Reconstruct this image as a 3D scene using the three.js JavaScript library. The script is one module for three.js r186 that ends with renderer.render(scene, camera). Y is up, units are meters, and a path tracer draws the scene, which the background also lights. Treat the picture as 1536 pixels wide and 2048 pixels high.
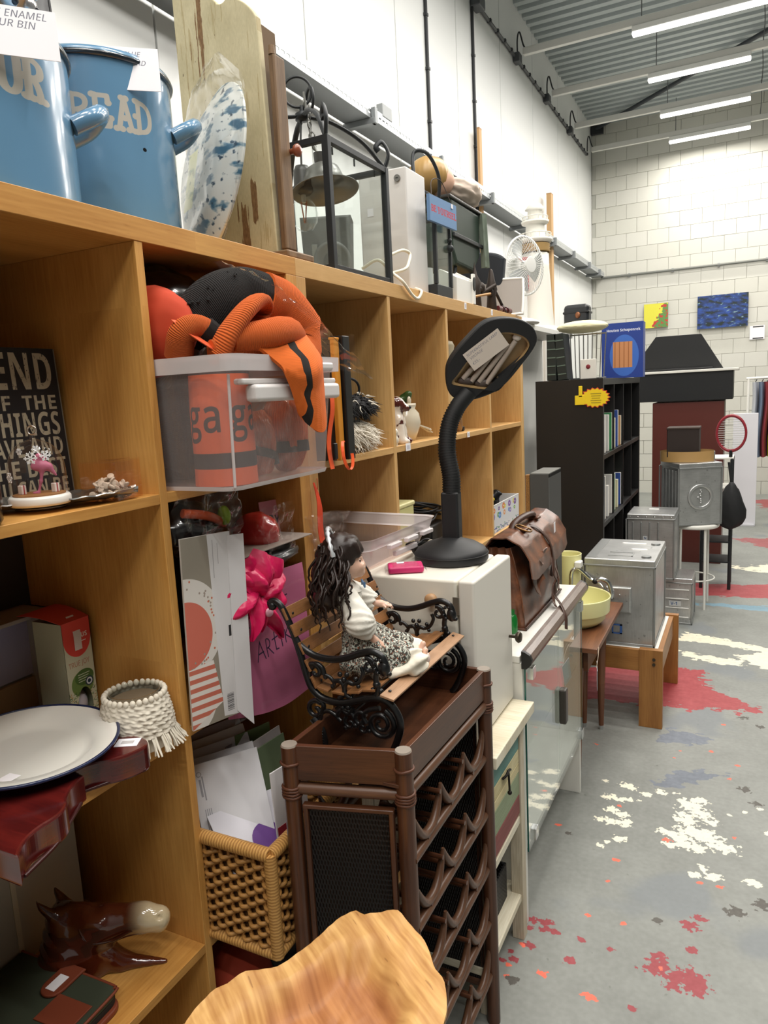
import * as THREE from 'three';
import { RoundedBoxGeometry } from 'three/addons/geometries/RoundedBoxGeometry.js';
import { mergeGeometries, mergeVertices, toCreasedNormals } from 'three/addons/utils/BufferGeometryUtils.js';
import { ImprovedNoise } from 'three/addons/math/ImprovedNoise.js';
import { RectAreaLightUniformsLib } from 'three/addons/lights/RectAreaLightUniformsLib.js';

// ---------------------------------------------------------------- camera, light, exposure
const scene = new THREE.Scene();
const camera = new THREE.PerspectiveCamera(70.79, 1536 / 2048, 0.02, 60);
camera.rotation.order = 'YXZ';
camera.position.set(0.7213, 1.548, 1.1212);
camera.rotation.set(-0.161417, 0.470606, -0.05116);
scene.background = new THREE.Color(0x0b0c0d);          // closed hall: only what leaks between panels
const renderer = new THREE.WebGLRenderer({ antialias: true });
renderer.toneMapping = THREE.LinearToneMapping;
renderer.toneMappingExposure = 1.0;
renderer.shadowMap.enabled = true;
RectAreaLightUniformsLib.init();
const LAMP_COLOR = 0xfffaf3, LAMP_RADIANCE = 118;
const LAMP_Y = 4.44, LAMP_W = 0.075;
// rows of strip lights hang across the hall, 1.09 m apart, running away from the left wall
const LAMP_ROWS = [-9.05, -8.04, -6.94, -5.85, -4.75, -3.65, -2.55, -1.45, -0.35, 0.75, 1.85, 2.95];
const lampSpans = (z) => [[-0.24, z === -5.85 ? 0.86 : 0.66], [1.3, 2.2]];

// ---------------------------------------------------------------- helpers
let _s = 20240611;
const rnd = () => { _s = (_s + 0x6D2B79F5) | 0; let t = Math.imul(_s ^ (_s >>> 15), 1 | _s); t = (t + Math.imul(t ^ (t >>> 7), 61 | t)) ^ t; return ((t ^ (t >>> 14)) >>> 0) / 4294967296; };
const rr = (a, b) => a + (b - a) * rnd();
const lerp = (a, b, t) => a + (b - a) * t, clamp = (x, a = 0, b = 1) => Math.min(b, Math.max(a, x));
const sstep = (a, b, x) => { const t = clamp((x - a) / (b - a)); return t * t * (3 - 2 * t); };
const perlin = new ImprovedNoise();
const noise = (x, y = 0, z = 0) => perlin.noise(x + 31.7, y + 17.3, z + 5.1);
const fbm = (x, y, z = 0, o = 4) => { let s = 0, a = 0.5, f = 1; for (let i = 0; i < o; i++) { s += a * noise(x * f, y * f, z + i * 7.3); a *= 0.5; f *= 2.03; } return s; };
const V = (x, y, z) => new THREE.Vector3(x, y, z);
const used = {};
const numbered = (n) => { if (!(n in used)) { used[n] = 0; return n; } used[n]++; return n + '_' + String(used[n]).padStart(3, '0'); };
// the shelving and what stands on it are drawn in cube units (1 unit = 1.291 m) measured from their own origin
const CUBE = 1.291, CUBE_AT = [-0.2099, -0.4505, -0.3263]; let cubeUnits = false;
const place = (o, q = {}) => {
  const top = o.parent === scene, k = cubeUnits && top ? CUBE : 1;
  if (q.p) o.position.set(...(k === 1 ? q.p : q.p.map((v, i) => v * CUBE + CUBE_AT[i]))); if (k !== 1) o.scale.setScalar(k);
  if (q.order) o.rotation.order = q.order;
  if (q.rx || q.ry || q.rz) o.rotation.set(q.rx || 0, q.ry || 0, q.rz || 0);
  if (q.s) o.scale.setScalar(q.s);
  if (q.label) o.userData.label = q.label;
  if (q.group) o.userData.group = q.group;
  if (q.kind) o.userData.kind = q.kind;
  return o;
};
function T(name, label, category, q = {}) {               // a thing: a group at its base, its children are its parts
  const o = new THREE.Group(); o.name = numbered(name); scene.add(o);
  o.userData = { label, category }; return place(o, q);
}
function P(parent, name, geo, mat, q = {}) {               // a part (or a sub-part)
  const m = new THREE.Mesh(geo, mat); m.name = name; m.castShadow = m.receiveShadow = true; parent.add(m); return place(m, q);
}
function one(name, label, category, geo, mat, q = {}) {    // a thing that is a single mesh
  const m = new THREE.Mesh(geo, mat); m.name = numbered(name); m.castShadow = m.receiveShadow = true; scene.add(m);
  m.userData = { label, category }; return place(m, q);
}
function S(name, geo, mat, q = {}) {                       // a piece of the setting
  const m = geo ? new THREE.Mesh(geo, mat) : new THREE.Group(); m.name = numbered(name); m.castShadow = m.receiveShadow = true; scene.add(m);
  m.userData = { kind: 'structure' }; return place(m, q);
}
function dup(o, label, q = {}) {                           // a copy of a thing with copies of its parts
  const c = o.clone(); c.name = numbered(o.name.replace(/_\d\d\d$/, '')); c.userData = { ...o.userData, label }; scene.add(c); return place(c, q);
}
// ---- geometry
const mv = (g, x, y, z) => g.translate(x, y, z);
const rot = (g, x = 0, y = 0, z = 0) => { if (x) g.rotateX(x); if (y) g.rotateY(y); if (z) g.rotateZ(z); return g; };
function uvm(g, k = 1, axis = null) {                      // box projection in metres, u along the grain (the longest side)
  g.computeBoundingBox(); const b = g.boundingBox, d = [b.max.x - b.min.x, b.max.y - b.min.y, b.max.z - b.min.z];
  const L = axis ?? (d[0] >= d[1] && d[0] >= d[2] ? 0 : d[1] >= d[2] ? 1 : 2), p = g.attributes.position, n = g.attributes.normal;
  const uv = new Float32Array(p.count * 2), ou = rnd() * 5, ov = rnd() * 5;
  for (let i = 0; i < p.count; i++) {
    const N = [Math.abs(n.getX(i)), Math.abs(n.getY(i)), Math.abs(n.getZ(i))], q = [p.getX(i), p.getY(i), p.getZ(i)];
    const D = N[0] >= N[1] && N[0] >= N[2] ? 0 : N[1] >= N[2] ? 1 : 2, O = [0, 1, 2].filter((a) => a !== D);
    let a = O[0], c = O[1]; if (c === L) [a, c] = [c, a];
    uv[2 * i] = (D === L ? q[O[0]] : q[a]) * k + ou; uv[2 * i + 1] = q[c] * k + ov + D * 0.37;
  }
  g.setAttribute('uv', new THREE.BufferAttribute(uv, 2)); return g;
}
function B(w, h, d, x = 0, y = 0, z = 0, r = 0.0015, axis = null) {
  const m = Math.min(w, h, d), rad = Math.min(r, m * 0.45);
  const g = rad > 0.0004 ? new RoundedBoxGeometry(w, h, d, 1, rad) : new THREE.BoxGeometry(w, h, d);
  return uvm(g, 1, axis).translate(x, y, z);
}
const BB = (x0, x1, y0, y1, z0, z1, r = 0.0015, axis = null) => B(x1 - x0, y1 - y0, z1 - z0, (x0 + x1) / 2, (y0 + y1) / 2, (z0 + z1) / 2, r, axis);
function MG(...gs) {
  gs = gs.flat().filter(Boolean);
  gs = gs.map((g) => { const q = g.index ? g.toNonIndexed() : g; for (const k of Object.keys(q.attributes)) if (!['position', 'normal', 'uv'].includes(k)) q.deleteAttribute(k); return q; });
  return mergeGeometries(gs);
}
const LT = (pts, seg = 32) => new THREE.LatheGeometry(pts.map(([r, y]) => new THREE.Vector2(Math.max(r, 0.00001), y)), seg);
const CYL = (r0, r1, h, x = 0, y = 0, z = 0, seg = 20) => mv(new THREE.CylinderGeometry(r1, r0, h, seg), x, y + h / 2, z);
const SPH = (r, x = 0, y = 0, z = 0, sx = 1, sy = 1, sz = 1, seg = 16) => mv(new THREE.SphereGeometry(r, seg, Math.max(6, Math.round(seg * 0.7))).scale(sx, sy, sz), x, y, z);
const smooth = (pts, n, closed = false, tension = 0.5) => new THREE.CatmullRomCurve3(pts.map((p) => V(...p)), closed, 'catmullrom', tension).getSpacedPoints(n);
// a round (or flat, with asp) section of radius r(t) swept along points, with closed ends
function sweep(pts, r, q = {}) {
  const rad = q.rad || 8, closed = !!q.closed, P3 = q.raw ? pts.map((p) => (p.isVector3 ? p : V(...p))) : smooth(pts, q.seg || Math.max(8, pts.length * 6), closed);
  if (closed && !q.raw) P3.pop();
  const n = P3.length, R = typeof r === 'function' ? r : () => r, pos = [], nor = [], uv = [], idx = [];
  let N0 = null;
  for (let i = 0; i < n; i++) {
    const a = P3[closed ? (i - 1 + n) % n : Math.max(0, i - 1)], b = P3[closed ? (i + 1) % n : Math.min(n - 1, i + 1)];
    const t = b.clone().sub(a).normalize();
    let N = q.up ? V(...q.up) : N0 || (Math.abs(t.y) < 0.9 ? V(0, 1, 0) : V(1, 0, 0));
    N = N.clone().sub(t.clone().multiplyScalar(N.dot(t))).normalize(); N0 = N;
    const Bn = t.clone().cross(N), rr_ = R(n > 1 ? i / (n - 1) : 0), asp = q.asp || 1;
    for (let j = 0; j <= rad; j++) {
      const an = (j / rad) * Math.PI * 2 + (q.tw || 0), c = Math.cos(an), s = Math.sin(an);
      const d = N.clone().multiplyScalar(c).add(Bn.clone().multiplyScalar(s * asp));
      pos.push(P3[i].x + d.x * rr_, P3[i].y + d.y * rr_, P3[i].z + d.z * rr_);
      const nn = N.clone().multiplyScalar(c * asp).add(Bn.clone().multiplyScalar(s)).normalize(); nor.push(nn.x, nn.y, nn.z); uv.push((i / (n - 1)) * (q.uk || 1), j / rad);
    }
  }
  const w = rad + 1, m = closed ? n : n - 1;
  for (let i = 0; i < m; i++) for (let j = 0; j < rad; j++) { const a = i * w + j, b = ((i + 1) % n) * w + j; idx.push(a, a + 1, b, b, a + 1, b + 1); }
  if (!closed) for (const e of [0, n - 1]) {
    const c = pos.length / 3, t = P3[e ? e : 0].clone().sub(P3[e ? e - 1 : 1]).normalize(); pos.push(P3[e].x, P3[e].y, P3[e].z); nor.push(t.x, t.y, t.z); uv.push(0, 0);
    for (let j = 0; j <= rad; j++) { const k = (e * w + j) * 3; pos.push(pos[k], pos[k + 1], pos[k + 2]); nor.push(t.x, t.y, t.z); uv.push(0, 0); }
    for (let j = 0; j < rad; j++) e ? idx.push(c, c + 1 + j, c + 2 + j) : idx.push(c, c + 2 + j, c + 1 + j);
  }
  // keep faces outward
  const g = new THREE.BufferGeometry(); g.setAttribute('position', new THREE.Float32BufferAttribute(pos, 3)); g.setAttribute('normal', new THREE.Float32BufferAttribute(nor, 3)); g.setAttribute('uv', new THREE.Float32BufferAttribute(uv, 2)); g.setIndex(idx); return g;
}
const rod = (a, b, r, rad = 8) => sweep([V(...a), V(...b)], r, { raw: true, rad });
function EX(pts, depth, bevel = 0, q = {}) {               // polygon in x,y pushed along z, centred
  const s = Array.isArray(pts) ? new THREE.Shape(pts.map(([x, y]) => new THREE.Vector2(x, y))) : pts;
  if (q.holes) for (const h of q.holes) s.holes.push(new THREE.Path(h.map(([x, y]) => new THREE.Vector2(x, y))));
  const g = new THREE.ExtrudeGeometry(s, { depth: depth - 2 * bevel, bevelEnabled: bevel > 0, bevelThickness: bevel, bevelSize: bevel, bevelOffset: -bevel, bevelSegments: q.bs || 2, curveSegments: q.cs || 12, steps: q.steps || 1 });
  return g.translate(0, 0, -(depth - 2 * bevel) / 2);
}
// a surface x,y,z = f(u, v) on a grid; thick > 0 gives it a back and rim
function grid(nu, nv, f, q = {}) {
  const pos = [], uv = [], idx = [], W = nu + 1;
  for (let j = 0; j <= nv; j++) for (let i = 0; i <= nu; i++) { pos.push(...f(i / nu, j / nv)); uv.push(i / nu, j / nv); }
  for (let j = 0; j < nv; j++) for (let i = 0; i < nu; i++) { const a = j * W + i; idx.push(a, a + 1, a + W, a + W, a + 1, a + W + 1); }
  let g = new THREE.BufferGeometry(); g.setAttribute('position', new THREE.Float32BufferAttribute(pos, 3)); g.setAttribute('uv', new THREE.Float32BufferAttribute(uv, 2)); g.setIndex(idx);
  if (q.weld) { g.deleteAttribute('uv'); g = mergeVertices(g, 1e-6); g.setAttribute('uv', new THREE.Float32BufferAttribute(new Float32Array(g.attributes.position.count * 2), 2)); }
  g.computeVertexNormals();
  if (q.thick) {
    const n = g.attributes.normal, c = pos.length / 3, P2 = pos.slice();
    for (let i = 0; i < c; i++) P2.push(pos[3 * i] - n.getX(i) * q.thick, pos[3 * i + 1] - n.getY(i) * q.thick, pos[3 * i + 2] - n.getZ(i) * q.thick);
    const I2 = idx.slice(); for (let i = 0; i < idx.length; i += 3) I2.push(idx[i] + c, idx[i + 2] + c, idx[i + 1] + c);
    const rim = []; for (let i = 0; i < nu; i++) rim.push([i + 1, i], [nv * W + i, nv * W + i + 1]);
    for (let j = 0; j < nv; j++) rim.push([j * W, (j + 1) * W], [(j + 1) * W + nu, j * W + nu]);
    for (const [a, b] of rim) I2.push(a, b, b + c, a, b + c, a + c);
    const g2 = new THREE.BufferGeometry(); g2.setAttribute('position', new THREE.Float32BufferAttribute(P2, 3)); g2.setAttribute('uv', new THREE.Float32BufferAttribute(uv.concat(uv), 2)); g2.setIndex(I2);
    return toCreasedNormals(g2, 0.9);
  }
  return g;
}
// displace a geometry's vertices by a function of position (welded first), smooth normals again
function warp(g, f, crease = 0) {
  g = mergeVertices(g, 1e-5); const p = g.attributes.position;
  for (let i = 0; i < p.count; i++) { const q = f(p.getX(i), p.getY(i), p.getZ(i)); p.setXYZ(i, q[0], q[1], q[2]); }
  g.computeVertexNormals(); return crease ? toCreasedNormals(g, crease) : g;
}
// ---- textures and materials
const hex = (h) => [(h >> 16) & 255, (h >> 8) & 255, h & 255];
const mix3 = (a, b, t) => [lerp(a[0], b[0], t), lerp(a[1], b[1], t), lerp(a[2], b[2], t)];
function tex(w, h, f, q = {}) {
  const d = new Uint8Array(w * h * 4);
  for (let y = 0; y < h; y++) for (let x = 0; x < w; x++) { const c = f(x / w, y / h, x, y), k = (y * w + x) * 4; d[k] = clamp(c[0], 0, 255); d[k + 1] = clamp(c[1], 0, 255); d[k + 2] = clamp(c[2], 0, 255); d[k + 3] = c.length > 3 ? clamp(c[3], 0, 255) : 255; }
  const t = new THREE.DataTexture(d, w, h); t.magFilter = THREE.LinearFilter; t.minFilter = THREE.LinearMipmapLinearFilter; t.generateMipmaps = true; t.wrapS = t.wrapT = q.clampEdge ? THREE.ClampToEdgeWrapping : THREE.RepeatWrapping;
  if (!q.data) t.colorSpace = THREE.SRGBColorSpace;
  if (q.size) t.repeat.set(1 / q.size, 1 / (q.sizeV || q.size));
  t.needsUpdate = true; return t;
}
function canvas(w, h, draw) {
  const c = document.createElement('canvas'); c.width = w; c.height = h; const x = c.getContext('2d'); draw(x, w, h);
  const t = new THREE.CanvasTexture(c); t.colorSpace = THREE.SRGBColorSpace; t.magFilter = THREE.LinearFilter; return t;
}
const M = (color, rough = 0.5, q = {}) => new (q.phys || q.transmission !== undefined || q.clearcoat || q.sheen ? THREE.MeshPhysicalMaterial : THREE.MeshStandardMaterial)(Object.assign({ color, roughness: rough, side: THREE.DoubleSide }, (({ phys, ...o }) => o)(q)));
const tiny = (f) => f;   // seamless helper: noise on a torus-like repeat is not needed, repeats are broken up by per-board offsets
function woodTex(light, dark, q = {}) {                    // grain along u; size metres a tile
  const L = hex(light), D = hex(dark), w = q.w || 512, h = q.h || 512, S = q.size || 0.6, st = q.streak || 26, sd = q.seed || 0;
  return tex(w, h, (u, v) => {
    const e = Math.min(1, Math.min(u, 1 - u) * 12, Math.min(v, 1 - v) * 12), uu = u, vv = v;
    const wob = 0.06 * fbm(uu * 2.2, vv * 3, sd) ;
    const ring = 0.5 + 0.5 * Math.sin((vv + wob * (q.wave || 1)) * st * 2 + 2.2 * fbm(uu * 1.1, vv * 5, sd + 3));
    const fine = fbm(uu * 7, vv * 130, sd + 9, 3), pore = Math.max(0, fbm(uu * 26, vv * 210, sd + 14, 2) - 0.22) * 2.2, broad = fbm(uu * 1.2, vv * 4, sd + 21, 3);
    const t = clamp(0.34 + (ring - 0.5) * (q.ring || 0.3) + fine * (q.fine || 0.5) + broad * (q.broad || 0.6) + pore * (q.pore || 0.4));
    return mix3(L, D, t * (0.55 + 0.45 * e));
  }, { size: S });
}
const bumpNoise = (f, q = {}) => tex(q.w || 256, q.h || 256, (u, v) => { const t = f(u, v) * 255; return [t, t, t]; }, { data: true, size: q.size || 0.2 });

// ---------------------------------------------------------------- the hall
const X_WALL = -1.265, Z_BACK = -9.5, Y_CEIL = 4.95, X_FAR = 7.5, Z_FRONT = 4.5;
const concrete = (x, z) => {
  const b = fbm(x * 1.3, z * 1.3, 1, 3) * 22 + fbm(x * 9, z * 9, 2, 3) * 11 + fbm(x * 60, z * 60, 3, 2) * 12, w = fbm(x * 3 + 5, z * 3, 8, 3);
  let c = [134 + b, 136 + b, 131 + b];
  if (fbm(x * 34, z * 34, 12, 2) > 0.42) c = c.map((q) => q - 16);
  return mix3(c, [116, 122, 128], sstep(0.16, 0.34, w) * 0.55);
};
const polyD = (P, x, z) => {                              // signed distance to a polygon, inside > 0
  let d = 1e9, s = false;
  for (let i = 0, j = P.length - 1; i < P.length; j = i++) {
    const [ax, az] = P[i], [bx, bz] = P[j], ex = bx - ax, ez = bz - az, t = clamp(((x - ax) * ex + (z - az) * ez) / (ex * ex + ez * ez));
    d = Math.min(d, Math.hypot(x - ax - ex * t, z - az - ez * t));
    if ((az > z) !== (bz > z) && x < (ex * (z - az)) / ez + ax) s = !s;
  }
  return s ? d : -d;
};
const PAINT = [                                            // worn floor paint: colour, outline, raggedness, grain of the chips
  { c: [158, 62, 66], p: [[-0.1, -2.62], [0.02, -2.36], [0.3, -2.35], [0.4, -2.38], [0.6, -2.405], [0.86, -2.47], [0.74, -2.53], [0.64, -2.63], [0.57, -2.72], [0.54, -2.91], [0.42, -2.9], [0.05, -2.86]], r: 0.075, k: 15 },
  { c: [160, 70, 74], p: [[0.2, -4.36], [1.3, -4.46], [1.3, -4.9], [0.5, -4.72], [0.2, -4.7]], r: 0.05, k: 11 },
  { c: [150, 84, 86], p: [[0.62, -6.5], [1.0, -6.02], [1.3, -6.0], [1.2, -6.6]], r: 0.12, k: 9 },
  { c: [150, 74, 76], p: [[0.8, -9.0], [1.1, -7.6], [1.4, -8.0], [1.4, -9.2]], r: 0.12, k: 9 },
  { c: [120, 150, 165], p: [[0.4, -4.14], [1.3, -4.1], [1.3, -4.24], [0.4, -4.2]], r: 0.05, k: 10 },
  { c: [229, 222, 198], p: [[0.36, -3.35], [0.42, -3.52], [0.62, -3.46], [1.1, -3.3], [1.1, -3.2], [0.8, -3.3], [0.6, -3.36]], r: 0.035, k: 20 },
  { c: [229, 222, 198], p: [[0.36, -3.2], [0.45, -3.09], [0.6, -3.03], [0.74, -3.04], [0.73, -3.12], [0.56, -3.14]], r: 0.055, k: 24 },
  { c: [229, 222, 198], p: [[0.68, -3.2], [0.86, -3.28], [1.2, -3.22], [1.2, -3.02], [0.84, -3.02]], r: 0.05, k: 17 },
  { c: [229, 222, 198], p: [[0.62, -5.3], [0.9, -5.45], [1.3, -5.5], [1.3, -5.2], [0.8, -5.2]], r: 0.12, k: 12 },
  { c: [108, 114, 124], p: [[0.42, -1.62], [0.52, -1.78], [0.68, -1.82], [0.6, -1.72], [0.5, -1.62]], r: 0.05, k: 18 },
  { c: [112, 118, 128], p: [[0.4, -2.0], [0.45, -2.14], [0.62, -2.12], [0.58, -2.03]], r: 0.05, k: 20 },
];
const CHIPS = [];                                          // single chips: x, z, radius, colour
const chip = (c, r, ...L) => L.forEach(([x, z, k = 1]) => CHIPS.push([x, z, r * k, c]));
chip([232, 226, 204], 0.03, [0.257, -1.597, 0.5], [0.34, -1.59, 1.1], [0.36, -1.575, 0.7], [0.412, -1.552, 0.9], [0.46, -1.592, 0.9], [0.475, -1.58, 0.8], [0.518, -1.6, 0.5], [0.282, -1.487, 0.9], [0.31, -1.49, 1], [0.33, -1.485, 0.9], [0.36, -1.492, 0.7], [0.399, -1.5, 0.4]);
chip([232, 226, 204], 0.036, [0.309, -1.406, 0.8], [0.351, -1.385, 0.9], [0.368, -1.331, 1.1], [0.284, -1.325, 0.7], [0.318, -1.328, 0.9], [0.367, -1.233, 0.9], [0.314, -1.173, 0.5], [0.33, -1.2, 0.4]);
chip([232, 226, 204], 0.052, [0.547, -1.553, 0.6], [0.573, -1.53, 1.1], [0.6, -1.575, 0.7], [0.552, -1.458, 0.6], [0.568, -1.43, 0.9], [0.606, -1.49, 1], [0.645, -1.449, 0.6], [0.5, -1.334, 0.6], [0.52, -1.33, 0.6], [0.553, -1.314, 0.8], [0.59, -1.36, 1.2], [0.625, -1.36, 1.1], [0.65, -1.34, 1], [0.69, -1.31, 1], [0.57, -1.29, 0.9], [0.528, -1.265, 0.6], [0.607, -1.28, 0.7]);
chip([232, 226, 204], 0.03, [0.612, -1.135, 0.9], [0.63, -1.172, 0.8], [0.66, -1.144, 1.1], [0.77, -1.164, 0.9], [0.79, -1.15, 0.6], [0.7, -1.52, 0.5], [0.75, -1.56, 0.5], [0.8, -1.6, 0.5], [0.82, -1.45, 0.6]);
chip([150, 60, 66], 0.024, [0.194, -0.739, 0.9], [0.194, -0.71, 0.7], [0.23, -0.747, 1], [0.236, -0.72, 0.8], [0.269, -0.72, 0.6], [0.211, -0.638, 0.9], [0.187, -0.578, 0.7], [0.17, -0.6, 0.5], [0.16, -0.56, 0.5], [0.322, -0.629, 0.9], [0.341, -0.72, 0.7]);
chip([150, 60, 66], 0.045, [0.535, -0.69, 0.8], [0.549, -0.705, 0.9], [0.545, -0.74, 0.5], [0.586, -0.68, 0.9], [0.628, -0.69, 1.2], [0.634, -0.665, 0.9], [0.587, -0.645, 0.6], [0.612, -0.894, 0.7], [0.637, -0.931, 0.5], [0.626, -0.798, 0.45], [0.5, -0.54, 0.3], [0.42, -0.715, 0.3]);
chip([238, 108, 84], 0.012, [0.168, -1.884, 1.2], [0.333, -1.435], [0.153, -1.238], [0.372, -1.113, 1.1], [0.367, -0.997], [0.339, -0.819, 1.2], [0.441, -0.828], [0.268, -0.557, 1.5], [0.4, -0.531, 1.9], [0.512, -1.287, 1.6], [0.629, -1.096], [0.684, -1.099], [0.62, -1.986, 1.2], [0.726, -1.9], [0.696, -1.783], [0.661, -2.265], [0.718, -1.382], [0.193, -0.638], [0.188, -0.506], [0.179, -0.55], [0.485, -1.878, 0.7], [0.504, -1.948, 0.7], [0.555, -0.695, 0.9]);
chip([84, 80, 74], 0.026, [0.747, -1.719, 1.2], [0.786, -1.629], [0.727, -1.001, 1.3], [0.799, -1.06, 1.4], [0.524, -0.875, 0.8], [0.806, -2.3], [0.74, -2.369], [0.204, -0.503, 0.9], [0.2, -1.2, 0.6], [0.84, -0.62, 0.6]);
const floorTex = (w, h, x0, x1, z0, z1) => tex(w, h, (u, v) => {
  const x = lerp(x0, x1, u), z = lerp(z1, z0, v); let c = concrete(x, z);
  for (const p of PAINT) {
    const d = polyD(p.p, x, z); if (d < -p.r * 1.3) continue;
    const n = fbm(x * p.k, z * p.k * 1.5, p.k, 4) * 1.5, hole = fbm(x * p.k * 2.4, z * p.k * 2.4, p.k + 4, 3);
    if (d + n * p.r > 0 && hole < 0.33 + d * 2.4) c = p.c.map((q) => q + n * 10 + fbm(x * 60, z * 60, 4, 2) * 14);
  }
  for (const [cx, cz, r, col] of CHIPS) {
    const dx = x - cx, dz = z - cz; if (Math.abs(dx) > r * 1.6 || Math.abs(dz) > r * 1.6) continue;
    if (Math.hypot(dx, dz * 1.25) / r + fbm(x * 62, z * 62, r * 90, 3) * 1.5 < 0.72) c = col.map((q) => q + fbm(x * 80, z * 80, 6, 2) * 14);
  }
  return c;
}, { clampEdge: true });
{
  const fl = S('floor', null, null), rough = bumpNoise((u, v) => 0.5 + fbm(u * 30, v * 30, 2, 3) * 0.5, { size: 0.5 });
  const slab = (x0, x1, z0, z1, m) => P(fl, 'floor_slab', new THREE.BoxGeometry(x1 - x0, 0.2, z1 - z0).translate((x0 + x1) / 2, -0.1, (z0 + z1) / 2), m);
  const fm = (t) => M(0xffffff, 0.58, { map: t });
  const plain = tex(512, 512, (u, v) => concrete(u * 2, v * 2), {});
  const pm = (sx, sz) => { const t = plain.clone(); t.repeat.set(sx / 2, sz / 2); t.needsUpdate = true; return fm(t); };
  slab(-0.15, 1.45, -3.6, 0.4, fm(floorTex(900, 2000, -0.15, 1.45, -3.6, 0.4)));
  slab(-0.15, 2.25, -9.7, -3.6, fm(floorTex(640, 1500, -0.15, 2.25, -9.7, -3.6)));
  slab(-1.5, -0.15, -9.7, 4.7, pm(1.35, 14.4)); slab(1.45, X_FAR + 0.2, -3.6, 4.7, pm(6.25, 8.3)); slab(2.25, X_FAR + 0.2, -9.7, -3.6, pm(5.45, 6.1)); slab(-0.15, 1.45, 0.4, 4.7, pm(1.6, 4.3));
}
const wallWhite = M(0xe6e8e6, 0.55), seamDark = M(0x8d908f, 0.8), blockMat = [0, 1, 2].map((i) => M([0xcdccc2, 0xcac9bf, 0xd0cfc6][i], 0.75));
{
  const wl = S('wall_left', null, null);                  // smooth sandwich panels with open joints
  P(wl, 'wall_core', new THREE.BoxGeometry(0.2, 5.3, 14.4).translate(X_WALL - 0.116, 2.5, -2.5), seamDark);
  for (let k = -1; k < 13; k++) { const z1 = -8.62 + 1.07 * k, z = Math.max(z1 - 0, Z_BACK); const a = Math.max(z, Z_BACK), b = Math.min(z1 + 1.07, 4.6); if (b - a < 0.1) continue; P(wl, 'wall_panel', BB(X_WALL - 0.03, X_WALL, 0, 5.2, a + 0.005, b - 0.005, 0.003), wallWhite); }
}
{
  const wb = S('wall_back', null, null), courses = [];
  P(wb, 'wall_core', new THREE.BoxGeometry(9.2, 5.3, 0.2).translate(3.1, 2.5, Z_BACK - 0.118), M(0xcfcfc6, 0.9));
  const vari = [0, 1, 2, 3].map(() => B(0.2646, 0.1838, 0.03, 0, 0, 0, 0.003));
  for (let r = 0; r < 20; r++) for (let k = -1; k < 9; k++) {
    const y = 1.383 + r * 0.186 + 0.0, x = -1.075 + k * 0.267 + (r % 2 ? 0.1335 : 0), w = 0.267;
    if (x - w / 2 < X_WALL - 0.1 || x > 1.3) continue;
    const left = Math.max(x - 0.1323, X_WALL + 0.003), right = x + 0.1323; if (right - left < 0.03) continue;
    P(wb, 'block', right - left < 0.25 ? B(right - left, 0.1838, 0.03, 0, 0, 0, 0.003) : vari[(r * 3 + k * 5 + 40) % 4], blockMat[(r * 7 + k * 3 + 30) % 3], { p: [(left + right) / 2, y, Z_BACK - 0.015 + rr(-0.0012, 0.0012)] });
  }
  const rest = [];                                        // blocks out of the picture and those behind the stalls
  for (let r = 0; r < 20; r++) for (let k = 0; k < 24; k++) rest.push(B(0.262, 0.1808, 0.03, 1.46 + k * 0.267 + (r % 2 ? 0.1335 : 0), 1.383 + r * 0.186, Z_BACK - 0.015, 0));
  for (let r = 0; r < 7; r++) for (let k = 0; k < 33; k++) rest.push(B(0.262, 0.1808, 0.03, -1.1 + k * 0.267 + (r % 2 ? 0.1335 : 0), 0.08 + r * 0.186, Z_BACK - 0.015, 0));
  P(wb, 'block_rows', MG(rest), blockMat[0], { kind: 'stuff' });
}
S('wall_right', new THREE.BoxGeometry(0.2, 5.3, 14.4).translate(X_FAR + 0.1, 2.5, -2.5), M(0x8f9190, 0.7));
S('wall_front', new THREE.BoxGeometry(9.2, 5.3, 0.2).translate(3.1, 2.5, Z_FRONT + 0.1), M(0x8f9190, 0.7));
{
  const prof = [], p = 0.145, n = Math.ceil(14.6 / p);    // trapezoidal steel roof deck, ribs across the hall
  for (let i = 0; i < n; i++) { const z = -9.75 + i * p; prof.push([z, 0.075], [z + 0.045, 0.075], [z + 0.062, 0], [z + 0.128, 0]); }
  prof.push([-9.75 + n * p, 0.075], [-9.75 + n * p, 0.09]); prof.push([-9.75, 0.09]);
  const g = EX(prof, 9.2); g.rotateY(-Math.PI / 2).translate(3.1, Y_CEIL, 0);
  S('ceiling', g, M(0xb4bcbd, 0.5, { metalness: 0.15 }));
}
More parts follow.
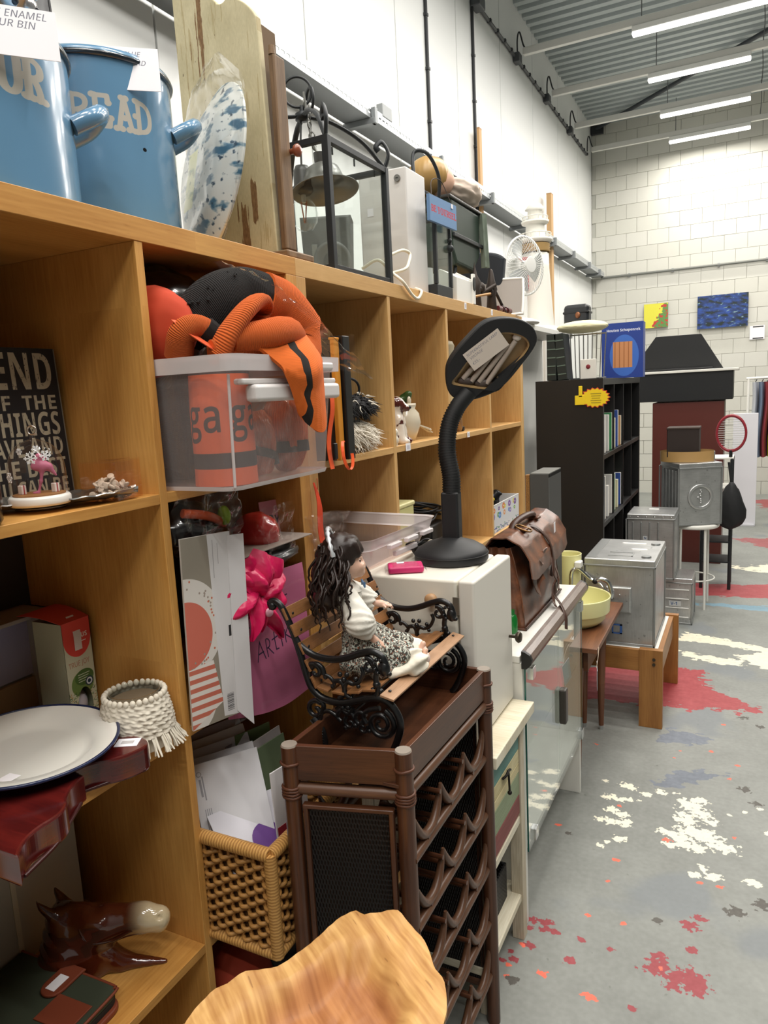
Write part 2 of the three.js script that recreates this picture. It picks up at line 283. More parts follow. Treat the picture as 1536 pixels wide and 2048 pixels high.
// ---------------------------------------------------------------- lamps and the trunking they hang from
{
  const trunkM = M(0xd6d5cf, 0.5), housing = M(0xeeeeea, 0.4), glow = M(0xffffff, 0.4, { emissive: LAMP_COLOR, emissiveIntensity: 2.6 }), hookM = M(0x77797a, 0.5, { metalness: 0.6 });
  const place4 = { '-9.05': 'closest to the block wall at the back', '-8.04': 'second from the block wall at the back', '-6.94': 'third from the block wall at the back', '-5.85': 'closest to the top right corner of the picture' };
  for (const z of LAMP_ROWS) {
    const seen = place4[z];
    const t = T('cable_trunking', seen ? 'white trunking rail under the deck, ' + seen : 'white trunking rail over the aisle, outside the picture', 'trunking', { p: [X_WALL, 4.53, z], ...(seen ? {} : { group: 'trunking rails outside the picture' }) });
    P(t, 'rail', BB(0.09, 8.4, -0.03, 0.03, -0.024, 0.024, 0.004), trunkM); P(t, 'end_cap', BB(0.085, 0.092, -0.024, 0.024, -0.02, 0.02, 0.002), trunkM);
    P(t, 'hanger', sweep([[1.1, 0.02, 0], [1.1, 0.22, 0], [1.1, 0.41, 0]], 0.004, { rad: 6 }), hookM); P(t, 'hanger', sweep([[2.02, 0.02, 0], [2.03, 0.2, 0], [2.02, 0.41, 0]], 0.004, { rad: 6 }), hookM);
    lampSpans(z).forEach(([a, b], i) => {
      const L = b - a, o = T('strip_light', seen && !i ? 'glowing strip light under the deck, ' + seen : 'glowing white strip light over the aisle, outside the picture', 'strip light', { p: [(a + b) / 2, LAMP_Y, z], ...(seen && !i ? {} : { group: 'strip lights outside the picture' }) });
      P(o, 'housing', BB(-L / 2, L / 2, 0.012, 0.06, -0.034, 0.034, 0.006), housing);
      P(o, 'diffuser', B(L, 0.026, LAMP_W, 0, 0, 0, 0.01), glow);
      const l = new THREE.RectAreaLight(LAMP_COLOR, LAMP_RADIANCE, L, LAMP_W); l.position.set(0, -0.02, 0); l.rotation.x = -Math.PI / 2; o.add(l);
    });
  }
}
{
  const dark = M(0x2b2d30, 0.5), grey = M(0x4a4d50, 0.5);
  const w = T('lighting_cable', 'dark cable with boxes running along the top of the left wall below the roof', 'cable', { p: [X_WALL + 0.002, 4.5, -4.73] });
  P(w, 'conduit', rod([0.016, 0.0, 0], [0.016, 0, -4.38], 0.014, 8), grey);
  for (const z of [-5.85, -6.94, -8.04]) { P(w, 'junction_box', BB(0, 0.06, -0.05, 0.03, z + 4.73 - 0.05, z + 4.73 + 0.05, 0.008), grey); }
  for (const z of [-5.85, -6.94, -8.04, -9.05]) P(w, 'cable_loop', sweep([[0.03, 0.02, z + 4.73], [0.04, 0.14, z + 4.76], [0.055, 0.2, z + 4.74], [0.08, 0.1, z + 4.71], [0.11, 0.05, z + 4.73]], 0.007, { rad: 6 }), dark);
  P(w, 'junction_box', BB(0, 0.08, -0.06, 0.16, -0.07, 0.07, 0.01), grey);
  for (let i = 0; i < 22; i++) P(w, 'clip', B(0.034, 0.03, 0.03, 0.02, 0, -0.15 - i * 0.2, 0.004), dark);
  for (const [z, y0, lab] of [[-3.74, 3.1, 'left'], [-4.68, 2.2, 'right']]) {
    const c = T('wall_cable', lab === 'left' ? 'black cable clipped straight down the white wall, the left one of two' : 'black cable running down the white wall beside the wooden stick', 'cable', { p: [X_WALL, y0, z] });
    P(c, 'cable', rod([0.012, 0, 0], [0.012, lab === 'left' ? 1.85 : 2.36, 0], 0.012, 8), dark);
    for (let i = 0; i < 6; i++) P(c, 'clip', B(0.026, 0.02, 0.034, 0.012, 0.25 + i * 0.33, 0, 0.003), dark);
  }
}
{
  const zinc = M(0xb9bdbf, 0.42, { metalness: 0.55 }), zincD = M(0x8d9193, 0.5, { metalness: 0.5 });
  const t = T('cable_tray', 'long galvanised steel cable tray fixed along the left wall', 'cable tray', { p: [X_WALL, 2.99, 0] });
  P(t, 'tray_bottom', BB(0.01, 0.165, 0, 0.004, Z_BACK + 0.005, 3, 0), zincD);
  const holes = []; for (let i = 0; i < 12; i++) holes.push([[i * 0.042 + 0.008, 0.02], [i * 0.042 + 0.034, 0.02], [i * 0.042 + 0.034, 0.032], [i * 0.042 + 0.008, 0.032]]);
  const lip = EX([[0, 0], [0.504, 0], [0.504, 0.06], [0, 0.06]], 0.003, 0, { holes }).rotateY(Math.PI / 2);
  for (let k = 0; k < 25; k++) P(t, 'perforated_lip', lip, zinc, { p: [0.165, 0, 3 - 0.504 * k] });
  for (const z of [-1.35, -2.55, -3.5, -4.55, -5.6, -6.6, -7.5, -8.4, -9.1]) P(t, 'bracket', MG(BB(0, 0.19, -0.03, 0, z - 0.02, z + 0.02, 0.003), BB(0.17, 0.195, -0.03, 0.05, z - 0.016, z + 0.016, 0.003)), zincD);
  P(t, 'socket_box', BB(0.13, 0.17, 0.05, 0.12, -2.8, -2.68, 0.006), M(0x9b9fa0, 0.5));
  const pipe = T('wall_pipe', 'thin dark grey pipe running level across the block wall', 'pipe', { p: [X_WALL, 2.975, Z_BACK] });
  P(pipe, 'pipe', rod([0.13, 0, 0.03], [8.6, 0, 0.03], 0.017, 10), M(0x73756f, 0.5));
  for (let i = 0; i < 6; i++) P(pipe, 'clip', B(0.03, 0.045, 0.04, 0.5 + i * 0.55, 0, 0.02, 0.004), zincD);
  const br = T('roof_brace', 'dark diagonal steel tie rod under the roof deck', 'brace', { p: [-1.2, 4.9, -9.46] });
  P(br, 'rod', rod([0, 0, 0], [8.2, 0.0, 7.6], 0.025, 8), M(0x33383d, 0.5)); P(br, 'plate', BB(-0.06, 0.1, -0.07, 0.05, -0.03, 0.03, 0.003), M(0x2b2d30, 0.5));
}

// ---------------------------------------------------------------- the two beech cube shelving units
cubeUnits = true;
const beechL = M(0xffffff, 0.42, { map: woodTex(0xdba65c, 0xa9702f, { seed: 2, ring: 0.22, fine: 0.45, broad: 0.7, size: 0.5, streak: 14 }) });
const beechR = M(0xffffff, 0.42, { map: woodTex(0xdab074, 0xae7f45, { seed: 5, ring: 0.2, fine: 0.45, broad: 0.6, size: 0.5, streak: 14 }) });
const Y_TOP = 1.794, SD = 0.30, Y_BASE = 0.349;                             // top surface, depth
const shelfY = (k) => 1.763 - (k * 0.335 + (k - 1) * 0.0143); // upper face of inner shelf k
{
  const addedDarkBack = M(0x33261c, 0.8);  // dark tone stands in for the shade behind the open-backed cubbies
  const unit = (z0, cols, mat, label) => {                  // z0 = near end, running away from the camera
    const W = cols * 0.335 + (cols - 1) * 0.0143 + 0.062, t = T('cube_shelving_unit', label, 'shelving unit', { p: [0, 0, z0] });
    P(t, 'top_board', BB(-SD, 0, 1.763, Y_TOP, -W, 0, 0.001), mat); P(t, 'bottom_board', BB(-SD, 0, Y_BASE, Y_BASE + 0.031, -W, 0, 0.001), mat);
    P(t, 'side_panel', BB(-SD, 0, Y_BASE + 0.031, 1.763, -0.0309, 0, 0.001), mat); P(t, 'side_panel', BB(-SD, 0, Y_BASE + 0.031, 1.763, -W, -W + 0.0309, 0.001), mat);
    for (let i = 1; i < cols; i++) { const z = -0.031 - i * 0.335 - (i - 1) * 0.0143; P(t, 'divider', BB(-SD, -0.001, Y_BASE + 0.031, 1.763, z - 0.0143, z, 0.0008), mat); }
    for (let i = 0; i < cols; i++) for (let k = 1; k < 4; k++) { const z = -0.031 - i * 0.3493; P(t, 'shelf', BB(-SD, -0.0015, shelfY(k) - 0.0143, shelfY(k), z - 0.335, z, 0.0008), mat); }
    P(t, 'back_panel', BB(-SD - 0.006, -SD, Y_BASE, Y_TOP, -W, 0, 0), addedDarkBack);  // added sheet: open-backed units closed in dark colour to keep cubbies dim
    return t;
  };
  unit(0.031 * 2 + 0.335 * 2 + 0.0143, 2, beechL, 'near orange-beech cube shelving unit holding the enamel bins and the orange scarves');
  unit(-0.0002, 4, beechR, 'farther pale beech cube shelving unit behind the black lamp, half empty');
  const st = M(0xf1eff0, 0.6), ink = M(0xc9c6cf, 0.7);
  const tag = (lab, y, z, w = 0.016, h = 0.018) => { const s = T('price_sticker', lab, 'sticker', { p: [0.0004, y, z] }); P(s, 'paper', B(0.0007, h, w, 0, 0, 0, 0), st); P(s, 'print', B(0.0004, h * 0.5, w * 0.6, 0.0005, 0, 0, 0), ink); };
  tag("left white price sticker on the pale unit's top edge", 1.783, -0.868); tag("right white price sticker on the pale unit's top edge", 1.783, -1.106);
  tag('white sticker on the shelf edge below the ceramic dog', shelfY(1) - 0.006, -0.44, 0.026, 0.018); tag('white sticker on the shelf edge below the beige ceramic figure', shelfY(1) - 0.006, -0.86, 0.02, 0.016);
  tag('torn white sticker on the shelf edge below the flowered box of toys', shelfY(2) - 0.007, -1.2, 0.05, 0.012);
}

cubeUnits = false;

// ---------------------------------------------------------------- furniture along the aisle
const white = (c = 0xe9e7df, r = 0.45) => M(c, r);
const chrome = M(0xd8dadb, 0.18, { metalness: 1 }), steel = M(0xa9acae, 0.35, { metalness: 0.9 }), black = M(0x121314, 0.45), blackSat = M(0x17181a, 0.62);
const rackWood = M(0xffffff, 0.34, { map: woodTex(0x5c3722, 0x2c170d, { seed: 11, ring: 0.25, size: 0.4, pore: 0.6 }) });
const rackCane = M(0xffffff, 0.36, { map: woodTex(0x6b4a35, 0x3a2418, { seed: 12, ring: 0.2, size: 0.3, pore: 0.8 }) });
{ // ---- rattan bottle rack
  const t = T('bottle_rack', 'dark brown rattan bottle rack with a raised tray top, carrying the toy bench', 'bottle rack', { p: [0, 0, 0] });
  const c = { nl: [-0.02, 0.099], nr: [0.187, 0.044], fr: [0.198, -0.367], fl: [-0.01, -0.362] };
  const cap = M(0x8d8378, 0.6), binding = M(0x55301d, 0.5), H = 0.918;
  for (const k of Object.keys(c)) {
    P(t, 'post', uvm(sweep([[c[k][0], 0, c[k][1]], [c[k][0], H, c[k][1]]], 0.0165, { raw: true, rad: 14 }), 1, 1), rackWood);
    P(t, 'post_cap', CYL(0.0158, 0.0145, 0.003, c[k][0], H, c[k][1], 16), cap);
    for (const y of [0.885, 0.838, 0.832, 0.826, 0.82]) P(t, 'binding', sweep(Array.from({ length: 14 }, (_, i) => [c[k][0] + 0.0172 * Math.cos(i * 0.4488), y + rr(-0.001, 0.001), c[k][1] + 0.0172 * Math.sin(i * 0.4488)]), 0.0032, { closed: true, rad: 5, seg: 20 }), binding);
  }
  const between = (a, b, f) => { const dx = b[0] - a[0], dz = b[1] - a[1], L = Math.hypot(dx, dz), g = f(L); g.rotateY(-Math.atan2(dz, dx)); return g.translate((a[0] + b[0]) / 2, 0, (a[1] + b[1]) / 2); };
  const sides = [[c.nl, c.nr, 'z'], [c.nr, c.fr, 'x'], [c.fr, c.fl, 'z'], [c.fl, c.nl, 'x']];
  const woven = M(0x4a2b1a, 0.5, { map: tex(256, 256, (u, v) => { const a = Math.sin(u * 2 * Math.PI * 16), b = Math.sin(v * 2 * Math.PI * 26 + (Math.floor(u * 16) % 2) * Math.PI), k = clamp(0.5 + 0.32 * b + 0.14 * a + noise(u * 40, v * 60) * 0.3); return mix3([30, 16, 9], [112, 72, 46], k * k); }, { size: 0.16 }), bumpMap: tex(256, 256, (u, v) => { const b = Math.sin(v * 2 * Math.PI * 26 + (Math.floor(u * 16) % 2) * Math.PI) * Math.abs(Math.sin(u * Math.PI * 16)); const k = 128 + 120 * b; return [k, k, k]; }, { data: true, size: 0.16 }), bumpScale: 0.003 });
  sides.forEach(([a, b], i) => {
    P(t, 'tray_board', between(a, b, (L) => B(L - 0.02, 0.068, 0.012, 0, 0.886, 0, 0.002, 0)), rackWood);
    const r = rod([a[0], 0.834, a[1]], [b[0], 0.834, b[1]], 0.0115, 12); P(t, 'rail', uvm(r), rackCane);
    if (i === 0 || i === 2) {
      P(t, 'woven_panel', between(a, b, (L) => B(L - 0.044, 0.69, 0.008, 0, 0.452, 0, 0, 1)), woven);
      P(t, 'moulding', between(a, b, (L) => MG(B(L - 0.04, 0.009, 0.016, 0, 0.802, 0.004, 0.003), B(0.01, 0.7, 0.016, -L / 2 + 0.026, 0.452, 0.004, 0.003), B(0.01, 0.7, 0.016, L / 2 - 0.026, 0.452, 0.004, 0.003))), rackWood);
      P(t, 'rail', uvm(rod([a[0], 0.1, a[1]], [b[0], 0.1, b[1]], 0.011, 12)), rackCane);
    }
  });
  P(t, 'tray_floor', BB(-0.014, 0.188, 0.852, 0.859, -0.36, 0.06, 0.001), rackWood);
  const cradle = (x, y) => { // wavy cane with three cradles, tips pointing up between the bottles
    const out = [], z0 = 0.032, w = 0.13;
    for (let i = 0; i < 3; i++) { const pts = []; for (let k = 0; k <= 12; k++) { const s = k / 12, u = 2 * s - 1; pts.push([x, y + 0.014 + 0.062 * Math.pow(Math.abs(u), 2.6), z0 - i * w - s * w]); } out.push(sweep(pts, (q) => 0.0095 - 0.0058 * Math.pow(Math.abs(2 * q - 1), 5), { raw: true, rad: 8 })); }
    return out;
  };
  for (const y of [0.705, 0.563, 0.421, 0.279, 0.137]) {
    for (const [x, back] of [[0.195, 0], [-0.006, 1]]) {
      P(t, 'pole', uvm(sweep([[x, y, 0.045], [x, y + 0.002, -0.14], [x, y, -0.362]], 0.0105, { rad: 10 })), rackCane);
      for (const g of cradle(x, y)) P(t, 'cradle_cane', g, rackCane);
    }
    for (const z of [-0.02, -0.142, -0.268]) { P(t, 'cross_rod', rod([0.0, y + 0.012, z], [0.203, y + 0.012, z], 0.006, 8), rackWood); }
    for (const z of [-0.08, -0.205]) P(t, 'cross_rod', rod([0.0, y + 0.07, z], [0.203, y + 0.07, z], 0.005, 8), rackWood);
  }
}
{ // ---- small white cabinet on the console
  const m = M(0xe6e2d4, 0.42), md = M(0xdedad0, 0.42), wood = M(0xb08a63, 0.5);
  const t = T('small_cabinet', 'small white painted cabinet with rounded edges standing on the striped console', 'cabinet', { p: [0.0, 0.703, -0.556] });
  P(t, 'body', BB(-0.15, 0.122, 0, 0.407, -0.145, 0.145, 0.008), m);
  const d = P(t, 'door', BB(0.125, 0.166, 0.003, 0.407, -0.147, 0.147, 0.007), md);
  P(d, 'door_knob', MG(LT([[0, 0], [0.004, 0], [0.004, 0.016], [0.012, 0.02], [0.016, 0.027], [0.012, 0.033], [0, 0.034]], 16).rotateZ(-Math.PI / 2).translate(0.166, 0.19, -0.115)), M(0x4a4238, 0.35, { metalness: 0.8 }));
  for (const y of [0.06, 0.345]) P(t, 'hinge', BB(0.112, 0.128, y - 0.022, y + 0.022, 0.144, 0.148, 0.001), M(0x8d887c, 0.4, { metalness: 0.7 }));
  for (const x of [-0.13, 0.063]) P(t, 'knob', LT([[0, 0], [0.007, 0], [0.007, 0.006], [0.015, 0.012], [0.016, 0.02], [0.01, 0.026], [0, 0.027]], 18).rotateX(Math.PI / 2).translate(x, 0.36, 0.145), wood);
}
{ // ---- striped console
  const cream = M(0xffffff, 0.6, { map: woodTex(0xe6e0cc, 0xc9bda0, { seed: 31, ring: 0.1, fine: 0.9, broad: 1.0, size: 0.5 }) }), leg = M(0xffffff, 0.65, { map: woodTex(0xd5cbb6, 0xa99b83, { seed: 33, ring: 0.15, fine: 0.9, broad: 0.9, size: 0.5 }) });
  const worn = (c, d, s) => M(0xffffff, 0.65, { map: woodTex(c, d, { seed: s, ring: 0.12, fine: 0.7, broad: 0.9, size: 0.4, pore: 0.9 }) });
  const t = T('striped_console', 'narrow cream console with teal, cream, green and red planks across its drawer front', 'console table', { p: [0, 0, -0.53] });
  P(t, 'table_top', BB(-0.16, 0.222, 0.672, 0.702, -0.175, 0.16, 0.003), cream);
  for (const [x, z] of [[0.178, -0.14], [0.178, 0.14], [-0.13, -0.14], [-0.13, 0.14]]) P(t, 'leg', BB(x - 0.017, x + 0.017, 0, 0.672, z - 0.017, z + 0.017, 0.002), leg);
  P(t, 'carcass', BB(-0.13, 0.18, 0.38, 0.66, -0.15, 0.15, 0.001), leg);
  const dr = P(t, 'drawer', BB(0.176, 0.183, 0.385, 0.662, -0.123, 0.123, 0.001), leg);
  [[0.664, 0.584, 0x6f9c95, 0x4f7a74, 41], [0.582, 0.545, 0xd9cfa6, 0xb8a877, 42], [0.543, 0.518, 0xd4c99f, 0xb2a271, 43], [0.516, 0.452, 0x93a081, 0x73815f, 44], [0.45, 0.394, 0x8f4f4c, 0x6d3533, 45]].forEach(([a, b, c, d, s]) => P(dr, 'plank', BB(0.183, 0.1905, b, a, -0.122, 0.122, 0.0015), worn(c, d, s)));
  P(dr, 'drop_pull', MG(sweep([[0.192, 0.575, 0.03], [0.2, 0.582, 0.02], [0.2, 0.585, 0.0], [0.2, 0.58, -0.015], [0.193, 0.572, -0.02]], 0.0035, { rad: 6 }), rod([0.201, 0.582, 0.004], [0.203, 0.53, 0.004], 0.003, 6), SPH(0.006, 0.203, 0.527, 0.004)), M(0x2d2a27, 0.4, { metalness: 0.8 }));
  P(t, 'lower_rail', BB(0.176, 0.19, 0.362, 0.384, -0.15, 0.15, 0.002), cream);
  P(t, 'lower_shelf', BB(-0.15, 0.19, 0.122, 0.144, -0.172, 0.172, 0.003), cream);
  const bk = T('woven_basket', 'small black woven box on the lower shelf of the striped console', 'basket', { p: [0.09, 0.1445, -0.53] });
  const wv = M(0x1a1a1c, 0.5, { bumpMap: tex(128, 128, (u, v) => { const k = 128 + 110 * Math.sin(u * 50.27) * Math.sin(v * 50.27); return [k, k, k]; }, { data: true, size: 0.09 }), bumpScale: 0.004 });
  P(bk, 'side', BB(-0.065, 0.065, 0, 0.105, 0.094, 0.1, 0.002), wv); P(bk, 'side', BB(-0.065, 0.065, 0, 0.105, -0.1, -0.094, 0.002), wv); P(bk, 'side', BB(0.06, 0.066, 0, 0.105, -0.1, 0.1, 0.002), wv); P(bk, 'side', BB(-0.066, -0.06, 0, 0.105, -0.1, 0.1, 0.002), wv); P(bk, 'base', BB(-0.065, 0.065, 0, 0.005, -0.1, 0.1, 0.001), wv);
  const dark = M(0x0e0e0f, 0.6); for (const z of [-0.05, 0, 0.05]) { /* sheets standing in it */ P(bk, 'folded_cloth', BB(-0.05, 0.05, 0.006, 0.095, z - 0.018, z + 0.018, 0.008), dark); }
}
const paneGlass = new THREE.MeshPhysicalMaterial({ color: 0xfcfefd, roughness: 0.02, transmission: 1, thickness: 0, ior: 1.52, side: THREE.DoubleSide });
const edgeGlass = M(0x1f5a52, 0.15);
{ // ---- white display cabinet with frameless glass doors
  const m = M(0xe9e8e1, 0.4), t = T('display_cabinet', 'low white display cabinet with two frameless glass doors and a brown top rail', 'display cabinet', { p: [0, 0, -1.103] });
  P(t, 'top_board', BB(-0.12, 0.18, 0.8, 0.82, -0.38, 0.385, 0.002), m);
  for (const s of [-1, 1]) P(t, 'side_panel', BB(-0.12, 0.186, 0, 0.8, s * 0.375 - 0.008, s * 0.375 + 0.008, 0.002), m);
  P(t, 'bottom_board', BB(-0.12, 0.186, 0.232, 0.25, -0.366, 0.366, 0.002), m); P(t, 'back_panel', BB(-0.12, -0.116, 0.25, 0.8, -0.366, 0.366, 0), M(0xdfe3dc, 0.4));
  P(t, 'glass_shelf', BB(-0.114, 0.18, 0.52, 0.525, -0.364, 0.364, 0), paneGlass);
  const railM = M(0xffffff, 0.25, { map: woodTex(0x6e5c52, 0x4a3a33, { seed: 51, size: 0.5 }) });
  const rp = [[0, 0], [0.014, 0], [0.026, 0.012], [0.03, 0.026], [0.024, 0.04], [0.01, 0.048], [0, 0.05]];
  P(t, 'top_rail', uvm(EX(rp, 0.76, 0, {}), 1, 2).translate(0.186, 0.788, 0), railM);
  for (const s of [-1, 1]) P(t, 'rail_cap', EX(rp, 0.012).translate(0.186, 0.788, s * 0.386), black);
  for (const s of [1, -1]) {
    const z0 = s > 0 ? 0.003 : -0.363, z1 = s > 0 ? 0.386 : -0.003;
    const d = P(t, 'glass_door', BB(0.192, 0.1965, 0.236, 0.786, z0, z1, 0), paneGlass);
    P(d, 'glass_edge', s > 0 ? BB(0.1918, 0.1967, 0.236, 0.786, 0.386, 0.3868, 0) : BB(0.1918, 0.1967, 0.236, 0.786, -0.3638, -0.363, 0), edgeGlass);
    for (const y of [0.262, 0.755]) P(d, 'hinge_clip', BB(0.186, 0.205, y - 0.018, y + 0.018, s > 0 ? 0.31 : -0.352, s > 0 ? 0.34 : -0.322, 0.002), chrome);
    if (s < 0) P(d, 'door_handle', BB(0.192, 0.216, 0.445, 0.565, -0.045, -0.01, 0.006), M(0x3b352f, 0.3));
  }
}
const teak = M(0xffffff, 0.4, { map: woodTex(0x7d4f33, 0x4b2a19, { seed: 61, size: 0.5 }) }), pine = M(0xffffff, 0.45, { map: woodTex(0xa8753c, 0x7d4f22, { seed: 63, size: 0.6, pore: 0.2 }) });
{ // ---- brown table with tapered legs
  const t = T('side_table', 'brown veneered table with tapered legs beside the glass display cabinet', 'table', { p: [0, 0, -1.8] });
  P(t, 'table_top', BB(0.055, 0.248, 0.56, 0.58, -0.315, 0.315, 0.003), teak);
  P(t, 'apron', MG(BB(0.182, 0.2, 0.46, 0.56, -0.25, 0.24, 0.001), BB(0.065, 0.19, 0.46, 0.56, 0.2, 0.215, 0.001), BB(0.065, 0.19, 0.46, 0.56, -0.25, -0.235, 0.001)), teak);
  for (const [x, z, f] of [[0.15, 0.19, -0.015], [0.165, -0.235, 0], [0.09, 0.19, 0], [0.09, -0.235, 0]]) {
    const l = P(t, 'leg', uvm(sweep([[x, 0.02, z], [x, 0.46, z]], (q) => lerp(0.011, 0.024, q), { raw: true, rad: 12 }), 1, 1), teak);
    P(l, 'foot', CYL(0.009, 0.011, 0.022, x, 0, z, 10), chrome);
  }
  P(t, 'lock', MG(B(0.012, 0.02, 0.05, 0.206, 0.53, -0.02, 0.003), SPH(0.012, 0.214, 0.532, -0.05), SPH(0.012, 0.214, 0.536, 0.01), SPH(0.008, 0.216, 0.525, 0.03)), M(0x2d2119, 0.35, { metalness: 0.5 }));
  const g = T('hang_tag', 'white paper price tag hanging on string from the brown table', 'price tag', { p: [0.256, 0.565, -1.44] });
  P(g, 'paper', B(0.001, 0.088, 0.062, 0.0, -0.08, 0.0, 0).rotateX(0.28).rotateY(0.2), M(0xe6e4ee, 0.7)); P(g, 'string', sweep([[-0.005, 0.02, -0.06], [0.0, 0.0, -0.02], [0.0, -0.035, 0.012]], 0.0012, { rad: 5 }), M(0xb9a590, 0.8));
}
{ // ---- low bench made of boards
  const t = T('low_bench', 'low honey-coloured board bench with a white top under the front aluminium case', 'bench', { p: [0.2, 0, -2.4] });
  for (const [x0, x1, z] of [[0.115, 0.215, 0.262], [0.15, 0.235, -0.29]]) P(t, 'leg_board', BB(x0, x1, 0, 0.368, z - 0.016, z + 0.016, 0.002), pine);
  for (const [x0, x1, z] of [[-0.4, -0.3, 0.262], [-0.4, -0.3, -0.29]]) P(t, 'leg_board', BB(x0, x1, 0, 0.368, z - 0.016, z + 0.016, 0.002), pine);
  P(t, 'side_rail', BB(-0.3, 0.115, 0.262, 0.362, 0.25, 0.272, 0.002), pine); P(t, 'side_rail', BB(-0.3, 0.15, 0.262, 0.362, -0.3, -0.278, 0.002), pine);
  P(t, 'end_rail', BB(0.19, 0.212, 0.262, 0.362, -0.274, 0.246, 0.002), pine); P(t, 'end_rail', BB(-0.4, -0.38, 0.262, 0.362, -0.274, 0.246, 0.002), pine);
  P(t, 'top_panel', BB(-0.38, 0.19, 0.345, 0.36, -0.278, 0.25, 0.001), M(0xeceae4, 0.35));
  for (const y of [0.325, 0.302]) P(t, 'bolt', CYL(0.007, 0.007, 0.004, 0, 0, 0, 12).rotateX(Math.PI / 2).translate(0.178, y, 0.278), M(0x4b4036, 0.4, { metalness: 0.7 }));
}
// ---- aluminium cases
const alu = M(0xffffff, 0.36, { metalness: 0.78, map: tex(512, 512, (u, v) => { const b = fbm(u * 5, v * 5, 3, 4) * 26, s = fbm(u * 90, v * 8, 5, 2) * 14, d = fbm(u * 22, v * 22, 9, 3) > 0.36 ? -34 : 0; return [186 + b + s + d, 187 + b + s + d, 186 + b + s + d]; }, { size: 0.45 }) });
const aluD = M(0x9b9d9c, 0.42, { metalness: 0.7 });
function alCase(name, label, x0, x1, y0, y1, z0, z1, q = {}) {
  const t = T(name, label, 'metal case', { p: [(x0 + x1) / 2, y0, (z0 + z1) / 2], ry: q.ry || 0, group: 'aluminium cases stacked by the bench' }), w = (x1 - x0) / 2, d = (z1 - z0) / 2, h = y1 - y0;
  delete t.userData.group;
  P(t, 'body', BB(-w + 0.004, w - 0.004, 0.004, h - 0.03, -d + 0.004, d - 0.004, 0.006), alu);
  P(t, 'lid', BB(-w, w, h - 0.032, h, -d, d, 0.006), alu);
  P(t, 'lid_lip', MG(BB(-w - 0.003, w + 0.003, h - 0.036, h - 0.028, d - 0.004, d + 0.003, 0.002), BB(w - 0.004, w + 0.003, h - 0.036, h - 0.028, -d, d + 0.003, 0.002), BB(-w - 0.003, -w + 0.004, h - 0.036, h - 0.028, -d, d + 0.003, 0.002)), aluD);
  for (const [sx, sz] of [[-1, 1], [1, 1], [1, -1], [-1, -1]]) P(t, 'corner_profile', BB(sx * w - 0.008, sx * w + 0.002 * (sx > 0 ? 1 : 1), 0, h - 0.034, sz * d - 0.006, sz * d + 0.002, 0.002), aluD);
  P(t, 'base_rim', MG(BB(-w - 0.001, w + 0.001, 0, 0.012, d - 0.004, d + 0.002, 0.002), BB(w - 0.004, w + 0.002, 0, 0.012, -d, d, 0.002)), aluD);
  return { t, w, h, d };
}
{
  const a = alCase('metal_case', 'silver aluminium case with a recessed grip panel, standing on the low bench', 0.065, 0.375, 0.3605, 0.762, -2.62, -2.17), { t, w, h, d } = a;
  const slot = (x, z, L) => EX([[-L / 2, -0.01], [L / 2, -0.01], [L / 2 + 0.008, 0], [L / 2, 0.01], [-L / 2, 0.01], [-L / 2 - 0.008, 0]], 0.006, 0.002).rotateX(-Math.PI / 2).translate(x, h, z);
  for (const [x, z, L] of [[0.02, -0.13, 0.1], [0.06, 0.0, 0.06]]) P(t, 'grip_slot', slot(x, z, L), white(0xf1efe9));
  for (const [x, z] of [[0.12, -0.12], [0.11, 0.16]]) P(t, 'lid_stud', CYL(0.022, 0.02, 0.008, x, h, z, 18), aluD);
  P(t, 'lid_strip', BB(-w + 0.012, -w + 0.05, h, h + 0.002, -d + 0.02, d - 0.02, 0.0005), aluD);
  P(t, 'lid_frame', MG(BB(-0.06, 0.05, h, h + 0.003, 0.08, 0.086, 0), BB(-0.06, 0.05, h, h + 0.003, 0.15, 0.156, 0), BB(0.044, 0.05, h, h + 0.003, 0.08, 0.156, 0)), alu);
  const rc = P(t, 'recess_panel', EX([[-0.055, -0.06], [0.055, -0.06], [0.055, 0.06], [-0.055, 0.06]].map(([x, y]) => [x, y]), 0.018, 0.008, { bs: 3 }).translate(0.0, 0.215, d + 0.001), alu);
  P(rc, 'latch', MG(B(0.034, 0.04, 0.006, -0.035, 0.24, d + 0.012, 0.002), SPH(0.004, -0.035, 0.24, d + 0.016)), chrome); P(rc, 'rivet', MG(SPH(0.004, 0.005, 0.24, d + 0.012), SPH(0.004, 0.005, 0.185, d + 0.012)), chrome);
  P(t, 'blue_sticker', MG(BB(-0.03, 0.015, 0.052, 0.058, d, d + 0.001, 0), BB(-0.03, 0.015, 0.092, 0.098, d, d + 0.001, 0), BB(-0.03, -0.024, 0.052, 0.098, d, d + 0.001, 0), BB(0.005, 0.015, 0.052, 0.098, d, d + 0.001, 0)), M(0x3a63a8, 0.6), { label: 'blue outlined sticker' });
  P(t, 'strap_handle', sweep([[-w + 0.005, 0.33, d + 0.004], [-0.11, 0.3, d + 0.02], [-0.07, 0.29, d + 0.05], [-0.045, 0.25, d + 0.05], [-0.06, 0.2, d + 0.02], [-0.075, 0.19, d + 0.006]], 0.007, { rad: 8 }), chrome);
}
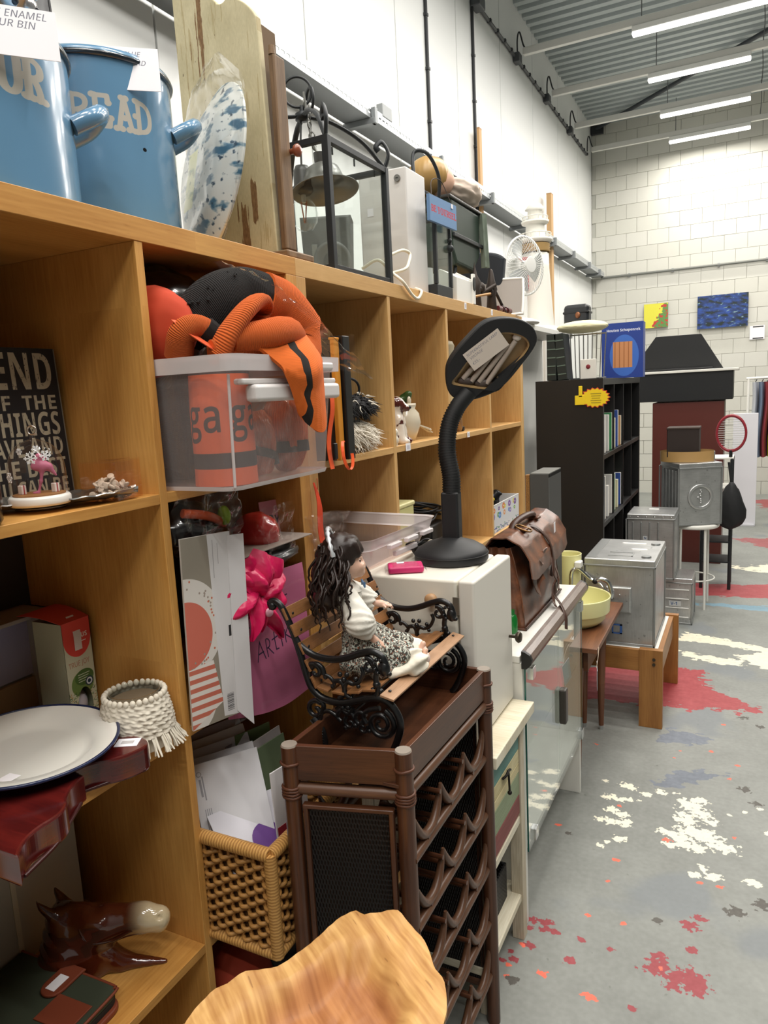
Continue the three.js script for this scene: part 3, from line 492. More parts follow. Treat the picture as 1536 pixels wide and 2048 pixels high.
{
  const { t, w, h, d } = alCase('metal_case', 'silver aluminium case with upright ribs, standing on the lowest case', 0.05, 0.335, 0.305, 0.722, -3.9, -3.6);
  for (const x of [-0.105, -0.055, -0.005, 0.045]) P(t, 'rib', BB(x - 0.004, x + 0.004, 0.02, h - 0.05, d - 0.004, d + 0.004, 0.003), aluD);
  for (let i = 0; i < 6; i++) P(t, 'rivet', SPH(0.004, -w + 0.02 + i * 0.049, h - 0.018, d + 0.001, 1, 1, 0.5, 8), chrome);
  P(t, 'lid_handle', EX([[-0.03, -0.012], [0.03, -0.012], [0.03, 0.012], [-0.03, 0.012]], 0.006, 0.002).rotateX(-Math.PI / 2).translate(0, h + 0.001, -0.05), white(0xecebe6));
  const N = canvas(64, 64, (c, W, H) => { c.fillStyle = '#b9bab9'; c.fillRect(0, 0, W, H); c.fillStyle = '#3b4a6b'; c.font = 'bold 56px sans-serif'; c.fillText('N', 10, 52); });
  P(t, 'painted_letter', new THREE.PlaneGeometry(0.026, 0.026).translate(-0.03, 0.265, d + 0.0042), M(0xffffff, 0.6, { map: N }));
}
{
  const { t, w, h, d } = alCase('metal_case', 'lowest silver aluminium case with level grooves, marked V-1', 0.1, 0.44, 0, 0.302, -3.93, -3.67);
  for (const y of [0.045, 0.105, 0.165, 0.225]) P(t, 'groove_bar', BB(-w + 0.02, w - 0.02, y, y + 0.006, d - 0.004, d + 0.003, 0.002), white(0xe2e1dc));
  const N = canvas(128, 64, (c, W, H) => { c.fillStyle = '#b9bab9'; c.fillRect(0, 0, W, H); c.fillStyle = '#34507f'; c.font = 'bold 52px sans-serif'; c.fillText('V-1', 16, 50); });
  P(t, 'painted_mark', new THREE.PlaneGeometry(0.072, 0.036).translate(0.068, 0.137, d + 0.0035), M(0xffffff, 0.6, { map: N }));
}
{
  const { t, w, h, d } = alCase('metal_case', 'tall silver aluminium case with an embossed ring, standing on the round white stool', 0.24, 0.53, 0.585, 1.0, -4.3, -4.0, { ry: 0.5 });
  P(t, 'embossed_ring', mv(new THREE.TorusGeometry(0.075, 0.011, 10, 36).scale(1, 1, 0.5), 0, 0.19, d), alu);
  for (let i = 0; i < 8; i++) P(t, 'emboss', SPH(0.009, rr(-0.018, 0.018), 0.15 + i * 0.012, d - 0.001, 1, 0.8, 0.5, 8), alu);
  for (const z of [-0.1, -0.05, 0, 0.05, 0.1]) P(t, 'rib', BB(-w - 0.006, -w + 0.004, 0.015, h - 0.05, z - 0.008, z + 0.008, 0.004), aluD);
}
{ // ---- round white stool
  const m = M(0xe3e2da, 0.4), t = T('round_stool', 'round white metal stool carrying the tall aluminium case', 'stool', { p: [0.415, 0, -4.14] });
  P(t, 'seat', LT([[0, 0.555], [0.15, 0.555], [0.157, 0.562], [0.157, 0.576], [0.15, 0.583], [0, 0.584]], 40), m);
  for (const a of [0.96, 2.2, 3.9, 5.4]) P(t, 'leg', sweep([[0.13 * Math.cos(a), 0.556, 0.13 * Math.sin(a)], [0.135 * Math.cos(a), 0, 0.135 * Math.sin(a)]], 0.0085, { raw: true, rad: 10 }), m);
  P(t, 'leg_ring', mv(rot(new THREE.TorusGeometry(0.132, 0.005, 8, 40), Math.PI / 2), 0, 0.2, 0), m);
}
const bookM = M(0x151414, 0.4);
{ // ---- black bookcase
  const t = T('bookcase', 'tall black bookcase with a yellow starburst sign on its side', 'bookcase', { p: [0.035, 0, -3.58] });
  P(t, 'side_panel', BB(-0.36, 0, 0, 1.575, 0.7, 0.735, 0.001), bookM); P(t, 'side_panel', BB(-0.36, 0, 0, 1.575, -0.735, -0.7, 0.001), bookM);
  P(t, 'top_board', BB(-0.36, 0, 1.54, 1.575, -0.7, 0.7, 0.001), bookM); P(t, 'back_panel', BB(-0.36, -0.352, 0, 1.54, -0.7, 0.7, 0), bookM);
  for (const y of [0.05, 0.42, 0.79, 1.165]) P(t, 'shelf', BB(-0.352, -0.002, y - 0.025, y, -0.7, 0.7, 0.001), bookM);
  for (const z of [-0.35, 0, 0.35]) P(t, 'divider', BB(-0.352, -0.004, 0.05, 1.54, z - 0.008, z + 0.008, 0.001), bookM);
}
{ // ---- white cupboard behind it and the grey panel in front
  cubeUnits = true;
  const m = M(0xe6e6e0, 0.45), t = T('white_cupboard', 'tall plain white cupboard behind the black bookcase, carrying the white fan', 'cupboard', { p: [-0.3, 0.3492, -2.28] });
  P(t, 'body', BB(-0.2, 0.02, 0, 1.441, -0.55, 0.55, 0.002), m); P(t, 'top_board', BB(-0.21, 0.18, 1.441, 1.466, -0.56, 0.56, 0.003), m);
  P(t, 'door_gap', BB(0.02, 0.0215, 0.05, 1.42, -0.002, 0.002, 0), M(0x8a8a86, 0.8));
  cubeUnits = false;
  const chip = M(0xffffff, 0.8, { map: tex(256, 256, (u, v) => { const n = fbm(u * 40, v * 40, 2, 3); return mix3([176, 128, 66], [112, 74, 34], clamp(0.5 + n * 1.6)); }, { size: 0.12 }) });
  const g = T('grey_board_cabinet', 'dark grey cabinet with a raw chipboard edge beside the pale shelving unit', 'cabinet', { p: [0, 0, -1.62] });
  P(g, 'front_panel', BB(-0.028, 0.045, 0, 1.215, -0.012, 0.008, 0.001), M(0x4a4a48, 0.6)); P(g, 'chipboard_edge', BB(-0.045, -0.029, 0, 1.212, -0.012, 0.012, 0.001), chip); P(g, 'side_panel', BB(0.028, 0.045, 0, 1.215, -0.2, -0.012, 0.001), M(0x3f3f3e, 0.6)); P(g, 'top_board', BB(-0.028, 0.045, 1.2, 1.218, -0.2, 0.006, 0.001), M(0x6b6b66, 0.6));
}

// ---------------------------------------------------------------- things on top of the shelving units
cubeUnits = true;
const plasticFilm = new THREE.MeshPhysicalMaterial({ color: 0xffffff, roughness: 0.08, transmission: 1, thickness: 0, ior: 1.45, specularIntensity: 1, side: THREE.DoubleSide });
const cardM = M(0xf0eef2, 0.75);
// hand-written card: lines of text in a thin pen
const card = (W, H, lines, q = {}) => canvas(512, Math.round(512 * H / W), (c, w, h) => {
  c.fillStyle = q.bg || '#efedf1'; c.fillRect(0, 0, w, h); c.fillStyle = q.ink || '#6e6f7c';
  const fs = q.fs || 52; c.font = `italic ${fs}px sans-serif`; lines.forEach(([t, x, y]) => c.fillText(t, x * w, y * h));
});
const cardMat = (t) => M(0xffffff, 0.75, { map: t });
const printed = (w, h, d, m, back) => { // a thin box whose front carries the print
  return [new THREE.PlaneGeometry(w, h).translate(0, 0, d / 2 + 0.0002), B(w, h, d, 0, 0, 0, 0)];
};
// letters with forked, ball-ended serifs, as stroked lines and arcs in a unit box
const TUSCAN = {
  B: [[['M', .2, 0], ['L', .2, 1]], [['M', .2, .02], ['Q', .72, .02, .72, .25], ['Q', .72, .48, .2, .48]], [['M', .2, .48], ['Q', .82, .48, .82, .74], ['Q', .82, .98, .2, .98]]],
  R: [[['M', .2, 0], ['L', .2, 1]], [['M', .2, .02], ['Q', .78, .02, .78, .26], ['Q', .78, .5, .2, .5]], [['M', .42, .5], ['Q', .66, .62, .72, 1]]],
  E: [[['M', .22, 0], ['L', .22, 1]], [['M', .22, .02], ['L', .74, .02], ['L', .76, .2]], [['M', .22, .48], ['L', .58, .48]], [['M', .22, .98], ['L', .76, .98], ['L', .8, .78]]],
  A: [[['M', .5, 0], ['L', .2, 1]], [['M', .5, 0], ['L', .8, 1]], [['M', .32, .64], ['L', .68, .64]]],
  D: [[['M', .2, 0], ['L', .2, 1]], [['M', .2, .02], ['Q', .82, .04, .82, .5], ['Q', .82, .96, .2, .98]]],
  F: [[['M', .22, 0], ['L', .22, 1]], [['M', .22, .02], ['L', .76, .02], ['L', .78, .2]], [['M', .22, .48], ['L', .6, .48]]],
  L: [[['M', .22, 0], ['L', .22, 1]], [['M', .22, .98], ['L', .76, .98], ['L', .8, .78]]],
  O: [[['M', .5, .0], ['Q', .14, .02, .14, .5], ['Q', .14, .98, .5, 1], ['Q', .86, .98, .86, .5], ['Q', .86, .02, .5, 0]]],
  U: [[['M', .2, 0], ['L', .2, .62], ['Q', .2, .98, .5, 1], ['Q', .8, .98, .8, .62], ['L', .8, 0]]],
};
const BALLS = { B: [[.08, 0], [.08, 1], [.04, .48]], R: [[.08, 0], [.08, 1], [.32, 1], [.04, .5], [.62, 1], [.88, 1]], E: [[.1, 0], [.1, 1], [.6, .48], [.78, .24], [.84, .72]], A: [[.08, 1], [.34, 1], [.66, 1], [.92, 1], [.4, 0], [.6, 0], [.5, .64]], D: [[.08, 0], [.08, 1], [.04, .5]], F: [[.1, 0], [.1, 1], [.34, 1], [.6, .48], [.78, .24]], L: [[.1, 0], [.34, 0], [.1, 1], [.84, .72]], O: [], U: [[.06, 0], [.34, 0], [.66, 0], [.94, 0]] };
function tuscan(c, word, cx, y0, w, h, gap, col) {
  let x = cx - (word.length * w + (word.length - 1) * gap) / 2; c.strokeStyle = c.fillStyle = col; c.lineCap = 'round'; c.lineJoin = 'round';
  for (const ch of word) {
    c.lineWidth = h * 0.155;
    for (const s of TUSCAN[ch]) { c.beginPath(); for (const [k, ...a] of s) { const p = a.map((q, i) => (i % 2 ? y0 + q * h : x + q * w)); k === 'M' ? c.moveTo(...p) : k === 'L' ? c.lineTo(...p) : c.quadraticCurveTo(...p); } c.stroke(); }
    for (const [bx, by] of BALLS[ch]) { c.beginPath(); c.arc(x + bx * w, y0 + by * h, h * 0.1, 0, 7); c.fill(); }
    x += w + gap;
  }
}
const enamelBlue = M(0x648fb0, 0.22, { clearcoat: 0.9, clearcoatRoughness: 0.12 }), enamelRim = M(0x16202a, 0.25, { clearcoat: 0.8 });
function bin(label, word, x, z, r, h, dir, knob, holes, ty, shift, lh = 0.041) {
  const t = T('enamel_bin', label, 'enamel bin', { p: [x, Y_TOP + 0.0005, z], ry: Math.atan2(-dir[0], -dir[1]) });
  const map = canvas(2048, 800, (c, W, H) => { c.fillStyle = '#648fb0'; c.fillRect(0, 0, W, H); const px = W / (2 * Math.PI * r); tuscan(c, word, W / 2 + shift * px, H * (1 - ty / h), 0.0305 * px, lh * H / h, -0.0005 * px, '#bdb8ad'); for (const [a, y] of holes) { c.fillStyle = '#0d0f12'; c.beginPath(); c.arc(W / 2 + a * px, H * (1 - y / h), 9, 0, 7); c.fill(); } });
  P(t, 'body', mv(new THREE.CylinderGeometry(r, r, h, 72, 1, true), 0, h / 2, 0), M(0xffffff, 0.24, { map, clearcoat: 0.9, clearcoatRoughness: 0.12 }), { label: word === 'BREAD' ? 'blue body lettered BREAD' : 'blue body lettered FLOUR' });
  P(t, 'bottom', LT([[0, 0], [r - 0.004, 0], [r, 0.003]], 48), enamelBlue);
  P(t, 'lid', LT([[r + 0.001, h - 0.001], [r + 0.004, h + 0.003], [r + 0.001, h + 0.009], [r - 0.012, h + 0.012], [0, h + 0.018]], 64), enamelBlue);
  P(t, 'rim', mv(rot(new THREE.TorusGeometry(r + 0.001, 0.0042, 10, 72), Math.PI / 2), 0, h, 0), enamelRim);
  if (knob) P(t, 'lid_knob', LT([[0.006, h + 0.016], [0.012, h + 0.022], [0.018, h + 0.03], [0.019, h + 0.037], [0.012, h + 0.043], [0, h + 0.044]], 24), enamelBlue);
  for (const s of [-1, 1]) { // strap handles on both sides
    P(t, 'handle', sweep([[s * (r - 0.004), h - 0.075, 0.028], [s * (r + 0.022), h - 0.06, 0.024], [s * (r + 0.034), h - 0.048, 0], [s * (r + 0.022), h - 0.06, -0.024], [s * (r - 0.004), h - 0.075, -0.028]], 0.0115, { rad: 10, seg: 26 }), enamelBlue);
    P(t, 'rivet_plate', SPH(0.014, s * (r + 0.001), h - 0.07, 0.028, 0.25, 1, 0.8, 12), enamelBlue);
  }
  return t;
}
{
  bin('blue enamel bread bin with a lid knob and two small holes in its front', 'BREAD', -0.175, 0.255, 0.112, 0.234, [0.72, 0.7], true, [[-0.03, 0.112], [0.066, 0.118]], 0.181, 0.01);
  bin('blue enamel flour bin at the left edge with a beaded ornament on its lid', 'FLOUR', -0.12, 0.51, 0.118, 0.172, [0.74, 0.55], false, [], 0.141, 0.02);
  const c1 = T('handwritten_card', 'white handwritten price card leaning on the lid of the bread bin', 'price card', { p: [-0.077, 2.018, 0.291], ry: 0.72, rx: -0.2, order: 'YXZ' });
  let [f, b] = printed(0.1, 0.062, 0.0006); P(c1, 'paper', b, cardM); P(c1, 'writing', f, cardMat(card(0.1, 0.062, [['VINTAGE BLUE', 0.08, 0.22], ['ENAMEL BREAD', 0.1, 0.42], ['BIN', 0.12, 0.61], ['\u20ac50,-', 0.14, 0.86]])));
  const c2 = T('handwritten_card', 'white handwritten price card leaning on the lid of the flour bin', 'price card', { p: [0.003, 1.95, 0.545], ry: 0.9, rx: -0.2, order: 'YXZ' });
  [f, b] = printed(0.11, 0.055, 0.0006); P(c2, 'paper', b, cardM); P(c2, 'writing', f, cardMat(card(0.11, 0.055, [['VINTAGE ENAMEL', 0.1, 0.22], ['FLOUR BIN', 0.3, 0.42]])));
  const o = T('beaded_ornament', 'amber ornament studded with silver beads on the flour bin', 'ornament', { p: [-0.14, 1.985, 0.49] });
  const g = warp(new THREE.SphereGeometry(0.085, 32, 24), (x, y, z) => [x * 1.0, (y + 0.085) * 1.05, z * 1.0]);
  P(o, 'amber_dome', g, M(0xb0855a, 0.35)); const beads = [], eyes = [];
  for (let i = 0; i < 70; i++) { const ph = i * 2.39996, yy = 0.1 + 0.82 * (i / 70), rr2 = Math.sqrt(1 - (2 * yy - 1) ** 2), x = 0.086 * rr2 * Math.cos(ph), z = 0.086 * rr2 * Math.sin(ph), y = 0.178 * yy; if (Math.sin(ph * 1.0 + 0.8) > 0.82) continue; beads.push(SPH(0.0115, x, y, z, 1, 1, 1, 10)); const n = V(x, (y - 0.088) , z).normalize(); eyes.push(SPH(0.0055, x + n.x * 0.0085, y + n.y * 0.0085, z + n.z * 0.0085, 1, 1, 1, 8)); }
  P(o, 'silver_beads', MG(beads), M(0xd7d3d2, 0.25, { metalness: 0.7 }), { kind: 'stuff' }); P(o, 'dark_stones', MG(eyes), M(0x2c2c33, 0.2), { kind: 'stuff' });
  const s = T('slate_board', 'dark grey streaked board standing behind the enamel bins', 'board', { p: [-0.285, Y_TOP + 0.0005, 0.34], rz: 0.06 });
  P(s, 'panel', BB(0, 0.012, 0, 0.52, -0.13, 0.16, 0.002), M(0xffffff, 0.6, { map: tex(256, 256, (u, v) => { const q = 96 + fbm(u * 6, v * 22, 4, 4) * 60; return [q, q, q + 1]; }, { size: 0.3 }) })); P(s, 'edge', BB(0.0, 0.0125, 0, 0.52, -0.134, -0.13, 0.001), M(0x2b2b2d, 0.6));
}
{ // ---- streaked plate in crinkled film
  const t = T('wrapped_plate', 'large blue-streaked plate wrapped in crinkled clear film, leaning on the cream cupboard', 'plate', { p: [-0.128, Y_TOP + 0.0005, 0.112], ry: -0.535, rx: -0.2, order: 'YXZ' });
  const map = tex(512, 512, (u, v) => { const x = u - 0.5, y = v - 0.5, n = fbm(x * 6 + y * 2, y * 14, 3, 4), m = fbm(x * 16 - y * 9, y * 22 + x * 8, 7, 4); let c = [206, 209, 203]; if (n > 0.08) c = mix3(c, [60, 98, 122], clamp((n - 0.08) * 6)); if (m > 0.2) c = mix3(c, [52, 66, 80], clamp((m - 0.2) * 7)); if (x > -0.18 && x < -0.02 && y < 0.12 && y > -0.22) c = mix3(c, [222, 219, 128], 0.55); return c; });
  const r = 0.142, prof = [[0, 0.012], [0.085, 0.012], [0.1, 0.006], [r, -0.012], [r + 0.002, -0.016], [r - 0.002, -0.018], [0.1, -0.001], [0.085, 0.004], [0, 0.004]];
  const g = LT(prof, 56); g.rotateX(Math.PI / 2); const p = g.attributes.position, uv = g.attributes.uv; for (let i = 0; i < p.count; i++) uv.setXY(i, 0.5 + p.getX(i) / 0.29, 0.5 + p.getY(i) / 0.29);
  P(t, 'plate', g.translate(0, r + 0.003, 0), M(0xffffff, 0.3, { map }));
  for (const s of [1, -1]) P(t, 'film', grid(34, 40, (u, v) => { const y = v * 0.31, top = v > 0.86 ? (v - 0.86) / 0.14 : 0, w = (0.156 * Math.sqrt(Math.max(0.02, 1 - Math.pow(2 * Math.min(v, 0.86) - 0.9, 4))) + 0.006) * (1 - top * 0.75), x = (u - 0.5) * 2 * w - top * 0.05, e = Math.abs(u - 0.5) * 2; const n = 0.011 * fbm(u * 5, v * 6, s * 3, 3) + 0.004 * fbm(u * 18, v * 16, s * 5, 2); return [x + top * 0.03, y + 0.0 + top * 0.03, s * (0.026 * (1 - e * e) * (1 - top) + 0.001) + n]; }), plasticFilm, { label: 'crinkled clear plastic film' });
}
{ // ---- narrow cream cupboard with chipped paint
  const chipped = (sd) => M(0xffffff, 0.72, { map: tex(512, 1024, (u, v) => {
    const n = fbm(u * 5, v * 7, sd, 5), s = fbm(u * 26, v * 4, sd + 3, 4), sp = fbm(u * 60, v * 60, sd + 5, 2); let c = [197 + n * 26 + sp * 12, 186 + n * 26 + sp * 12, 150 + n * 26 + sp * 10];
    const col = (a, w) => Math.exp(-Math.pow((u - a) / w, 2)), band = Math.max(col(0.3, 0.05) * sstep(0.62, 0.7, v), col(0.58, 0.07) * sstep(0.3, 0.38, v) * (1 - sstep(0.6, 0.66, v)), col(0.64, 0.06) * (1 - sstep(0.18, 0.28, v)), col(0.76, 0.05) * sstep(0.1, 0.16, v) * (1 - sstep(0.26, 0.32, v)));
    if (s + band * 0.55 > 0.42) c = mix3([110, 80, 52], [148, 116, 76], clamp(0.5 + sp)); else if (s > 0.24) c = mix3(c, [168, 150, 108], 0.6); if (fbm(u * 30, v * 30, sd + 9, 3) > 0.44) c = mix3(c, [86, 70, 52], 0.8); return c;
  }) });
  const t = T('chipped_cupboard', 'narrow cream cupboard with chipped paint and a curved top, standing by the metal lantern', 'cupboard', { p: [-0.02, Y_TOP + 0.0005, -0.003] });
  const out = new THREE.Shape(); out.moveTo(-0.2, 0.012); out.lineTo(-0.2, 0.475); out.quadraticCurveTo(-0.13, 0.475, -0.102, 0.437); out.quadraticCurveTo(-0.09, 0.432, -0.082, 0.441); out.quadraticCurveTo(-0.045, 0.435, -0.022, 0.397); out.lineTo(-0.02, 0.36); out.lineTo(-0.012, 0.012); out.lineTo(-0.2, 0.012);
  const side = EX(out, 0.014, 0.002); const p = side.attributes.position, uv = side.attributes.uv; for (let i = 0; i < p.count; i++) uv.setXY(i, (p.getX(i) + 0.2) / 0.19, p.getY(i) / 0.48);
  P(t, 'side_board', side, chipped(3)); P(t, 'core', BB(-0.19, -0.022, 0.012, 0.39, -0.048, -0.007, 0.001), M(0x6b543a, 0.8));
  const wd = M(0xffffff, 0.6, { map: woodTex(0x8d6f4e, 0x4f3823, { seed: 71, size: 0.3 }) });
  P(t, 'front_frame', BB(-0.006, 0.006, 0.016, 0.335, -0.03, 0.004, 0.003), wd); P(t, 'frame_knop', CYL(0.006, 0.005, 0.014, 0, 0.334, 0.0, 12), wd); P(t, 'knob', LT([[0, 0], [0.005, 0], [0.005, 0.006], [0.01, 0.01], [0.011, 0.016], [0.006, 0.02], [0, 0.02]], 16).rotateZ(-Math.PI / 2).translate(0.006, 0.185, -0.03), M(0x8a4a33, 0.25));
  P(t, 'base_board', BB(-0.205, 0.014, 0, 0.014, -0.075, 0.012, 0.004), wd);
}
const iron = M(0x2c2f31, 0.5, { metalness: 0.4 });
{ // ---- large metal lantern
  const t = T('metal_lantern', 'large square dark metal lantern with clear panes, curled straps and rings on top', 'lantern', { p: [-0.143, Y_TOP + 0.0005, -0.291] }), a = 0.126, H = 0.25;
  for (const [sx, sz] of [[1, 1], [1, -1], [-1, 1], [-1, -1]]) {
    P(t, 'corner_bar', BB(sx * a - 0.007, sx * a + 0.007, 0, H, sz * a - 0.007, sz * a + 0.007, 0.001), iron);
    P(t, 'roof_strap', sweep([[sx * a, H - 0.004, sz * a], [sx * (a + 0.008), H + 0.03, sz * (a + 0.008)], [sx * (a - 0.002), H + 0.055, sz * (a - 0.002)], [sx * (a - 0.012), H + 0.044, sz * (a - 0.012)], [sx * (a - 0.008), H + 0.034, sz * (a - 0.008)]], 0.0034, { rad: 8, asp: 1.9, seg: 30 }), iron);
    P(t, 'roof_strap', sweep([[sx * a, H, sz * a], [sx * a * 0.72, H + 0.052, sz * a * 0.72], [sx * a * 0.36, H + 0.086, sz * a * 0.36], [sx * 0.012, H + 0.094, sz * 0.012]], 0.0036, { rad: 8, asp: 1.8, seg: 24 }), iron);
  }
  for (const y of [0.006, H - 0.006]) P(t, 'frame_ring', MG(...[1, -1].flatMap((s) => [BB(-a, a, y - 0.006, y + 0.006, s * a - 0.006, s * a + 0.006, 0.001), BB(s * a - 0.006, s * a + 0.006, y - 0.006, y + 0.006, -a, a, 0.001)])), iron);
  for (const s of [1, -1]) { P(t, 'glass_pane', BB(-a + 0.007, a - 0.007, 0.012, H - 0.012, s * a - 0.001, s * a + 0.001, 0), paneGlass); P(t, 'glass_pane', BB(s * a - 0.001, s * a + 0.001, 0.012, H - 0.012, -a + 0.007, a - 0.007, 0), paneGlass); }
  P(t, 'top_boss', LT([[0, H + 0.086], [0.016, H + 0.088], [0.016, H + 0.1], [0.006, H + 0.106], [0.006, H + 0.116], [0, H + 0.117]], 16), iron);
  P(t, 'hanging_ring', new THREE.TorusGeometry(0.03, 0.0028, 8, 32).rotateY(0.5).translate(-0.006, H + 0.143, 0.006), iron); P(t, 'hanging_ring', new THREE.TorusGeometry(0.024, 0.0032, 8, 32).rotateY(-0.7).translate(0.014, H + 0.128, -0.01), iron);
  P(t, 'pane_clip', MG(...[-0.09, 0, 0.09].map((z) => B(0.002, 0.014, 0.004, a - 0.008, H - 0.018, z, 0))), iron);
  // what hangs inside it
  const grey = M(0x7b7c78, 0.32, { metalness: 0.5 }), dk = M(0x4a4c4c, 0.4, { metalness: 0.4 });
  const l = T('pendant_lamp', 'grey bell-shaped pendant lamp hanging on a chain inside the metal lantern', 'pendant lamp', { p: [-0.098, 1.985, -0.29] });
  P(l, 'shade', LT([[0.012, 0.052], [0.024, 0.05], [0.036, 0.042], [0.042, 0.026], [0.046, 0.014], [0.062, 0.002], [0.072, -0.004], [0.073, -0.002], [0.062, 0.004], [0.044, 0.014], [0.04, 0.026], [0.034, 0.04], [0.012, 0.048]], 40).rotateZ(0.16).rotateX(-0.1), grey); P(l, 'socket', CYL(0.012, 0.014, 0.03, -0.008, 0.045, 0, 14), dk);
  P(l, 'chain', sweep([[-0.012, 0.07, 0], [-0.028, 0.12, 0.0], [-0.036, 0.2, 0.004]], 0.003, { rad: 6 }), grey); for (let i = 0; i < 5; i++) P(l, 'chain_link', new THREE.TorusGeometry(0.007, 0.0018, 6, 14).rotateY(i % 2 ? 0 : 1.57).translate(-0.02 - i * 0.004, 0.09 + i * 0.022, 0.001), grey); P(l, 'bulb_pin', MG(rod([0.012, -0.006, 0], [0.012, -0.014, 0], 0.002, 6), rod([0.004, -0.006, 0], [0.004, -0.014, 0], 0.002, 6)), dk);
  const b = T('filament_bulb_lamp', 'clear filament bulb in a grey socket hanging inside the metal lantern', 'bulb', { p: [-0.15, 1.932, -0.285] });
  P(b, 'socket', LT([[0, 0.11], [0.014, 0.108], [0.019, 0.096], [0.019, 0.07], [0.022, 0.064], [0.022, 0.056], [0.016, 0.05], [0, 0.05]], 20), dk);
  P(b, 'bulb', LT([[0.012, 0.056], [0.014, 0.044], [0.024, 0.028], [0.0295, 0.01], [0.027, -0.008], [0.016, -0.022], [0, -0.026]], 28), paneGlass);
  const fm = M(0xb8643a, 0.4, { metalness: 0.6 }); for (const [dx, dz] of [[-0.008, 0], [-0.003, 0.004], [0.003, -0.004], [0.008, 0]]) P(b, 'filament', rod([dx * 0.2, 0.012 - 0.02, dz * 0.2], [dx, 0.036, dz], 0.0008, 5), fm);
  P(b, 'cord', sweep([[0, 0.108, 0], [0.0, 0.15, -0.002], [0.004, 0.21, -0.004]], 0.0025, { rad: 6 }), dk); P(b, 'stem', rod([0, 0.034, 0], [0, 0.052, 0], 0.005, 8), M(0xcfcfc8, 0.3));
}
{ // ---- grey tapered speaker behind the lantern, the tall white box, its cord
  const t = T('tapered_speaker', 'dark grey tapered speaker seen through the panes of the metal lantern', 'speaker', { p: [-0.22, Y_TOP + 0.0005, -0.5], ry: 0.42 });
  const s = [[-0.062, 0.185], [0.062, 0.185], [0.054, 0], [-0.054, 0]]; P(t, 'cabinet', EX(s, 0.09, 0.006), M(0x555653, 0.6)); P(t, 'cone', LT([[0, 0.004], [0.02, 0.002], [0.036, 0.012], [0.045, 0.012], [0.046, 0.004]], 32).rotateX(Math.PI / 2).translate(0.012, 0.08, 0.042), M(0x6a6b68, 0.5)); P(t, 'port', BB(-0.036, -0.022, 0.025, 0.12, 0.044, 0.048, 0.004), M(0x8d8e89, 0.4));
  const w = T('tall_white_box', 'tall plain white metal box with a round lock beside the metal lantern', 'box', { p: [-0.03, Y_TOP + 0.0005, -0.562] });
  P(w, 'body', BB(-0.13, 0, 0, 0.293, -0.118, 0, 0.004), M(0xd9d6d2, 0.4)); P(w, 'lock', CYL(0.008, 0.008, 0.005, 0, 0, 0, 16).rotateX(Math.PI / 2).translate(-0.022, 0.268, 0.0), M(0x8f8d88, 0.3, { metalness: 0.7 })); P(w, 'lock_slot', B(0.006, 0.0015, 0.001, -0.022, 0.268, 0.0055, 0), black); P(w, 'sticker', B(0.016, 0.018, 0.0006, -0.1, 0.2, 0.0004, 0), cardM);
  const c = T('white_cord', 'cream electric cord looping over the front edge of the top board', 'cord', { p: [0, 0, 0] });
  P(c, 'cord', sweep([[-0.09, Y_TOP + 0.045, -0.425], [-0.05, Y_TOP + 0.06, -0.43], [-0.02, Y_TOP + 0.03, -0.436], [0.0045, Y_TOP + 0.008, -0.44], [0.006, Y_TOP - 0.018, -0.49], [0.0055, Y_TOP - 0.022, -0.525], [0.006, Y_TOP - 0.004, -0.545], [-0.012, Y_TOP + 0.005, -0.55]], 0.0036, { rad: 8, seg: 60 }), M(0xece4cf, 0.5));
  P(c, 'cord_loop', sweep([[-0.02, Y_TOP + 0.03, -0.445], [0.0, Y_TOP + 0.04, -0.47], [-0.008, Y_TOP + 0.062, -0.51], [-0.014, Y_TOP + 0.084, -0.53], [-0.02, Y_TOP + 0.088, -0.5], [-0.03, Y_TOP + 0.07, -0.45], [-0.04, Y_TOP + 0.06, -0.442]], 0.0036, { rad: 8, seg: 60 }), M(0xece4cf, 0.5));
}
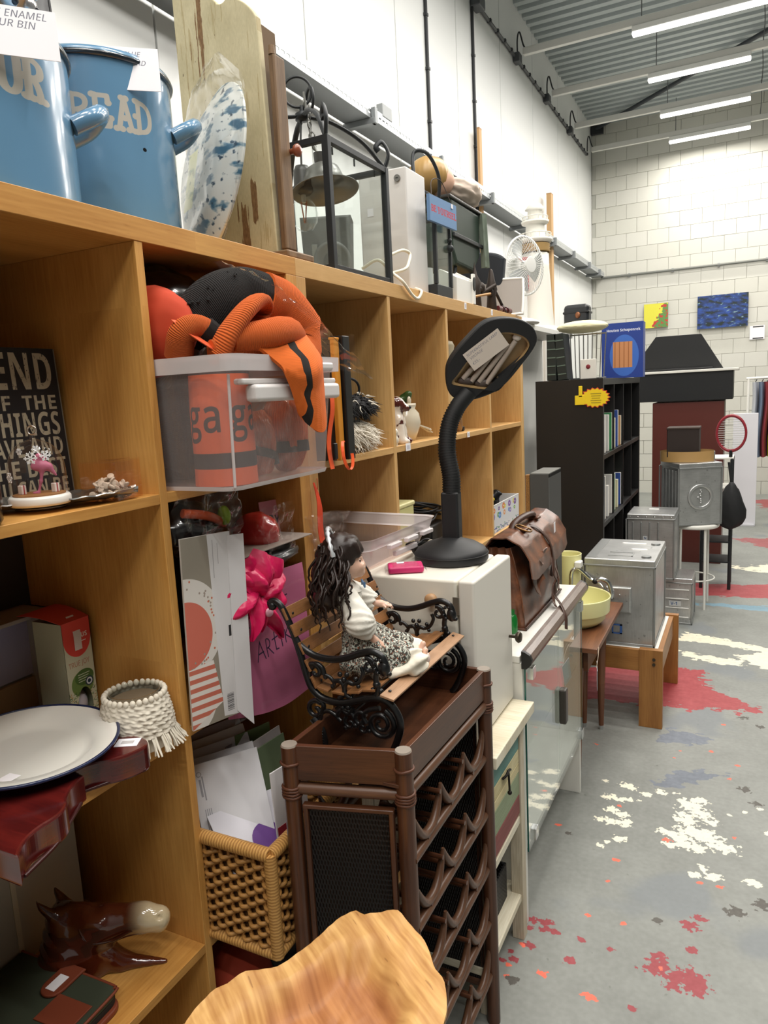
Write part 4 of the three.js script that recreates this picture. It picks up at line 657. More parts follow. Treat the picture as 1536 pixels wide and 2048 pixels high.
{ // ---- small lantern with hanging sign
  const t = T('small_lantern', 'small black metal lantern with a hooked handle, behind the blue wooden sign', 'lantern', { p: [-0.062, Y_TOP + 0.0005, -0.735] }), a = 0.052, H = 0.215;
  P(t, 'base', BB(-a - 0.004, a + 0.004, 0, 0.03, -a - 0.004, a + 0.004, 0.002), iron);
  for (const [sx, sz] of [[1, 1], [1, -1], [-1, 1], [-1, -1]]) { P(t, 'corner_bar', BB(sx * a - 0.005, sx * a + 0.005, 0.03, H, sz * a - 0.005, sz * a + 0.005, 0.001), iron); P(t, 'roof_bar', sweep([[sx * a, H, sz * a], [sx * a * 0.7, H + 0.035, sz * a * 0.7], [sx * 0.008, H + 0.06, sz * 0.008]], 0.004, { rad: 6 }), iron); }
  for (const s of [1, -1]) { P(t, 'glass_pane', BB(-a, a, 0.03, H, s * a - 0.001, s * a + 0.001, 0), paneGlass); P(t, 'glass_pane', BB(s * a - 0.001, s * a + 0.001, 0.03, H, -a, a, 0), paneGlass); }
  P(t, 'top_frame', MG(...[1, -1].flatMap((s) => [BB(-a, a, H - 0.008, H + 0.004, s * a - 0.006, s * a + 0.006, 0.001), BB(s * a - 0.006, s * a + 0.006, H - 0.008, H + 0.004, -a, a, 0.001)])), iron);
  P(t, 'handle', sweep([[0.03, H + 0.04, -0.04], [0.036, H + 0.1, -0.03], [0.02, H + 0.15, 0.0], [-0.01, H + 0.155, 0.02], [-0.005, H + 0.1, 0.04], [0.01, H + 0.05, 0.04]], 0.005, { rad: 8, seg: 40 }), iron); P(t, 'door_latch', MG(SPH(0.01, a + 0.006, 0.13, -a + 0.012, 1, 1, 1, 10), SPH(0.006, a + 0.006, 0.15, -a + 0.012, 1, 1, 1, 8)), iron);
  P(t, 'candle', CYL(0.02, 0.02, 0.05, 0, 0.03, 0, 20), M(0xe8e8e4, 0.5));
  const s = T('wooden_sign', 'blue wooden sign with red letters reading BE YOURSELF, hung on the small lantern', 'sign', { p: [0.006, 2.0, -0.7], ry: Math.PI / 2 - 0.06 });
  const map = canvas(512, 512, (c, W, H) => { c.fillStyle = '#6e8fb5'; c.fillRect(0, 0, W, H); for (let i = 0; i < 400; i++) { c.fillStyle = `rgba(${80 + rnd() * 60},${110 + rnd() * 60},${150 + rnd() * 50},0.3)`; c.fillRect(rnd() * W, rnd() * H, 30 + rnd() * 60, 2); } c.save(); c.translate(24, 318); c.scale(0.78, 1.9); c.fillStyle = '#c0343c'; c.strokeStyle = '#c0343c'; c.lineWidth = 3; c.font = 'bold 96px serif'; c.fillText('BE YOURSELF', 0, 0); c.strokeText('BE YOURSELF', 0, 0); c.restore(); });
  const [f, b] = printed(0.16, 0.062, 0.008); P(s, 'board', b, M(0x6384ab, 0.7)); P(s, 'lettering', f, M(0xffffff, 0.7, { map })); P(s, 'cord', sweep([[-0.06, 0.032, 0], [-0.03, 0.075, -0.012], [0.03, 0.085, -0.014], [0.06, 0.032, 0]], 0.0012, { rad: 5 }), M(0x4a4038, 0.8)); P(s, 'heart_tag', B(0.01, 0.011, 0.001, 0.05, 0.024, 0.0055, 0), cardM);
}
{ // ---- doll's pram with a blonde doll
  const green = M(0x1e2f24, 0.5), t = T('doll_pram', 'dark green doll pram on thin legs between the small lantern and the white birdhouse', 'doll pram', { p: [-0.13, Y_TOP + 0.0005, -1.05] });
  const prof = [[-0.13, 0.3], [0.13, 0.305], [0.125, 0.16], [0.09, 0.12], [-0.06, 0.115], [-0.125, 0.17]].map(([z, y]) => [z, y]);
  P(t, 'body', EX(prof, 0.15, 0.012, { bs: 3 }).rotateY(-Math.PI / 2), green); P(t, 'top_edge', BB(-0.08, 0.08, 0.298, 0.308, -0.14, 0.14, 0.004), M(0x2c2c2a, 0.4));
  P(t, 'trim_bar', BB(0.075, 0.082, 0.195, 0.207, -0.14, 0.12, 0.002), iron);
  for (const [x, z] of [[0.06, -0.1], [0.06, 0.09], [-0.06, -0.1], [-0.06, 0.09]]) P(t, 'leg', sweep([[x, 0.13, z * 0.7], [x, 0.06, z * 0.85], [x, 0, z]], 0.006, { rad: 8 }), iron);
  P(t, 'cloth_flap', grid(10, 12, (u, v) => [0.082 + 0.012 * Math.sin(u * 9), 0.3 - v * 0.16, -0.145 + u * 0.03 - v * 0.02], { thick: 0.002 }), M(0x7e8a7c, 0.9));
  const d = T('blonde_doll', 'blonde doll lying in the green pram, seen from behind its hair', 'doll', { p: [-0.15, 2.152, -1.0] });
  P(d, 'hair', warp(new THREE.SphereGeometry(0.062, 48, 32), (x, y, z) => { const n = 1 + 0.03 * Math.sin(Math.atan2(z, x) * 26 + y * 40); return [x * n, y * 0.9 * n + 0.03, z * 1.12 * n]; }), M(0xb08d55, 0.38)); P(d, 'head', SPH(0.05, 0.02, 0.02, -0.02), M(0xe0b49a, 0.5));
  P(d, 'lace_dress', warp(new THREE.SphereGeometry(0.07, 56, 36), (x, y, z) => { const n = 1 + 0.22 * fbm(x * 34, y * 34, z * 34, 4); return [x * 1.0 * n + 0.04, y * 0.62 * n + 0.002, z * 1.5 * n - 0.135]; }), M(0xcfbfb0, 0.85));
}
{ // ---- birdhouse, iron tool, tray, recorder, seat back, stick
  const w = M(0xe9e7e0, 0.6), t = T('birdhouse', 'small white wooden birdhouse with a round hole and a perch', 'birdhouse', { p: [-0.055, Y_TOP + 0.0005, -0.885] });
  P(t, 'house', EX([[-0.05, 0], [0.05, 0], [0.05, 0.062], [0, 0.09], [-0.05, 0.062]], 0.13, 0.001).translate(0, 0, 0), w); P(t, 'front', EX(new THREE.Shape([[-0.054, 0], [0.054, 0], [0.054, 0.066], [0, 0.096], [-0.054, 0.066]].map(([a, b]) => new THREE.Vector2(a, b))), 0.006, 0.001, { holes: [Array.from({ length: 18 }, (_, i) => [0.024 + 0.019 * Math.cos(i * 0.349), 0.05 + 0.019 * Math.sin(i * 0.349)])] }).rotateY(0).translate(0, 0, -0.069), w);
  const q = P(t, 'hole', CYL(0.02, 0.02, 0.004, 0, 0, 0, 20).rotateX(Math.PI / 2).translate(0.024, 0.05, -0.067), black); P(t, 'front_strip', BB(0.048, 0.056, 0, 0.085, -0.072, -0.056, 0.001), w); P(t, 'hole_side', CYL(0.014, 0.014, 0.003, 0, 0, 0, 18).rotateZ(Math.PI / 2).scale(1, 1.4, 0.6).translate(0.058, 0.056, -0.06), black); P(t, 'perch', rod([0.045, 0.022, -0.07], [0.075, 0.036, -0.15], 0.0035, 8), M(0xc0905c, 0.5));
  const rust = M(0x3a312b, 0.6, { metalness: 0.4 }), o = T('iron_figure', 'rusty iron ornament of joined rods beside the white birdhouse', 'ornament', { p: [-0.06, Y_TOP + 0.0005, -1.13] });
  P(o, 'spike', MG(LT([[0, 0.005], [0.02, 0.005], [0.016, 0.06], [0.022, 0.075], [0.008, 0.1], [0, 0.14]], 12).translate(0.02, 0, 0.06), LT([[0, 0.0], [0.018, 0.0], [0.014, 0.05], [0.02, 0.07], [0.012, 0.1], [0.006, 0.13], [0, 0.135]], 12).translate(0.03, 0, -0.07)), rust);
  P(o, 'bar', MG(rod([0.02, 0.065, 0.07], [0.03, 0.06, -0.1], 0.008, 8), rod([0.0, 0.03, 0.05], [0.05, 0.08, -0.05], 0.006, 8), rod([0.04, 0.08, -0.05], [0.05, 0.0, -0.16], 0.005, 8), SPH(0.016, 0.02, 0.07, 0.01, 1, 1, 1, 10), SPH(0.014, 0.03, 0.06, -0.05, 1, 1, 1, 10), rod([0.02, 0.0, 0.08], [0.02, 0.06, 0.04], 0.006, 8)), rust);
  const tr = T('white_tray', 'grey tray with a white rim leaning against the dark seat back', 'tray', { p: [-0.06, Y_TOP + 0.0005, -1.36], ry: 0.2, rx: -0.42, order: 'YXZ' });
  P(tr, 'tray_face', EX([[-0.08, 0.002], [0.08, 0.002], [0.08, 0.14], [-0.08, 0.14]], 0.004, 0.001), M(0x8b8279, 0.5)); P(tr, 'rim', sweep([[-0.07, 0.004, 0], [0.07, 0.004, 0], [0.083, 0.016, 0], [0.083, 0.126, 0], [0.07, 0.14, 0], [-0.07, 0.14, 0], [-0.083, 0.126, 0], [-0.083, 0.016, 0]], 0.005, { closed: true, rad: 8, seg: 60 }), w);
  const fl = T('recorder', 'short dark red wooden recorder lying at the end of the top board', 'recorder', { p: [-0.014, Y_TOP + 0.011, -1.27] }); P(fl, 'tube', sweep([[0, 0, 0.06], [0, 0, 0.0], [0.002, 0, -0.07]], (q) => 0.0085 + 0.002 * Math.sin(q * 9), { rad: 12, seg: 24 }), M(0x5d2a2a, 0.3)); P(fl, 'ring', MG(...[0.02, -0.03].map((z) => mv(new THREE.TorusGeometry(0.0105, 0.002, 6, 18), 0, 0, z))), M(0x3d1a1a, 0.3));
  const sb = T('seat_back', 'dark blue-grey padded seat back standing at the end of the top board', 'seat back', { p: [-0.2, Y_TOP + 0.0005, -1.415] });
  const sh = new THREE.Shape(); sh.moveTo(-0.14, 0); sh.lineTo(-0.165, 0.15); sh.quadraticCurveTo(-0.15, 0.215, -0.03, 0.225); sh.quadraticCurveTo(0.12, 0.24, 0.15, 0.2); sh.lineTo(0.128, 0); sh.lineTo(-0.14, 0);
  P(sb, 'pad', EX(sh, 0.05, 0.012, { bs: 3 }).rotateY(0.12), M(0x23272d, 0.8)); P(sb, 'seam', BB(-0.14, 0.13, 0.079, 0.083, 0.022, 0.027, 0.001).rotateY(0.12), M(0x14171b, 0.8));
  cubeUnits = false;
  const pole = T('wooden_stick', 'plain wooden stick leaning upright against the white wall behind the pram', 'stick', { p: [-1.215, 0, -4.63] }); P(pole, 'stick', BB(0, 0.02, 0, 3.55, -0.03, 0.03, 0.002), M(0xc49a68, 0.6)); P(pole, 'stick_end', BB(-0.0005, 0.0205, 3.54, 3.5505, -0.0305, 0.0305, 0.001), M(0xb0855a, 0.6));
}
cubeUnits = true;
{ // ---- on the white cupboard: fan, lighthouse, hat case, red box
  const y0 = 1.8155, pl = M(0xe4e4e0, 0.4), t = T('desk_fan', 'white desk fan with a round wire cage on the white cupboard', 'fan', { p: [-0.19, y0, -2.0], ry: 1.15 });
  P(t, 'base', LT([[0, 0], [0.105, 0], [0.108, 0.008], [0.08, 0.02], [0.03, 0.03], [0, 0.03]], 40), pl); P(t, 'post', sweep([[0, 0.025, 0], [0, 0.11, -0.004], [0, 0.2, -0.012]], (q) => lerp(0.024, 0.018, q), { rad: 14 }), pl);
  P(t, 'motor', LT([[0, -0.075], [0.03, -0.07], [0.042, -0.045], [0.045, 0.0], [0.036, 0.012], [0, 0.014]], 28).rotateX(Math.PI / 2).translate(0, 0.235, 0.012), pl);
  const R = 0.118, cg = [], wires = 44; for (const s of [1, -1]) for (let i = 0; i < wires; i++) { const a = (i / wires) * 6.2832, p = []; for (let k = 0; k <= 6; k++) { const q = k / 6, r = lerp(0.03, R, q); p.push([r * Math.cos(a), r * Math.sin(a), s * 0.034 * Math.sqrt(1 - 0.98 * q * q)]); } cg.push(sweep(p, 0.0009, { raw: true, rad: 4 })); }
  P(t, 'wire_cage', MG(cg).translate(0, 0.235, 0.062), pl); P(t, 'cage_rim', mv(new THREE.TorusGeometry(R, 0.005, 8, 56), 0, 0.235, 0.062), pl); P(t, 'cage_badge', LT([[0, 0.003], [0.03, 0.003], [0.033, 0]], 28).rotateX(Math.PI / 2).translate(0, 0.235, 0.096), pl);
  const bl = M(0xc9cccb, 0.25, { transmission: 0.35, thickness: 0 }); for (let i = 0; i < 3; i++) P(t, 'blade', grid(8, 6, (u, v) => { const a = (u - 0.5) * 1.2, r = 0.02 + 0.085 * v; return [r * Math.cos(a), r * Math.sin(a), (u - 0.5) * 0.03]; }, { thick: 0.0015 }).rotateZ(i * 2.094).translate(0, 0.235, 0.06), bl); P(t, 'hub', SPH(0.022, 0, 0.235, 0.064, 1, 1, 0.7), pl);
  const cr = M(0xe2e0d6, 0.6), lh = T('model_lighthouse', 'white model lighthouse with two railed galleries, standing behind the fan', 'lighthouse model', { p: [-0.27, y0, -2.68] });
  P(lh, 'base', LT([[0, 0], [0.13, 0], [0.13, 0.02], [0.1, 0.035], [0, 0.035]], 32), cr); P(lh, 'tower', LT([[0.092, 0.03], [0.085, 0.1], [0.068, 0.33], [0.066, 0.4], [0, 0.4]], 10), cr); P(lh, 'rope_band', LT([[0.07, 0.405], [0.074, 0.412], [0.07, 0.419], [0.074, 0.426], [0.07, 0.433], [0.074, 0.44], [0.07, 0.447], [0, 0.447]], 28), M(0x9a7d4c, 0.8));
  P(lh, 'gallery', LT([[0, 0.447], [0.075, 0.45], [0.085, 0.462], [0.085, 0.47], [0.05, 0.476], [0.046, 0.54], [0.066, 0.546], [0.07, 0.558], [0.042, 0.562], [0, 0.562]], 28), cr); P(lh, 'lantern_room', LT([[0.036, 0.56], [0.036, 0.61], [0.05, 0.615], [0.03, 0.64], [0.008, 0.65], [0.006, 0.665], [0, 0.667]], 24), cr);
  const pm = []; for (let i = 0; i < 12; i++) { const a = i * 0.5236; pm.push(rod([0.08 * Math.cos(a), 0.468, 0.08 * Math.sin(a)], [0.08 * Math.cos(a), 0.495, 0.08 * Math.sin(a)], 0.0025, 5), rod([0.064 * Math.cos(a), 0.556, 0.064 * Math.sin(a)], [0.064 * Math.cos(a), 0.578, 0.064 * Math.sin(a)], 0.0022, 5)); } P(lh, 'railing', MG(pm, mv(rot(new THREE.TorusGeometry(0.08, 0.0025, 6, 30), Math.PI / 2), 0, 0.495, 0), mv(rot(new THREE.TorusGeometry(0.064, 0.0022, 6, 30), Math.PI / 2), 0, 0.578, 0)), cr);
  cubeUnits = false;
  const stp = T('wooden_post', 'thin wooden post rising behind the model lighthouse', 'post', { p: [-1.18, 0, -6.8] }); P(stp, 'post', BB(-0.03, 0.02, 0, 3.52, -0.045, 0.045, 0.003), M(0xc09a6a, 0.6)); P(stp, 'post_end', BB(-0.0305, 0.0205, 3.51, 3.5205, -0.0455, 0.0455, 0.001), M(0xa98352, 0.6));
  cubeUnits = true;
  const hc = T('black_hat_case', 'black rounded case with a brass lock beside the model lighthouse', 'case', { p: [-0.115, y0, -2.8] }); const cm = M(0x26282a, 0.4); P(hc, 'body', B(0.13, 0.14, 0.09, 0.03, 0.071, 0, 0.02), cm); P(hc, 'lid_band', B(0.134, 0.012, 0.094, 0.03, 0.1, 0, 0.004), M(0x151617, 0.4)); P(hc, 'lock', SPH(0.014, 0.04, 0.085, 0.046, 1, 1.2, 0.4, 10), M(0x8a5a3c, 0.4, { metalness: 0.6 }));
  const rb = T('red_box', 'flat red box standing against the wall behind the fan', 'box', { p: [-0.42, y0, -2.5] }); P(rb, 'box', BB(-0.06, 0.16, 0.2, 0.36, -0.012, 0.012, 0.002), M(0xb23a40, 0.5)); P(rb, 'stand', BB(-0.05, 0.15, 0, 0.2, -0.012, 0.012, 0.002), M(0xd8d8d4, 0.5));
}

cubeUnits = false;

// ---------------------------------------------------------------- one continuous skin over joined tapered limbs (surface nets)
const smin = (a, b, k) => { const h = Math.max(k - Math.abs(a - b), 0) / k; return Math.min(a, b) - h * h * k * 0.25; };
const cap = (a, b, ra, rb, k) => ({ a, b, ra, rb, k, lo: a.map((q, i) => Math.min(q - ra, b[i] - rb)), hi: a.map((q, i) => Math.max(q + ra, b[i] + rb)), d: (x, y, z) => { const dx = b[0] - a[0], dy = b[1] - a[1], dz = b[2] - a[2], t = clamp(((x - a[0]) * dx + (y - a[1]) * dy + (z - a[2]) * dz) / (dx * dx + dy * dy + dz * dz + 1e-12)); return Math.hypot(x - a[0] - dx * t, y - a[1] - dy * t, z - a[2] - dz * t) - lerp(ra, rb, t); } });
const ell = (c, r, k) => { const m = Math.min(...r); return { k, lo: c.map((q, i) => q - r[i]), hi: c.map((q, i) => q + r[i]), d: (x, y, z) => { const q = Math.hypot((x - c[0]) / r[0], (y - c[1]) / r[1], (z - c[2]) / r[2]); return (q - 1) * m; } }; };
function iso(prims, cell, q = {}) {
  const K = q.k || 0.01, pad = cell * 2.5, lo = [0, 1, 2].map((i) => Math.min(...prims.filter((p) => !p.cut).map((p) => p.lo[i])) - pad), hi = [0, 1, 2].map((i) => Math.max(...prims.filter((p) => !p.cut).map((p) => p.hi[i])) + pad);
  const n = [0, 1, 2].map((i) => Math.ceil((hi[i] - lo[i]) / cell) + 1), F = new Float32Array(n[0] * n[1] * n[2]), at = (i, j, k) => (k * n[1] + j) * n[0] + i;
  for (let k = 0; k < n[2]; k++) for (let j = 0; j < n[1]; j++) for (let i = 0; i < n[0]; i++) {
    const x = lo[0] + i * cell, y = lo[1] + j * cell, z = lo[2] + k * cell; let f = 1e3;
    for (const p of prims) { const d = p.d(x, y, z); f = p.cut ? -smin(-f, d, p.k ?? K) : smin(f, d, p.k ?? K); }
    if (q.bump) f += q.bump(x, y, z); F[at(i, j, k)] = f;
  }
  const id = new Int32Array(F.length).fill(-1), pos = [], idx = [];
  for (let k = 0; k < n[2] - 1; k++) for (let j = 0; j < n[1] - 1; j++) for (let i = 0; i < n[0] - 1; i++) {
    let c = 0, sx = 0, sy = 0, sz = 0; const v = [];
    for (let m = 0; m < 8; m++) v.push(F[at(i + (m & 1), j + ((m >> 1) & 1), k + (m >> 2))]);
    for (let a = 0; a < 8; a++) for (const e of [1, 2, 4]) { if (a & e) continue; const b = a | e; if ((v[a] < 0) === (v[b] < 0)) continue; const t = v[a] / (v[a] - v[b]); sx += (a & 1) + (e === 1 ? t : 0); sy += ((a >> 1) & 1) + (e === 2 ? t : 0); sz += (a >> 2) + (e === 4 ? t : 0); c++; }
    if (!c) continue; id[at(i, j, k)] = pos.length / 3; pos.push(lo[0] + (i + sx / c) * cell, lo[1] + (j + sy / c) * cell, lo[2] + (k + sz / c) * cell);
  }
  const quad = (a, b, c, d, flip) => { if (a < 0 || b < 0 || c < 0 || d < 0) return; flip ? idx.push(a, c, b, a, d, c) : idx.push(a, b, c, a, c, d); };
  for (let k = 1; k < n[2] - 1; k++) for (let j = 1; j < n[1] - 1; j++) for (let i = 1; i < n[0] - 1; i++) {
    const s = F[at(i, j, k)] < 0;
    if (s !== F[at(i + 1, j, k)] < 0) quad(id[at(i, j - 1, k - 1)], id[at(i, j, k - 1)], id[at(i, j, k)], id[at(i, j - 1, k)], !s);
    if (s !== F[at(i, j + 1, k)] < 0) quad(id[at(i - 1, j, k - 1)], id[at(i - 1, j, k)], id[at(i, j, k)], id[at(i, j, k - 1)], !s);
    if (s !== F[at(i, j, k + 1)] < 0) quad(id[at(i - 1, j - 1, k)], id[at(i, j - 1, k)], id[at(i, j, k)], id[at(i - 1, j, k)], !s);
  }
  const g = new THREE.BufferGeometry(); g.setAttribute('position', new THREE.Float32BufferAttribute(pos, 3)); g.setIndex(idx); g.computeVertexNormals();
  g.setAttribute('uv', new THREE.Float32BufferAttribute(new Float32Array(pos.length / 3 * 2), 2));
  if (q.color) { const c = new Float32Array(pos.length), col = new THREE.Color(); for (let i = 0; i < pos.length; i += 3) { col.set(q.color(pos[i], pos[i + 1], pos[i + 2])); c[i] = col.r; c[i + 1] = col.g; c[i + 2] = col.b; } g.setAttribute('color', new THREE.Float32BufferAttribute(c, 3)); }
  return g;
}
const mixHex = (a, b, t) => new THREE.Color(a).lerp(new THREE.Color(b), clamp(t));

// ---------------------------------------------------------------- left column, upper cubby: sign, glass dome, leaf tray, pins
cubeUnits = true;
const Y1 = shelfY(1), Y2 = shelfY(2), Y3 = shelfY(3);
{
  const t = T('slogan_sign', 'black wooden sign with worn cream capitals at the left edge, ending YOU CAN BE', 'sign', { p: [-0.152, Y1 + 0.0005, 0.394], rz: 0.045 }), W = 0.29, H = 0.207;
  const map = canvas(1160, 828, (c, w, h) => {
    c.fillStyle = '#17161a'; c.fillRect(0, 0, w, h); c.fillStyle = '#aea690';
    const L = [['FRIEND', 0.03, 0.27, 0.172], ['OF  THE', 0.31, 0.405, 0.112], ['THINGS', 0.42, 0.575, 0.112], ['HAVE AND', 0.59, 0.71, 0.128], ['THE BEST', 0.73, 0.845, 0.126], ['YOU CAN BE', 0.865, 0.97, 0.138]];
    for (const [s, a, b, wd] of L) { c.save(); c.font = 'bold 100px sans-serif'; const m = c.measureText(s).width, x1 = w - 26; c.translate(x1 - (wd / W) * w, b * h); c.scale(((wd / W) * w) / m, ((b - a) * h) / 72); c.fillText(s, 0, 0); c.restore(); }
    for (let i = 0; i < 1500; i++) { c.fillStyle = `rgba(23,22,26,${0.3 + rnd() * 0.6})`; const x = rnd() * w, y = rnd() * h; c.fillRect(x, y, rnd() * 5, 1 + rnd() * 14); }
  });
  P(t, 'board', BB(-0.02, 0, 0, H, 0, W, 0.001), M(0x1b1a1d, 0.7)); P(t, 'lettering', new THREE.PlaneGeometry(W, H).rotateY(Math.PI / 2).translate(0.0004, H / 2, W / 2), M(0xffffff, 0.7, { map }));
  P(t, 'worn_edge', BB(-0.02, 0.0006, 0.001, H - 0.001, -0.0008, 0.001, 0), M(0x6f6a5e, 0.8));
}
{
  const t = T('leaf_tray', 'silver leaf-shaped tray with ridges under the glass dome', 'tray', { p: [-0.075, Y1 + 0.0006, 0.51], ry: 0.95 });
  const silver = M(0xbfbfbd, 0.25, { metalness: 0.9 });
  P(t, 'tray', grid(48, 20, (u, v) => { const x = (u - 0.5) * 0.235, w = 0.052 * Math.pow(Math.sin(Math.PI * clamp(u, 0.02, 0.98)), 0.6), e = Math.abs(2 * v - 1); return [x, 0.004 + 0.008 * Math.pow(e, 3) + 0.004 * Math.pow(Math.abs(2 * u - 1), 4) + 0.0011 * Math.sin((u * 60 + e * 16)) * (1 - e * 0.3), (2 * v - 1) * w]; }, { thick: 0.0016 }), silver);
  P(t, 'foot_ring', mv(rot(new THREE.TorusGeometry(0.03, 0.002, 6, 30), Math.PI / 2), 0, 0.002, 0), silver);
}
{
  const t = T('glass_dome', 'glass dome ornament with a pink flamingo and white snowflakes on it', 'glass dome', { p: [-0.05, Y1 + 0.009, 0.53] });
  P(t, 'base', LT([[0, 0], [0.034, 0], [0.0355, 0.003], [0.0355, 0.009], [0.033, 0.012], [0, 0.012]], 40), M(0xe9e6df, 0.35)); P(t, 'wooden_floor', CYL(0.03, 0.03, 0.0015, 0, 0.012, 0, 32), M(0x9a6a3c, 0.5));
  const gl = new THREE.MeshPhysicalMaterial({ color: 0xffffff, roughness: 0.01, transmission: 1, thickness: 0, ior: 1.5, side: THREE.DoubleSide });
  P(t, 'glass', LT([[0.0325, 0.012], [0.0328, 0.04], [0.0315, 0.052], [0.027, 0.064], [0.019, 0.073], [0.009, 0.078], [0.003, 0.08], [0.003, 0.084]], 48), gl); P(t, 'ring', new THREE.TorusGeometry(0.0052, 0.0013, 8, 20).rotateY(0.5).translate(0, 0.09, 0), M(0xcac6bf, 0.2, { metalness: 0.9 }));
  const pink = M(0xc26a86, 0.5), fr = Math.PI * 0.28;
  const bird = iso([cap([0, 0.052, 0], [0.004, 0.058, 0], 0.0035, 0.0035), cap([0.004, 0.058, 0], [0.012, 0.056, 0], 0.0032, 0.002), cap([0, 0.052, 0], [-0.002, 0.046, 0], 0.0022, 0.0025), ell([0.006, 0.046, 0], [0.0115, 0.0065, 0.0055], 0.004), cap([0.014, 0.044, 0], [0.021, 0.034, 0], 0.004, 0.0012, 0.003), cap([0.006, 0.042, 0.001], [0.0035, 0.028, 0.001], 0.0028, 0.0016), cap([0.0035, 0.028, 0.001], [-0.001, 0.013, 0.001], 0.0017, 0.0014), cap([-0.001, 0.014, 0.001], [-0.006, 0.0145, 0.001], 0.002, 0.0015)], 0.0011, { k: 0.003 });
  P(t, 'flamingo', bird.rotateY(0.85), pink);
  for (const [x, z] of [[-0.012, 0.014], [0.012, -0.014]]) { P(t, 'gift_box', B(0.007, 0.011, 0.007, x, 0.019, z, 0.0008), M(0xeadfd8, 0.5)); P(t, 'ribbon', B(0.0074, 0.0112, 0.0016, x, 0.019, z, 0), M(0xb0444c, 0.5)); }
  const sn = M(0xf6f6f6, 0.5, { emissive: 0x000000 }); for (const [a, y, s] of [[-0.15, 0.058, 1.1], [0.42, 0.06, 1], [-1.1, 0.036, 1], [0.1, 0.068, 0.7], [-0.75, 0.066, 0.6]]) { const arms = []; for (let i = 0; i < 3; i++) arms.push(rot(B(0.0135 * s, 0.0016, 0.0006, 0, 0, 0, 0), 0, 0, i * 1.0472)); for (let i = 0; i < 6; i++) arms.push(rot(mv(rot(B(0.004 * s, 0.0012, 0.0006, 0, 0, 0, 0), 0, 0, 1.57), 0.0048 * s, 0, 0), 0, 0, i * 1.0472)); const R = 0.0333 * Math.min(1, y > 0.052 ? 1 - Math.pow((y - 0.045) / 0.036, 2) * 0.85 : 1); P(t, 'snowflake', rot(MG(arms), 0, a + 0.9, 0).translate(R * Math.sin(a + 0.9), y, R * Math.cos(a + 0.9)), sn); }
}
{
  const t = T('pin_box', 'clear plastic cube half full of white-headed push pins', 'pin box', { p: [-0.038, Y1 + 0.0006, 0.428], ry: 0.2 });
  const cl = new THREE.MeshPhysicalMaterial({ color: 0xfffaf6, roughness: 0.03, transmission: 1, thickness: 0, ior: 1.45, side: THREE.DoubleSide }), a = 0.027, h = 0.05;
  for (const s of [1, -1]) { P(t, 'wall', BB(-a, a, 0, h, s * a - 0.0008, s * a + 0.0008, 0.0004), cl); P(t, 'wall', BB(s * a - 0.0008, s * a + 0.0008, 0, h, -a, a, 0.0004), cl); } P(t, 'floor_plate', BB(-a, a, 0, 0.0015, -a, a, 0), cl); P(t, 'lid', BB(-a - 0.001, a + 0.001, h, h + 0.0025, -a - 0.001, a + 0.001, 0.0008), cl); P(t, 'lid_tab', BB(-0.004, 0.02, h + 0.0025, h + 0.004, -0.018, 0.018, 0.001), cl);
  const hd = LT([[0, 0.0018], [0.0042, 0.0014], [0.0048, 0], [0.0042, -0.0012], [0, -0.0014]], 12), wm = M(0xdedad2, 0.4), br = M(0xc8a45c, 0.3, { metalness: 0.8 });
  for (let i = 0; i < 64; i++) { const x = rr(-0.021, 0.021), z = rr(-0.021, 0.021), y = 0.005 + rnd() * (0.026 - Math.hypot(x, z) * 0.45); const m = P(t, 'push_pin', hd, wm, { p: [x, y, z], rx: rr(-1.4, 1.4), ry: rr(0, 6), rz: rr(-1.4, 1.4) }); }
  for (let i = 0; i < 8; i++) P(t, 'brass_ring', new THREE.TorusGeometry(0.0046, 0.0006, 6, 16), br, { p: [rr(0.002, 0.022), rr(0.004, 0.012), rr(-0.018, 0.008)], rx: rr(0, 3), ry: rr(0, 3) });
  const c = T('black_pot', 'glossy black pot cut by the left edge of the picture', 'pot', { p: [-0.022, Y1 + 0.0006, 0.635] }); P(c, 'body', LT([[0, 0], [0.024, 0], [0.028, 0.006], [0.027, 0.022], [0.029, 0.024], [0.029, 0.05], [0, 0.052]], 32), M(0x141416, 0.25)); P(c, 'band', LT([[0.0285, 0.0215], [0.0297, 0.023], [0.0285, 0.0245]], 32), M(0x050505, 0.3));
}
